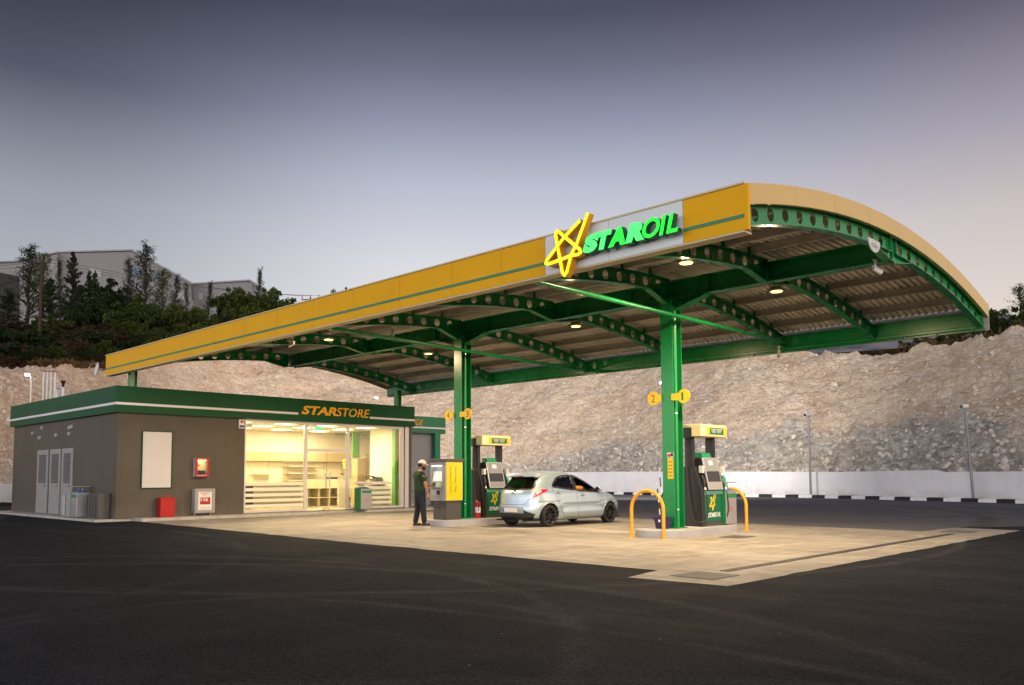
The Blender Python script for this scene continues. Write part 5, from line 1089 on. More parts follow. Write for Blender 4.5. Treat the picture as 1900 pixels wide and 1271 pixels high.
# spoiler, lamps, plate, bumper insert
m = MB(); q = []
for k in range(13):
    x = -.50+k/12*1.0; y = .36+.10*(x/.5)**2; q.append([(x, y, 1.285-.025*(x/.5)**2), (x, y, 1.315-.03*(x/.5)**2), (x, y+.26, 1.385-.05*(x/.5)**2), (x, y+.26, 1.33-.05*(x/.5)**2)])
v = [p for s_ in q for p in s_]; m.add(v, [(4*i+k, 4*i+(k+1) % 4, 4*(i+1)+(k+1) % 4, 4*(i+1)+k) for i in range(12) for k in range(4)]+[(0, 1, 2, 3), (48, 49, 50, 51)]); m.obj('spoiler', paint, car, smooth=True)
m = MB(); m.box(-.44, .44, .372, .42, 1.268, 1.284); m.obj('spoiler_underside', trim, car); MB().box(-.11, .11, .352, .37, 1.288, 1.306).obj('brake_light', mat('brake_red', (.25, .01, .01), .3), car)
redl = mat('tail_red', (.55, .006, .012), .12, coat=1); clr_ = mat('lamp_clear', (.75, .70, .66), .12, coat=1); hl = mat('headlamp_glass', (.70, .72, .70), .1, coat=1)
for sd_ in (1, -1):
    tl = drape([(.55, .735), (.585, .85), (.65, .915), (.78, .95), (.93, .955), (.965, .94), (.84, .875), (.70, .80), (.61, .75)], 'd', 'tail_light', redl, .008, car, side=sd_)
    if 1:
        xs_ = [(sd_*.56, .735), (sd_*.585, .84), (sd_*.62, .90), (sd_*.66, .905), (sd_*.665, .775), (sd_*.61, .745)]; pass
        drape([(.62, .84), (.66, .90), (.76, .93), (.79, .90), (.70, .85)], 'd', 'reversing_lens', clr_, .012, tl, side=sd_)
    drape([(3.50, .70), (3.58, .765), (3.74, .71), (3.80, .60), (3.74, .60)], 'x', 'headlight', hl, .007, car, side=sd_)
    # door handles, seams, mirror, indicator
    for s_, z_ in ((1.02, .865), (1.98, .79)):
        hx = cbv.ray_cast(Vector((2*sd_, s_, z_)), Vector((-sd_, 0, 0)))[0]; m = MB(); m.tube([(hx.x-.01*sd_, s_-.09, z_), (hx.x+.028*sd_, s_-.06, z_), (hx.x+.028*sd_, s_+.06, z_-.004), (hx.x-.01*sd_, s_+.09, z_-.006)], .014, n=8); m.obj('door_handle', paint, car, smooth=True)
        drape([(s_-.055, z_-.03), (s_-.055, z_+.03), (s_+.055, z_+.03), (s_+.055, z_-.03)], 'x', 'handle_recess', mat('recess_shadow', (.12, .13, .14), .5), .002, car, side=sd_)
    seam = mat('panel_gap', (.035, .038, .04), .8)
    def sl(pts, w_=.004):
        o_ = []
        for p in pts: o_.append(p)
        for k in range(len(pts)-1):
            a_, b_ = Vector(pts[k]), Vector(pts[k+1]); d_ = (b_-a_).normalized(); n_ = Vector((-d_.y, d_.x))*w_
            drape([tuple(a_-n_), tuple(b_-n_), tuple(b_+n_), tuple(a_+n_)], 'x', 'door_gap', seam, .0022, car, side=sd_, res=.05)
    sl([(1.74, .92), (1.76, .6), (1.80, .24)]); sl([(.83, 1.0), (.86, .85), (1.03, .62), (1.14, .40), (1.24, .24)]); sl([(2.84, .85), (2.88, .6), (2.90, .22)]); sl([(1.24, .235), (2.90, .215)])
    hx = cbv.ray_cast(Vector((2*sd_, 2.62, .90)), Vector((-sd_, 0, 0)))[0]
    m = MB(); m.sphere((hx.x+.10*sd_, 2.66, .945), (.10, .065, .07), 16, 10); mr = m.obj('wing_mirror', paint, car, smooth=True); m = MB(); m.cyl((hx.x-.03*sd_, 2.68, .90), (hx.x+.08*sd_, 2.67, .93), .025, n=8); m.obj('mirror_stalk', trim, mr); m = MB(); m.sphere((hx.x+.10*sd_, 2.605, .945), (.085, .012, .055), 14, 8); m.obj('mirror_glass', mat('mirror_face', (.02, .02, .02), .3), mr, smooth=True)
    drape([(3.05, .665), (3.05, .685), (3.12, .68), (3.12, .66)], 'x', 'indicator', mat('amber_lens', (.6, .3, .05), .3), .005, car, side=sd_)
# rear bumper black insert, plate, boot gap, emblem, wiper
drape([(-.56, .20), (-.62, .34), (-.42, .44), (.42, .44), (.62, .34), (.56, .20)], 'r', 'bumper_insert', trim, .006, car)
drape([(-.42, .36), (-.40, .52), (.40, .52), (.42, .36)], 'r', 'plate_recess', mat('recess_paint', (.30, .33, .35), .4, .4), .010, car)
MB().box(-.25, .25, -.022, -.014, .385, .49).obj('number_plate', mat('plate_white', (.66, .64, .62), .5), car, bevel=.003); MB().box(-.25, -.215, -.0245, -.0225, .387, .488).obj('plate_band', mat('plate_blue', (.02, .12, .5), .4), car)
for a_, b_ in (((-.50, .73), (-.47, .60)), ((-.47, .60), (-.3, .575)), ((-.3, .575), (.3, .575)), ((.3, .575), (.47, .60)), ((.47, .60), (.50, .73))):
    A, B_ = Vector(a_), Vector(b_); d_ = (B_-A).normalized(); n_ = Vector((-d_.y, d_.x))*.004; drape([tuple(A-n_), tuple(B_-n_), tuple(B_+n_), tuple(A+n_)], 'r', 'tailgate_gap', MATS['panel_gap'], .003, car, res=.05)
drape([(-.21, .535), (-.21, .565), (.21, .565), (.21, .535)], 'r', 'plate_light_bar', paint, .012, car)
h_ = cbv.ray_cast(Vector((0, -2, .86)), Vector((0, 1, 0))); m = MB(); ring = [(.055*math.cos(2*PI*k/20), h_[0].y-.008, .86+.042*math.sin(2*PI*k/20)) for k in range(21)]; m.tube(ring, .006, n=6); m.tube([(-.05, h_[0].y-.01, .875), (-.02, h_[0].y-.01, .855), (0, h_[0].y-.01, .848), (.02, h_[0].y-.01, .855), (.05, h_[0].y-.01, .875)], .005, n=6); m.obj('badge', mat('chrome', (.7, .7, .7), .15, 1), car, smooth=True)
wp = [cbv.ray_cast(Vector((x, -2, z_)), Vector((0, 1, 0)))[0]+Vector((0, -.02, 0)) for x, z_ in ((.05, .93), (-.1, .985), (-.30, 1.03))]; m = MB(); m.tube(wp, .011, n=6); m.sphere(wp[0], .025, 8, 6); m.obj('rear_wiper', trim, car)
MB().cyl((0, .9, 1.40), (0, .82, 1.47), .004, n=6).obj('aerial', trim, car)
# wheels
tyre = mat('tyre_rubber', (.018, .018, .018), .8, 0, .15, 8); rim = mat('dark_alloy', (.030, .027, .028), .35, .6); well = mat('wheel_well', (.008, .008, .008), .9)
def wheel(x, s_, sd_):
    t_ = MB(); prof = [(-.085, .195), (-.09, .235), (-.088, .262), (-.06, .282), (-.03, .286), (.03, .286), (.06, .282), (.088, .262), (.09, .235), (.085, .195)]; n = 40; V = []
    for k in range(n): a_ = 2*PI*k/n; V += [(p*sd_, r*math.cos(a_), r*math.sin(a_)) for p, r in prof]
    np_ = len(prof); t_.add(V, [(k*np_+j, k*np_+j+1, ((k+1) % n)*np_+j+1, ((k+1) % n)*np_+j) for k in range(n) for j in range(np_-1)]); w_ = t_.obj('wheel', tyre, car, smooth=True); w_.location = (x, s_, .286)
    r_ = MB(); pr = [(.078, .198), (.07, .19), (.02, .178), (-.05, .18), (-.08, .196)]; V = []
    for k in range(n): a_ = 2*PI*k/n; V += [(p*sd_, r*math.cos(a_), r*math.sin(a_)) for p, r in pr]
    r_.add(V, [(k*5+j, k*5+j+1, ((k+1) % n)*5+j+1, ((k+1) % n)*5+j) for k in range(n) for j in range(4)])
    for k in range(8):
        a_ = 2*PI*k/8+.2; d_ = Vector((0, math.cos(a_), math.sin(a_))); q = Vector((0, -math.sin(a_), math.cos(a_))); P = []
        for x_, r0, w0 in ((.062, .03, .022), (.07, .185, .013)):
            for e_ in (-1, 1): P += [Vector((x_*sd_, 0, 0))+d_*r0+q*w0*e_, Vector(((x_-.035)*sd_, 0, 0))+d_*r0+q*w0*e_]
        r_.add(P, [(0, 2, 3, 1), (4, 5, 7, 6), (0, 4, 6, 2), (1, 3, 7, 5), (0, 1, 5, 4), (2, 6, 7, 3)])
    r_.cyl((.0, 0, 0), (.066*sd_, 0, 0), .045, .036, n=20); r_.obj('rim', rim, w_, smooth=True)
    MB().cyl((-.02*sd_, 0, 0), (.005*sd_, 0, 0), .13, n=24).obj('brake_disc', mat('brake_steel', (.16, .15, .14), .4, .7), w_)
for s_ in (.70, 3.20):
    for sd_ in (1, -1): wheel(sd_*.645, s_, sd_)
for s_ in (.70, 3.20):
    for sd_ in (1, -1):
        m = MB(); n = 20; V = []
        for k in range(n+1):
            a_ = PI*k/n*1.2-.1*PI; 
            for x in (.70*sd_, .42*sd_): V.append((x, s_+.335*math.cos(a_), .285+.335*math.sin(a_)))
        m.add(V, [(2*k, 2*k+1, 2*k+3, 2*k+2) for k in range(n)]); m.add([(.42*sd_, s_-.34, .17), (.42*sd_, s_+.34, .17), (.42*sd_, s_+.34, .62), (.42*sd_, s_-.34, .62)], [(0, 1, 2, 3)]); m.obj('wheel_arch_liner', well, car)

m = MB(); m.box(-.64, .64, .12, 3.75, .16, .19); m.box(-.25, .1, .05, .4, .13, .16); m.obj('underbody', well, car); MB().cyl((.3, .02, .17), (.3, .3, .17), .03, n=10).obj('exhaust', mat('exhaust', (.3, .28, .25), .4, .8), car)
# lips of the arches
for s_ in (.70, 3.20):
    for sd_ in (1, -1):
        pts = []
        for k in range(25):
            a_ = PI*k/24*1.16-.08*PI; u, v_ = s_+.335*math.cos(a_), .285+.335*math.sin(a_)
            if v_ < .18: continue
            h_ = cbv.ray_cast(Vector((2*sd_, u, v_)), Vector((-sd_, 0, 0)))[0]
            if h_: pts.append(h_+Vector((-.004*sd_, 0, 0)))
        MB().tube(pts, .011, n=6).obj('arch_lip', paint, car, smooth=True)
# cabin
cab = mat('cabin_dark', (.025, .024, .026), .8); m = MB(); m.box(-.60, .60, .3, 2.75, .2, .5)
m.obj('cabin_floor', cab, car); MB().prism([(2.45, .5), (2.9, .5), (2.9, .88), (2.6, .90), (2.5, .80)], (-.60, 0, 0), (0, 1, 0), (0, 0, 1), (1.2, 0, 0)).obj('dashboard', cab, car, bevel=.03)
for x in (-.32, .32):
    MB().box(x-.22, x+.22, 1.55, 2.05, .5, .62).box(x-.21, x+.21, 1.42, 1.56, .55, 1.05).obj('front_seat', cab, car, bevel=.04); MB().box(x-.12, x+.12, 1.40, 1.48, 1.08, 1.22).obj('headrest', cab, car, bevel=.03)
MB().box(-.58, .58, .72, .86, .5, .98).box(-.58, .58, .86, 1.3, .45, .58).obj('rear_seat', cab, car, bevel=.04)
for x in (-.36, .36): MB().box(x-.11, x+.11, .70, .77, 1.0, 1.10).obj('headrest', cab, car, bevel=.03)
m = MB(); m.tube([(.34+.17*math.cos(2*PI*k/24), 2.42-.06*math.sin(2*PI*k/24), .86+.16*math.sin(2*PI*k/24)) for k in range(25)], .014); m.box(.2, .48, 2.40, 2.44, .84, .88); m.obj('steering_wheel', cab, car)
MB().box(-.10, .10, 2.33, 2.35, 1.17, 1.22).obj('inside_mirror', cab, car)
MB().box(-.12, .12, 2.4, 2.55, .86, .9).obj('screen_bracket', cab, car)
m = MB(); m.box(.585, .60, 1.82, 2.74, .5, .86); m.obj('door_card', cab, car)

# ================================================================== PEOPLE
skin = mat('skin', (.36, .19, .11), .55, 0, .06, 6); hair = mat('dark_hair', (.012, .009, .008), .8, 0, .2, 40, .4, 200)
def skin_geo(pts, edges, root=0, lev=2):
    """grow a surface round a skeleton; pts = [(co, (rx, ry))]"""
    me = bpy.data.meshes.new('s'); me.from_pydata([p[0] for p in pts], edges, []); o = bpy.data.objects.new('s', me); COL.objects.link(o)
    o.modifiers.new('k', 'SKIN'); o.modifiers.new('u', 'SUBSURF').levels = lev; o.modifiers['u'].render_levels = lev
    if not me.skin_vertices: 
        bm_ = bmesh.new(); bm_.from_mesh(me); bm_.verts.layers.skin.verify(); bm_.to_mesh(me); bm_.free()
    for i, p in enumerate(pts):
        r = p[1]; me.skin_vertices[0].data[i].radius = r if hasattr(r, '__len__') else (r, r); me.skin_vertices[0].data[i].use_root = (i == root)
    dg = bpy.context.evaluated_depsgraph_get(); dg.update(); ev = bpy.data.meshes.new_from_object(o.evaluated_get(dg))
    g_ = ([tuple(v.co) for v in ev.vertices], [tuple(p.vertices) for p in ev.polygons]); bpy.data.objects.remove(o); return g_
def chain(mb, pts, n=8): mb.tube([p[0] for p in pts], [p[1] for p in pts], n=n)
def head_geo(mb, c, M3, s=1.0):
    """head with brow, nose, lips, ears; local +x forward, z up; c = centre of skull"""
    V = []; nu, nv = 32, 24
    for j in range(nv+1):
        for i in range(nu):
            a_, b_ = 2*PI*i/nu, PI*j/nv; d = Vector((math.cos(a_)*math.sin(b_), math.sin(a_)*math.sin(b_), math.cos(b_)))
            p = Vector((d.x*.098, d.y*.077, d.z*.115))
            if d.z < 0: p.y *= 1+.28*d.z; p.x = p.x*(1+.10*d.z)+(.012*(-d.z) if d.x > 0 else -.0); 
            if d.x < -.1 and d.z < -.4: p.x += .03*(-d.z-.4)
            f = lambda x0, y0, z0, sx, sy, sz: math.exp(-((p.y-y0)/sy)**2-((p.z-z0)/sz)**2) if d.x > .3 else 0
            p.x += .024*f(0, 0, -.022, 0, .011, .020)+.012*f(0, 0, .004, 0, .010, .020)+.006*f(0, 0, .028, 0, .05, .010)-.010*(f(0, .030, .010, 0, .014, .010)+f(0, -.030, .010, 0, .014, .010))+.007*f(0, 0, -.058, 0, .022, .006)+.006*f(0, 0, -.071, 0, .018, .006)-.005*f(0, 0, -.064, 0, .025, .003)+.008*f(0, 0, -.098, 0, .022, .014)
            V.append(c+M3 @ (p*s))
    F = [(j*nu+i, (j+1)*nu+i, (j+1)*nu+(i+1) % nu, j*nu+(i+1) % nu) for j in range(nv) for i in range(nu)]; mb.add(V, F)
    for sd_ in (-1, 1):
        q = [c+M3 @ (Vector((-.012+.016*math.cos(2*PI*k/12), sd_*.078, .0+.028*math.sin(2*PI*k/12)))*s) for k in range(13)]; mb.tube(q, .007*s, n=6); mb.sphere(c+M3 @ Vector((-.012, sd_*.076, 0))*s, .014*s, 8, 6)
def hand_geo(mb, w, d, side, up, curl=.5, s=1.0):
    """w wrist, d pointing along the hand, side toward the thumb, up = back of hand"""
    d, side = d.normalized(), side.normalized(); up = d.cross(side).normalized()*(1 if d.cross(side).dot(up) > 0 else -1)
    P = w+d*.045*s; q = []
    for t_, wd, th in ((-.02, .026, .020), (.01, .032, .019), (.05, .042, .016), (.085, .042, .014), (.095, .036, .010)):
        ring = [w+d*t_*s+side*wd*s*math.cos(2*PI*k/10)+up*th*s*math.sin(2*PI*k/10) for k in range(10)]; q.append(ring)
    mb.add([p for r in q for p in r], [(i*10+k, i*10+(k+1) % 10, (i+1)*10+(k+1) % 10, (i+1)*10+k) for i in range(4) for k in range(10)]+[tuple(range(40, 50)), tuple(range(9, -1, -1))])
    for k, (off, ln) in enumerate(((.030, .072), (.010, .080), (-.010, .074), (-.029, .058))):
        b_ = w+d*.085*s+side*off*s; dd = d.copy(); pts = [(b_, .0090*s)]; p = b_
        for j, (f_, rr_) in enumerate(((.45, .0085), (.32, .0078), (.23, .0062))):
            dd = (dd-up*math.sin(curl*(.5+.25*j+.08*k))).normalized(); p = p+dd*ln*f_*s; pts.append((p, rr_*s))
        chain(mb, pts, 7)
    b_ = w+d*.022*s+side*.026*s; dd = (d*.7+side*.75-up*.25).normalized(); p1_ = b_+dd*.035*s; p2_ = p1_+(d*.9+side*.25-up*.35).normalized()*.03*s; chain(mb, [(b_, .012*s), (p1_, .011*s), (p2_, .008*s)], 7)
def merge_obj(geos, name, mt, par):
    mb = MB()
    for v, f in geos: mb.add(v, f)
    return mb.obj(name, mt, par, smooth=2)
# standing man: local frame x forward, y left, z up; origin between the feet
man = thing('person', 'man in white cap, green t-shirt and dark jeans using the pay terminal', 'person', (-16.84, 14.02, 0), R(76))
HP = Vector((-.01, 0, .90)); CH = Vector((-.035, 0, 1.22)); NK = Vector((-.01, 0, 1.43)); HD = Vector((.045, 0, 1.595))
ls, rs_ = Vector((-.03, .185, 1.37)), Vector((-.03, -.185, 1.37))
le, lh = Vector((.07, .235, 1.08)), Vector((.31, .17, 1.06))       # left forearm reaches the card slot
re_, rh = Vector((.02, -.245, 1.09)), Vector((.11, -.225, .86))    # right arm hangs, slightly bent
hipL, hipR = Vector((-.01, .095, .87)), Vector((-.01, -.095, .87)); kL, kR = Vector((-.02, .105, .47)), Vector((.02, -.115, .47)); aL, aR = Vector((-.08, .12, .09)), Vector((.05, -.13, .09))
pts = [(HP, (.10, .085)), (HP+(CH-HP)*.5, (.10, .085)), (CH, (.125, .09)), (NK-Vector((0, 0, .05)), (.09, .07)), (NK+Vector((.01, 0, .02)), (.055, .055)), (NK+Vector((.03, 0, .07)), (.053, .053)),
       (ls-Vector((0, .03, .02)), .042), (ls.lerp(le, .5), .046), (le, .040), (le.lerp(lh, .4), .042), (lh, .026), (rs_+Vector((0, .03, -.02)), .042), (rs_.lerp(re_, .5), .046), (re_, .040), (re_.lerp(rh, .4), .042), (rh, .027),
       (hipL, (.07, .07)), (kL, .055), (kL.lerp(aL, .35), .058), (aL, .036), (hipR, (.07, .07)), (kR, .055), (kR.lerp(aR, .35), .058), (aR, .036)]
ed = [(0, 1), (1, 2), (2, 3), (3, 4), (4, 5), (3, 6), (6, 7), (7, 8), (8, 9), (9, 10), (3, 11), (11, 12), (12, 13), (13, 14), (14, 15), (0, 16), (16, 17), (17, 18), (18, 19), (0, 20), (20, 21), (21, 22), (22, 23)]
geo = skin_geo([(tuple(p), r) for p, r in pts], ed); mb = MB(); mb.add(*geo); I3 = Matrix.Identity(3); HR = Matrix.Rotation(R(8), 3, 'Y')
head_geo(mb, HD, HR, 1.04); hand_geo(mb, lh, (lh-le).normalized(), Vector((0, -.3, 1)), Vector((0, 1, .2)), .75); hand_geo(mb, rh, Vector((.15, 0, -1)), Vector((1, .1, 0)), Vector((0, -1, 0)), .4)
mb.obj('body', skin, man, smooth=2)
shirt = mat('green_tshirt', (.016, .042, .008), .85, 0, .2, 9, .5, 14); jean = mat('dark_jeans', (.010, .012, .018), .85, 0, .25, 12, .5, 16)
sp_ = [(Vector((-.015, 0, .84)), (.168, .135)), (Vector((-.02, 0, .98)), (.172, .132)), (Vector((-.015, 0, 1.08)), (.165, .135)), (Vector((-.035, 0, 1.22)), (.180, .132)), (Vector((-.03, 0, 1.36)), (.13, .09)), (Vector((-.015, 0, 1.43)), (.072, .07)),
       (ls, (.095, .095)), (ls.lerp(le, .4), (.085, .085)), (ls.lerp(le, .78), (.080, .080)), (rs_, (.095, .095)), (rs_.lerp(re_, .4), (.085, .085)), (rs_.lerp(re_, .78), (.080, .080))]
g1_ = skin_geo([(tuple(p), r) for p, r in sp_], [(0, 1), (1, 2), (2, 3), (3, 4), (4, 5), (4, 6), (6, 7), (7, 8), (4, 9), (9, 10), (10, 11)]); wide = lambda g_, k: ([((x+.02)*(1+k*max(0, min(1, (.21-abs(y))/.06)))-.02, y, z_) for x, y, z_ in g_[0]], g_[1]); merge_obj([wide(g1_, .20)], 'tshirt', shirt, man)
tp = [(Vector((-.015, 0, 1.0)), (.145, .112)), (Vector((-.02, 0, .87)), (.155, .12)), (hipL+Vector((0, .005, -.06)), (.105, .10)), (hipL.lerp(kL, .5), (.092, .088)), (kL, (.076, .074)), (kL.lerp(aL, .5), (.072, .070)), (aL+Vector((0, 0, .0)), (.066, .066)),
      (hipR+Vector((0, -.005, -.06)), (.105, .10)), (hipR.lerp(kR, .5), (.092, .088)), (kR, (.076, .074)), (kR.lerp(aR, .5), (.072, .070)), (aR, (.066, .066))]
g2_ = skin_geo([(tuple(p), r) for p, r in tp], [(0, 1), (1, 2), (2, 3), (3, 4), (4, 5), (5, 6), (1, 7), (7, 8), (8, 9), (9, 10), (10, 11)]); merge_obj([wide(g2_, .10)], 'jeans', jean, man)
shoe = mat('black_shoe', (.012, .012, .012), .6); sole = mat('pale_sole', (.45, .43, .40), .7)
for A in (aL, aR):
    m = MB(); fx = A.x; m.sphere((fx+.10, A.y, .055), (.075, .05, .045)); m.sphere((fx-.005, A.y, .065), (.065, .045, .055)); m.cyl((fx-.0, A.y, .06), (fx+.09, A.y, .05), .045, .045, 14); s_ = m.obj('shoe', shoe, man, smooth=True)
    MB().prism([(fx-.07, -.03), (fx-.05, -.045), (fx+.12, -.055), (fx+.17, -.03), (fx+.175, .02), (fx+.13, .05), (fx-.05, .045), (fx-.07, .03)], (0, A.y, .002), (1, 0, 0), (0, 1, 0), (0, 0, .028)).obj('sole', sole, s_)
capm = mat('white_cap', (.70, .68, .66), .8, 0, .05, 10); m = MB(); V = []; n = 24
for j in range(9):
    b_ = PI/2*j/8
    for i in range(n): a_ = 2*PI*i/n; V.append(HD+HR @ Vector((.108*math.cos(a_)*math.sin(b_)*1.0-.004, .088*math.sin(a_)*math.sin(b_), .040+.098*math.cos(b_)*(1 if math.cos(a_) < .3 else 1.04))))
m.add(V, [(j*n+i, (j+1)*n+i, (j+1)*n+(i+1) % n, j*n+(i+1) % n) for j in range(8) for i in range(n)])
V = []
for k in range(13):
    a_ = -R(62)+R(124)*k/12; rr_ = .165+.012*math.cos(a_*1.5); V += [HD+HR @ Vector((.100*math.cos(a_), .085*math.sin(a_), .045)), HD+HR @ Vector((rr_*math.cos(a_*.75)+.01, .085*math.sin(a_)*.95, .030-.012*abs(math.sin(a_)))), HD+HR @ Vector((.100*math.cos(a_), .085*math.sin(a_), .037)), HD+HR @ Vector((rr_*math.cos(a_*.75)+.01, .085*math.sin(a_)*.95, .024-.012*abs(math.sin(a_))))]
m.add(V, [(4*k+p, 4*k+q, 4*k+4+q, 4*k+4+p) for k in range(12) for p, q in ((0, 1), (1, 3), (3, 2), (2, 0))]); m.obj('cap', capm, man, smooth=2)
m = MB(); V = []; n = 20                                   # beard wraps jaw; short hair at nape
for j in range(8):
    z_ = -.022-.013*j
    for i in range(n+1):
        a_ = -R(105)+R(210)*i/n; taper = 1-.30*(j/7)**1.5; drop_ = .018 if abs(a_) < R(35) and j < 3 else 0
        V.append(HD+HR @ Vector(((.097*math.cos(a_)*taper+.018*(j/7)+(.012 if abs(a_) < .5 else 0)-drop_, .081*math.sin(a_)*(1-.33*(j/7)), z_-.012*(j/7)*math.cos(a_)))))
m.add(V, [(j*(n+1)+i, (j+1)*(n+1)+i, (j+1)*(n+1)+i+1, j*(n+1)+i+1) for j in range(7) for i in range(n)]); b_ = m.obj('beard', hair, man, smooth=2); k = b_.modifiers.new('t', 'SOLIDIFY'); k.thickness = .012; k.offset = 0
m = MB(); m.sphere(HD+HR @ Vector((-.045, 0, -.005)), (.062, .078, .062)); m.obj('hair', hair, man, smooth=True)
m = MB(); dd = (lh-le).normalized(); m.cyl(lh-dd*.035, lh-dd*.005, .034, n=18); m.obj('watch', MATS['black_case'], man)
MB().box(.10, .17, -.21, -.13, .84, .98).obj('belt_pouch', MATS['black_case'], man, bevel=.012)
cardm = MB().box(-.05, .05, -.03, .03, -.002, .002, Matrix.Translation(man.matrix_basis @ (lh+dd*.15))).obj('bank_card', mat('card_white', (.6, .6, .65), .4)); tag(cardm, 'small pale card held in the hand of the standing man', 'card')
# driver with elbow out of the window
drv = thing('person', 'driver in orange sleeve resting an elbow on the open car window', 'person', (-14.92, 15.40, 0)); orange = mat('orange_shirt', (.55, .16, .01), .85, 0, .15, 10, .4, 20)
dh = Vector((.32, 1.72, 1.19)); dn = Vector((.32, 1.66, 1.02)); dc = Vector((.32, 1.64, .86)); dp = Vector((.32, 1.72, .62))
s1, s2 = Vector((.50, 1.66, .98)), Vector((.15, 1.68, .97)); e1, w1 = Vector((.735, 1.93, .975)), Vector((.53, 2.18, .965)); e2, w2 = Vector((.12, 1.95, .80)), Vector((.25, 2.28, .90))
pts = [(dp, (.14, .11)), (dc, (.15, .11)), (dn-Vector((0, 0, .04)), (.08, .065)), (dn+Vector((0, .02, .03)), .05), (dh-Vector((0, .03, .07)), .05), (s1, .055), (s1.lerp(e1, .5), .046), (e1, .040), (w1, .027), (s2, .055), (e2, .040), (w2, .027), (Vector((.42, 2.12, .66)), .075), (Vector((.42, 2.5, .5)), .05), (Vector((.22, 2.12, .66)), .075), (Vector((.22, 2.5, .5)), .05)]
geo = skin_geo([(tuple(p), r) for p, r in pts], [(0, 1), (1, 2), (2, 3), (3, 4), (2, 5), (5, 6), (6, 7), (7, 8), (2, 9), (9, 10), (10, 11), (0, 12), (12, 13), (0, 14), (14, 15)]); mb = MB(); mb.add(*geo); head_geo(mb, dh, Matrix.Rotation(PI/2, 3, 'Z'))
hand_geo(mb, w1, (w1-e1).normalized(), Vector((.6, .5, .6)), Vector((0, 0, 1)), .5); hand_geo(mb, w2, (w2-e2).normalized(), Vector((.3, 0, 1)), Vector((-1, 0, 0)), .9); mb.obj('body', skin, drv, smooth=2)
g3_ = skin_geo([(tuple(p), r) for p, r in [(dp, (.165, .13)), (dc, (.172, .132)), (dn-Vector((0, 0, .05)), (.10, .085)), (dn, (.062, .062)), (s1, (.078, .074)), (s1.lerp(e1, .5), (.066, .064)), (e1, (.060, .058)), (e1.lerp(w1, .75), (.044, .042)), (s2, (.078, .074)), (e2, (.058, .056)), (e2.lerp(w2, .7), (.044, .042))]], [(0, 1), (1, 2), (2, 3), (2, 4), (4, 5), (5, 6), (6, 7), (2, 8), (8, 9), (9, 10)]); merge_obj([g3_], 'shirt', orange, drv)
m = MB(); m.sphere(dh+Vector((0, -.018, .025)), (.082, .10, .10)); m.obj('hair', hair, drv, smooth=True)

# ================================================================== POLES AND LAMPS
pg = mat('pole_grey', (.24, .25, .27), .5, .4, .1, 2)
def camera_pole(px, ytop, D, label, lean=0):
    b_ = gp(px, D); top_ = at(px, ytop, D); t_ = wthing('camera_pole', label, 'camera pole', (b_.x, b_.y, .12), group='grey poles with a white camera on top'); L3 = RH*lean
    m = MB(); m.cyl((b_.x, b_.y, .1), Vector((b_.x, b_.y, top_.z))-L3, .07, .055, n=12); m.box(b_.x-.16, b_.x+.16, b_.y-.16, b_.y+.16, .14, .16); m.obj('pole', pg, t_, smooth=True)
    c_ = Vector((b_.x, b_.y, top_.z))-L3; d = -RH*.9-FH*.5; d.normalize(); m = MB(); m.cyl(c_+Vector((0, 0, .1))-d*.15, c_+Vector((0, 0, .06))+d*.28, .105, n=12); m.obj('camera_body', camw, t_, smooth=True); MB().cyl(c_+Vector((0, 0, .06))+d*.281, c_+Vector((0, 0, .06))+d*.30, .08, n=12).obj('lens', MATS['black_glass'], t_)
camera_pole(1503, 772, smooth_i(1503, PXK, DWK)-.6, 'straight grey pole with camera before the middle of the white wall'); camera_pole(1804, 757, smooth_i(1804, PXK, DWK)-.6, 'leaning grey pole with camera at the right end of the white wall', .22)
lampm = mat('yard_lamp_lens', (1, 1, .95), .3, emit=(1, .97, .88), estr=12)
def yard_lamp(px, y, D, label, e, aim, spot=R(150), colr=(1, .93, .84), fill_head=None, px0=None):
    b_ = gp(px0 or px, D); hd = at(px, y, D); t_ = wthing('lamp_post', label, 'lamp post', (b_.x, b_.y, 0), group='lit lamp posts by the rock slope')
    m = MB(); m.cyl((b_.x, b_.y, -.01), (b_.x, b_.y, hd.z-.08), .07, .05, n=12); m.obj('pole', mat('lamp_pole', (.45, .46, .44), .4, .5), t_, smooth=True)
    c_ = Vector((hd.x, hd.y, hd.z)); (MB().cyl(Vector((b_.x, b_.y, hd.z-.10)), Vector((hd.x, hd.y, hd.z-.10)), .03, n=8).obj('arm', MATS['lamp_pole'], t_) if px0 else None); d = Vector(aim).normalized(); q = Matrix.Translation(c_) @ d.to_track_quat('Z', 'Y').to_matrix().to_4x4()
    MB().box(-.14, .14, -.08, .08, -.06, 0, q).obj('head', lampg, t_, bevel=.01); MB().box(-.12, .12, -.06, .06, .002, .012, q).obj('lens', lampm, t_)
    if fill_head:  # added second head, invented to throw light onto the rock slope
        d2 = Vector(fill_head).normalized(); q2 = Matrix.Translation(c_+Vector((0, 0, .02))-d*.05+d2*.12) @ d2.to_track_quat('Z', 'Y').to_matrix().to_4x4(); MB().box(-.19, .19, -.11, .11, -.06, 0, q2).obj('head', lampg, t_, bevel=.01); MB().box(-.17, .17, -.09, .09, .002, .012, q2).obj('lens', lampm, t_); c_ = c_+Vector((0, 0, .02))+d2*.14; d = d2
    ld = bpy.data.lights.new('yard_lamp', 'SPOT'); ld.energy = e; ld.spot_size = spot; ld.spot_blend = .7; ld.color = colr; ld.shadow_soft_size = .25  # shines from the added head where one is given
    lo = bpy.data.objects.new('yard_light', ld); COL.objects.link(lo); lo.location = c_+d*.06; lo.rotation_euler = d.to_track_quat('-Z', 'Y').to_euler(); lo.parent = t_; lo.matrix_parent_inverse = Matrix.Translation(-t_.location)
dn_ = Vector((0, 0, -1))
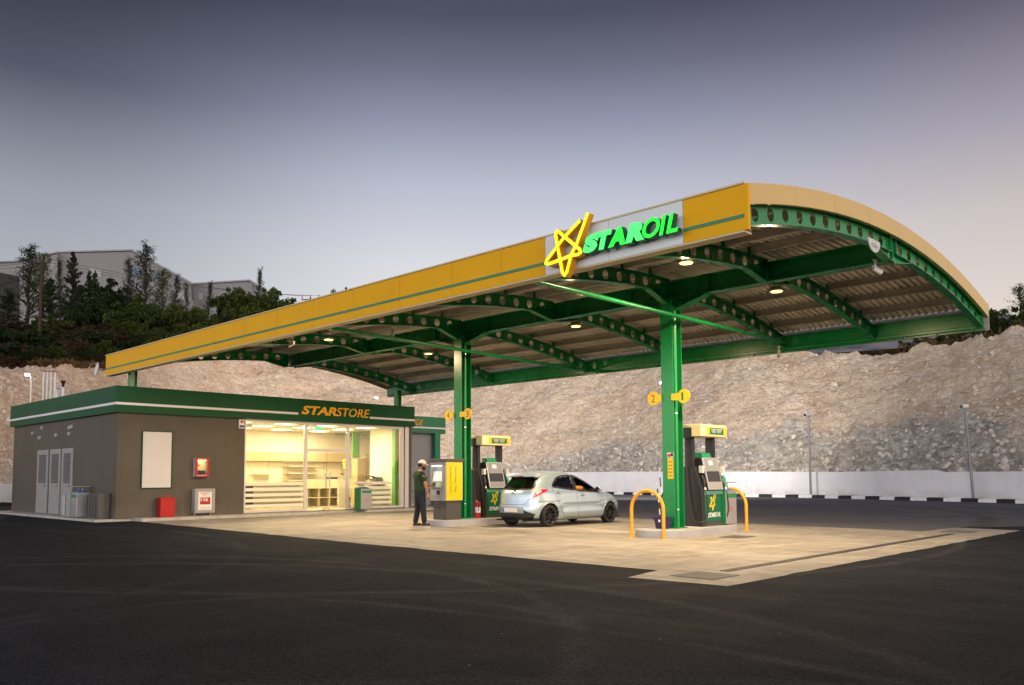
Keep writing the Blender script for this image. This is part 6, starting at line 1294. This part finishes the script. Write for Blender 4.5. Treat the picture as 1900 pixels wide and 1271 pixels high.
yard_lamp(51, 695, smooth_i(51, PXK, DWK)-1.0, 'lit lamp post beyond the left end of the shop', 700, -FH*.9+dn_*.45)
yard_lamp(698, 738, smooth_i(698, PXK, DWK)-13, 'lamp seen above the shop sign, lit, before the rock slope', 7000, -FH*.9+dn_*.35, fill_head=FH+dn_*.05, spot=R(165), colr=(1, .92, .84))
yard_lamp(1228, 710, smooth_i(1228, PXK, DWK)-14, 'lit lamp post just left of the near green column', 7000, -FH*.9+dn_*.35, fill_head=FH+dn_*.05, spot=R(165), colr=(1, .92, .84), px0=1240)

# electricity poles with wires
wood = mat('pole_wood', (.045, .024, .018), .9, 0, .25, 3)
def power_pole(px, ytop, ybot, D, label, arms=True, w_=1.0):
    tp_ = at(px, ytop, D); bz = min(at(px, ybot, D).z, hill_z(tp_.x, tp_.y))-.3; t_ = wthing('electricity_pole', label, 'electricity pole', (tp_.x, tp_.y, bz+.3))
    MB().cyl((tp_.x, tp_.y, bz), tp_, .13, .09, n=10).obj('pole', wood, t_, smooth=True)
    if arms:
        m = MB(); a_ = tp_-Vector((0, 0, .25)); m.cyl(a_-RH*w_, a_+RH*w_, .06, n=8); m.obj('crossarm', wood, t_)
        m = MB()
        for k in (-.95, 0, .95): m.cyl(a_+RH*w_*k, a_+RH*w_*k+Vector((0, 0, .55)), .05, n=8)
        m.obj('insulator', mat('insulator', (.07, .06, .06), .4), t_)
    return tp_
P1 = power_pole(78, 482, 612, 66, 'tall brown wooden electricity pole among the trees on the left hillside', True, .35); P2 = power_pole(576, 552, 640, 95, 'electricity pole with crossarm showing above the yellow canopy band')
m = MB()
for k in range(3):
    a_ = P1+Vector((0, 0, .2-.3*k)); b_ = P2+RH*(-1.2+k*1.2)+Vector((0, 0, .2)); c_ = at(-260, 480+6*k, 64)
    for p, q in ((a_, b_), (a_, c_)): m.tube([p.lerp(q, t_/14)-Vector((0, 0, 4*(t_/14)*(1-t_/14)*.5)) for t_ in range(15)], .018, n=4)
tag(m.obj('power_line', mat('wire', (.03, .03, .03), .6)), 'thin overhead wires strung between the electricity poles on the hillside', 'wires')

# ================================================================== WAREHOUSE ON THE HILL
wht, t, b = node_mat('warehouse_cladding'); g = NG(t)
sx = t.nodes.new('ShaderNodeSeparateXYZ'); t.links.new(g.tc, sx.inputs[0]); u_ = g.math('ADD', g.math('MULTIPLY', sx.outputs[0], RH.x), g.math('MULTIPLY', sx.outputs[1], RH.y))
rib_ = g.rng(g.math('PINGPONG', u_, .5), .0, .07, 0, 1); cc_ = g.mix(rib_, (.185, .185, .20), (.215, .215, .23)); cc_ = g.mix(g.rng(g.noise(.25, 5), .3, .7, 0, .35), cc_, (.15, .15, .16)); g.put(b.inputs['Base Color'], cc_); b.inputs['Roughness'].default_value = .55
def facade(pix, D, depth, lab, name='warehouse'):
    p0 = at(pix[0][0], pix[0][1], D); t_ = wthing(name, lab, 'warehouse', (p0.x, p0.y, 12)); P = [at(x, y, D) for x, y in pix]; n = len(P)
    m = MB(); B_ = [p+FH*depth for p in P]; m.add(P+B_, [tuple(range(n)), tuple(range(2*n-1, n-1, -1))]+[(i, (i+1) % n, n+(i+1) % n, n+i) for i in range(n)]); m.obj('wall', wht, t_); return t_
def rect(pix, D, name, mt, par, th=.08):
    P = [at(x, y, D) for x, y in pix]; m = MB(); n = len(P); m.add([p-FH*th for p in P]+[p-FH*.005 for p in P], [tuple(range(n)), tuple(range(2*n-1, n-1, -1))]+[(i, (i+1) % n, n+(i+1) % n, n+i) for i in range(n)]); return m.obj(name, mt, par)
def strip(pts, D, w_, name, mt, par): 
    m = MB()
    for (x0, y0), (x1, y1) in zip(pts, pts[1:]): m.tube([at(x0, y0, D)-FH*.15, at(x1, y1, D)-FH*.15], w_, n=4)
    return m.obj(name, mt, par)
wa = facade([(107, 620), (107, 469), (246, 465), (358, 527), (358, 640)], 105, 40, 'large pale grey metal warehouse with low gable roof on the hilltop')
strip([(106, 468.5), (246, 464.5), (359, 527)], 105, .14, 'roof_edge', mat('roof_edge_pale', (.30, .30, .32), .5), wa); strip([(106.5, 471), (106.5, 600)], 105, .22, 'downpipe', mat('downpipe_blue', (.05, .06, .10), .5), wa); strip([(358.5, 528), (360, 556)], 105, .2, 'downpipe', MATS['downpipe_blue'], wa)
winm = mat('skylight_sheet', (.32, .32, .34), .4)
rect([(167, 498), (177, 499), (177, 513), (167, 512)], 105, 'window', winm, wa); rect([(179, 501), (188, 502), (188, 514), (179, 513)], 105, 'window', winm, wa); rect([(330, 540), (342, 543), (342, 556), (330, 554)], 105, 'window', winm, wa)
lgb = mat('sign_blue', (.02, .10, .30), .4); lgw = mat('sign_white', (.6, .62, .68), .4)
lo_ = rect([(252, 497), (262, 499), (262, 509), (252, 507)], 105, 'wall_sign', lgb, wa, .3); rect([(255, 499.5), (266, 501), (263, 503.5), (256, 503)], 105, 'sign_mark', lgw, lo_, .35); rect([(277, 505), (283, 506), (280, 513)], 105, 'wall_sign', lgw, wa, .3); rect([(290, 512), (297, 508), (295, 516), (290, 517)], 105, 'wall_sign', lgb, wa, .3)
wb = facade([(358.6, 640), (358.6, 527.5), (464, 521), (515, 553), (560, 590), (560, 640)], 107, 35, 'smaller grey gabled warehouse wing right of the big one, half behind trees')
strip([(359, 527), (464, 520.5), (515, 552)], 107, .13, 'roof_edge', MATS['roof_edge_pale'], wb); rect([(369, 543), (376, 544), (376, 557), (369, 556)], 107, 'window', winm, wb); rect([(409, 552), (418, 553), (418, 563), (409, 562)], 107, 'window', winm, wb)
wc = facade([(-260, 640), (-260, 500), (0, 487.5), (30, 486), (106, 469.5), (106, 640)], 104, 40, 'long low grey warehouse wing at the left edge of the photo')
rect([(-120, 640), (-120, 500), (-5, 505), (36, 513), (36, 640)], 104, 'open_bay', dgap, wc, .2); rect([(95, 485), (100, 484.5), (100, 497), (95, 497)], 104, 'window', winm, wc)
strip([(-260, 499), (0, 487), (30, 485.6), (106, 469)], 104, .13, 'roof_edge', MATS['roof_edge_pale'], wc)

# ================================================================== TREES AND SCRUB
def leafmat(name, a_, b_):
    m, t, b = node_mat(name); g = NG(t); oi = t.nodes.new('ShaderNodeObjectInfo')
    c_ = g.mix(g.rng(g.noise(.9, 4, .7), .35, .65), a_, b_); c_ = g.mix(g.rng(g.noise(6, 2), .3, .7, 0, .4), c_, tuple(x*.5 for x in a_)); g.put(b.inputs['Base Color'], c_); b.inputs['Roughness'].default_value = .7; b.inputs['Specular IOR Level'].default_value = .2; return m
lf1 = leafmat('leaf_dark_green', (.008, .019, .006), (.024, .045, .009)); lf2 = leafmat('leaf_olive', (.020, .036, .007), (.066, .088, .012)); lf3 = leafmat('leaf_conifer', (.009, .016, .008), (.026, .036, .015)); lf4 = leafmat('leaf_dry', (.025, .016, .010), (.075, .042, .018)); lf5 = leafmat('dry_grass', (.055, .032, .014), (.135, .078, .03))
bark = mat('bark', (.05, .035, .025), .95, 0, .3, 4)
def tree_proto(kind, H, W_, seed, lm, nleaf, ls_):
    rr = random.Random(seed); tr = MB(); lv = MB(); tips = []
    lean = Vector((rr.uniform(-.06, .06), rr.uniform(-.06, .06), 1))
    if kind == 'conifer':
        tr.tube([lean*H*k/6 for k in range(7)], [.055*H/3*(1-k/6.6) for k in range(7)], n=7)
        for k in range(80):
            u = .10+.88*(k/80)**.9; a_ = rr.uniform(0, 6.28); L_ = W_*.5*((1-u)**.8+.05)*rr.uniform(.5, 1.25); p = lean*H*u; q = p+Vector((math.cos(a_)*L_, math.sin(a_)*L_, L_*rr.uniform(.25, .8))); tr.tube([p, q], [.02, .006], n=4); tips += [(p.lerp(q, t_), .05*H*(.35+.5*(1-u))*rr.uniform(.4, 1.1)) for t_ in (.15, .35, .55, .75, .9, 1.05)]
        tips += [(lean*H*(.88+.016*k), .05*H*.3) for k in range(8)]
    elif kind == 'sparse':
        tr.tube([lean*H*k/6+Vector((rr.uniform(-.1, .1), rr.uniform(-.1, .1), 0)) for k in range(7)], [.05*H/3*(1-k/6.8) for k in range(7)], n=7)
        for k in range(58):
            u = .2+.8*k/58; a_ = rr.uniform(0, 6.28); L_ = W_*.5*(1.15-u)*rr.uniform(.5, 1.2); p = lean*H*u; q = p+Vector((math.cos(a_)*L_, math.sin(a_)*L_, L_*.9)); tr.tube([p, q], [.03, .006], n=4); tips += [(p.lerp(q, t_)+Vector((rr.uniform(-1, 1), rr.uniform(-1, 1), rr.uniform(-1, 1)))*.12, .035*H*rr.uniform(.4, 1.3)) for t_ in (.3, .5, .7, .85, 1.0, 1.15, 1.3)]
    else:
        tr.tube([Vector((0, 0, 0)), lean*H*.25, lean*H*.5], [.05*H/2, .04*H/2, .02*H/2], n=8)
        for k in range(30):
            a_ = rr.uniform(0, 6.28); el = rr.uniform(.1, 1.5); L_ = H*.5*rr.uniform(.55, 1.0); p = lean*H*rr.uniform(.12, .4); q = p+Vector((math.cos(a_)*math.cos(el)*L_*W_/H, math.sin(a_)*math.cos(el)*L_*W_/H, math.sin(el)*L_)); tr.tube([p, p.lerp(q, .5)+Vector((0, 0, .05*H)), q], [.03, .018, .008], n=5)
            for j in range(5): tips.append((p.lerp(q, rr.uniform(.5, 1.12))+Vector((rr.uniform(-1, 1), rr.uniform(-1, 1), rr.uniform(-.6, .8)))*.07*H, .075*H*rr.uniform(.3, 1.1)))
    for k in range(nleaf):
        c_, r_ = rr.choice(tips); d = Vector((rr.gauss(0, 1), rr.gauss(0, 1), rr.gauss(0, .8))); d.normalize(); p = c_+d*r_*(rr.random()**.45)*(1 if kind != 'conifer' else .8)
        if p.z < .02: continue
        n_ = Vector((rr.gauss(0, 1), rr.gauss(0, 1), rr.gauss(.5, .8))).normalized(); u = n_.orthogonal().normalized(); u = (u*math.cos(k)+n_.cross(u)*math.sin(k)); w_ = n_.cross(u); s_ = ls_*rr.uniform(.5, 1.3)
        if kind != 'round': u = (u*.6+Vector((0, 0, .8))).normalized(); w_ = n_.cross(u).normalized()*.55
        lv.add([p-u*s_, p+w_*s_*.5+u*s_*.1, p+u*s_, p-w_*s_*.5], [(0, 1, 2, 3)])
    t_ = thing('tree', 'x', 'tree'); tr.obj('trunk', bark, t_, smooth=True)
    me = bpy.data.meshes.new('crown'); me.from_pydata(lv.v, [], lv.f); me.materials.append(lm); fin('crown', me, t_, fixn=False); return t_
protos = {'conifer': [tree_proto('conifer', 5, 1.9, 1, lf3, 7500, .085), tree_proto('conifer', 5, 2.3, 5, lf1, 7500, .085)], 'sparse': [tree_proto('sparse', 6, 2.2, 2, lf3, 4600, .062), tree_proto('sparse', 6, 2.6, 8, lf2, 4600, .062)],
          'round': [tree_proto('round', 4, 4.6, 3, lf1, 8200, .12), tree_proto('round', 4, 5.0, 4, lf2, 8200, .12), tree_proto('round', 4, 4.0, 9, lf2, 7500, .12), tree_proto('round', 3, 4.5, 10, lf1, 6500, .12), tree_proto('round', 3, 4.8, 12, lf4, 4200, .10)]}
HT = {'conifer': 5, 'sparse': 6, 'round': 4}; used = set()
def plant(kind, v, px, ytop, D, label, wide=1.0, group='trees on the hillside', cat=None):
    tp_ = at(px, ytop, D); gz = hill_z(tp_.x, tp_.y)-.05; H = HT[kind] if not (kind == 'round' and v >= 3) else 3; s_ = max(.25, (tp_.z-gz)/H/(.97 if kind != 'round' else .93)); base = protos[kind][v]
    key = (kind, v); rz = random.uniform(0, 6.28)
    if key in used: o = dup(base, (tp_.x, tp_.y, gz), rz, label)
    else: used.add(key); o = base; o.location = (tp_.x, tp_.y, gz); o.rotation_euler = (0, 0, rz); o['label'] = label
    wmax = 1.0/s_ if False else 1; o.scale = (s_*wide, s_*wide, s_); o['group'] = group
    o.name = {'conifer': 'conifer_tree', 'sparse': 'sparse_tree', 'round': 'leafy_tree'}[kind] if s_*H > 2.6 else 'bush'
    o['category'] = 'tree' if s_*H > 2.6 else 'bush'
    return o
T = plant
T('sparse', 0, 54, 460, 84, 'leftmost tall feathery tree against the warehouse wing', 1.5); T('sparse', 1, 83, 476, 82, 'thin tree right behind the tall wooden electricity pole', 1.0); T('sparse', 0, 117, 490, 84, 'thin bare topped tree beside the warehouse downpipe', .6)
T('conifer', 0, 137, 470, 86, 'dark pointed conifer standing alone in front of the warehouse wall', .9); T('conifer', 0, 167, 508, 82, 'small dark conifer below the warehouse skylight panels', .9); T('conifer', 1, 178, 507, 80, 'narrow conifer immediately right of the small dark one', .6)
T('conifer', 1, 10, 540, 84, 'dark bushy tree at the left edge before the open bay', 1.6); T('conifer', 1, 100, 520, 80, 'dark shrub-like conifer beneath the warehouse downpipe', 1.5); T('conifer', 0, 148, 530, 79, 'dark low conifer at the foot of the lone pointed conifer', 1.3)
T('round', 0, 196, 512, 80, 'dark leafy tree with several upright leaders before the warehouse', .8); T('round', 0, 218, 520, 82, 'dark rounded tree left of the warehouse sign', .8); T('round', 0, 172, 540, 76, 'dark leafy clump in front of the paired conifers', .9)
T('sparse', 0, 244, 486, 80, 'slim open tree just left of the blue warehouse sign', .7); T('sparse', 0, 272, 466, 78, 'tallest feathery tree crossing the blue warehouse sign', 1.1); T('sparse', 1, 304, 505, 76, 'feathery tree below the sloping warehouse roof edge', 1.2); T('sparse', 0, 324, 515, 78, 'second feathery tree below the sloping warehouse roof edge', .8); T('sparse', 1, 345, 530, 80, 'small bare twiggy tree left of the joint between the warehouses', .6)
T('round', 1, 262, 545, 72, 'green leafy tree under the warehouse sign', 1.0); T('round', 2, 292, 552, 70, 'bright green leafy tree below the feathery trees', 1.0); T('round', 1, 325, 560, 70, 'broad leafy tree on the slope left of the canopy band', 1.1); T('round', 2, 362, 556, 74, 'rounded green tree hiding the joint of the two warehouses', 1.0)
T('sparse', 0, 385, 528, 82, 'slim tree before the window of the smaller warehouse', .7); T('conifer', 0, 408, 550, 78, 'small ragged conifer before the smaller warehouse', .8)
T('round', 1, 432, 528, 78, 'tall green tree at the middle of the smaller warehouse', .9); T('round', 2, 462, 527, 80, 'green tree under the peak of the smaller warehouse', .8); T('sparse', 0, 476, 504, 82, 'thin tree rising above the peak of the smaller warehouse', .7); T('round', 1, 497, 528, 80, 'green tree right of the smaller warehouse peak', .8); T('round', 2, 528, 540, 80, 'rightmost green tree above the yellow canopy band', .9); T('round', 1, 390, 580, 72, 'green tree touching the yellow band below the smaller warehouse', 1.0)
T('round', 2, 340, 590, 66, 'low green tree just above the yellow band', 1.1); T('round', 1, 300, 605, 64, 'low leafy tree above the left third of the yellow band', 1.1); T('round', 2, 440, 560, 74, 'leafy tree in front of the middle green tree', 1.0); T('round', 1, 545, 549, 84, 'small leafy tree at the right end of the hillside trees', .8)
T('conifer', 1, 640, 535, 110, 'faint thin treetop above the middle of the yellow band', .8); T('sparse', 1, 618, 540, 108, 'small treetop right of the crossarm pole', .8); T('round', 2, 680, 530, 112, 'distant round treetop just above the yellow band', .6)
rt = random.Random(5)
lbl = 'scrub bush on the dry hillside above the cut slope'
bushes = [(14, 590, 66), (40, 560, 74), (62, 598, 62), (96, 575, 70), (128, 560, 74), (30, 628, 57), (4, 652, 54), (70, 640, 56), (105, 640, 57), (140, 620, 60), (170, 600, 64), (200, 588, 68), (165, 640, 58), (195, 628, 60), (225, 600, 66), (232, 640, 60), (215, 570, 72), (250, 610, 64), (262, 585, 68), (275, 630, 62), (88, 612, 61), (152, 585, 68), (50, 665, 53), (125, 668, 55), (185, 660, 57), (222, 662, 58), (18, 684, 50), (92, 680, 52), (238, 575, 70), (285, 575, 68)]
for k, (px, y, D) in enumerate(bushes):
    v = (3, 4, 3, 1, 4)[k % 5]; D = max(D, crest(px)[0]+1.5+k % 4)
    o = plant('round', v, px, y, D, {3: 'low dark green bush on the dry hillside above the cut slope', 4: 'brown dry bush on the hillside above the cut slope', 1: 'olive green bush on the hillside above the cut slope'}[v], 1.2, {3: 'dark green hillside bushes', 4: 'dry brown hillside bushes', 1: 'olive hillside bushes'}[v])
    o.scale = (max(o.scale[2], .5)*1.05, max(o.scale[2], .5)*1.05, max(.25, min(o.scale[2], .75)))
# right hand trees beyond the crest
for k, (kind, v, px, y, dD, lab, w_) in enumerate([('round', 2, 1716, 618, 3, 'small green tree left of the canopy corner on the right slope top', 1.0), ('round', 1, 1745, 612, 4, 'green tree under the right corner of the canopy', 1.2), ('round', 1, 1780, 604, 4, 'round green tree directly below the canopy corner', 1.2), ('round', 2, 1812, 600, 5, 'olive green tree right below the canopy tip', 1.1), ('conifer', 1, 1838, 575, 7, 'small pointed tree just right of the canopy tip', .7), ('round', 0, 1842, 602, 5, 'dark green tree between the canopy tip and the right edge', 1.1), ('round', 0, 1868, 590, 6, 'dark dense tree near the right edge of the photo', 1.1), ('round', 1, 1892, 560, 7, 'tall tree cut off by the right edge of the photo', 1.1), ('sparse', 1, 1884, 536, 8, 'bare twiggy treetop at the right edge', 1.2), ('round', 2, 1930, 560, 7, 'green tree just outside the right edge', 1.0), ('round', 1, 1700, 622, 4, 'lowest green bush at the left end of the right hand trees', 1.2)]):
    T(kind, v, px, y, crest(px)[0]+dD, lab, w_, 'trees above the right end of the rock slope')
# dry grass tufts on the hill and along the crest
lv = MB(); rr = random.Random(21)
for k in range(22000):
    px = rr.uniform(-60, 620) if rr.random() < .9 else rr.uniform(1000, 1960); Dc, zc = crest(px); D = Dc+(rr.random()**1.5)*(34 if px < 800 else 5)+.1; p = gp(px, D)
    if mnoise.noise(p*.11) < -.08: continue
    p.z = hill_z(p.x, p.y); h_ = rr.uniform(.15, .5); a_ = rr.uniform(0, 6.28); w_ = Vector((math.cos(a_), math.sin(a_), 0))*.09; L3 = Vector((rr.uniform(-.2, .2), rr.uniform(-.2, .2), h_))
    lv.add([p-w_, p+w_, p+w_*.8+L3*.6, p+L3, p-w_*.9+L3*.55], [(0, 1, 2, 3, 4)])
me = bpy.data.meshes.new('g'); me.from_pydata(lv.v, [], lv.f); me.materials.append(lf5); o = fin('dry_grass', me, fixn=False); o['kind'] = 'stuff'
for kk, vv in protos.items():
    for i, o in enumerate(vv):
        if (kk, i) not in used:
            for c_ in list(o.children): bpy.data.objects.remove(c_)
            bpy.data.objects.remove(o)
bpy.context.view_layer.update()
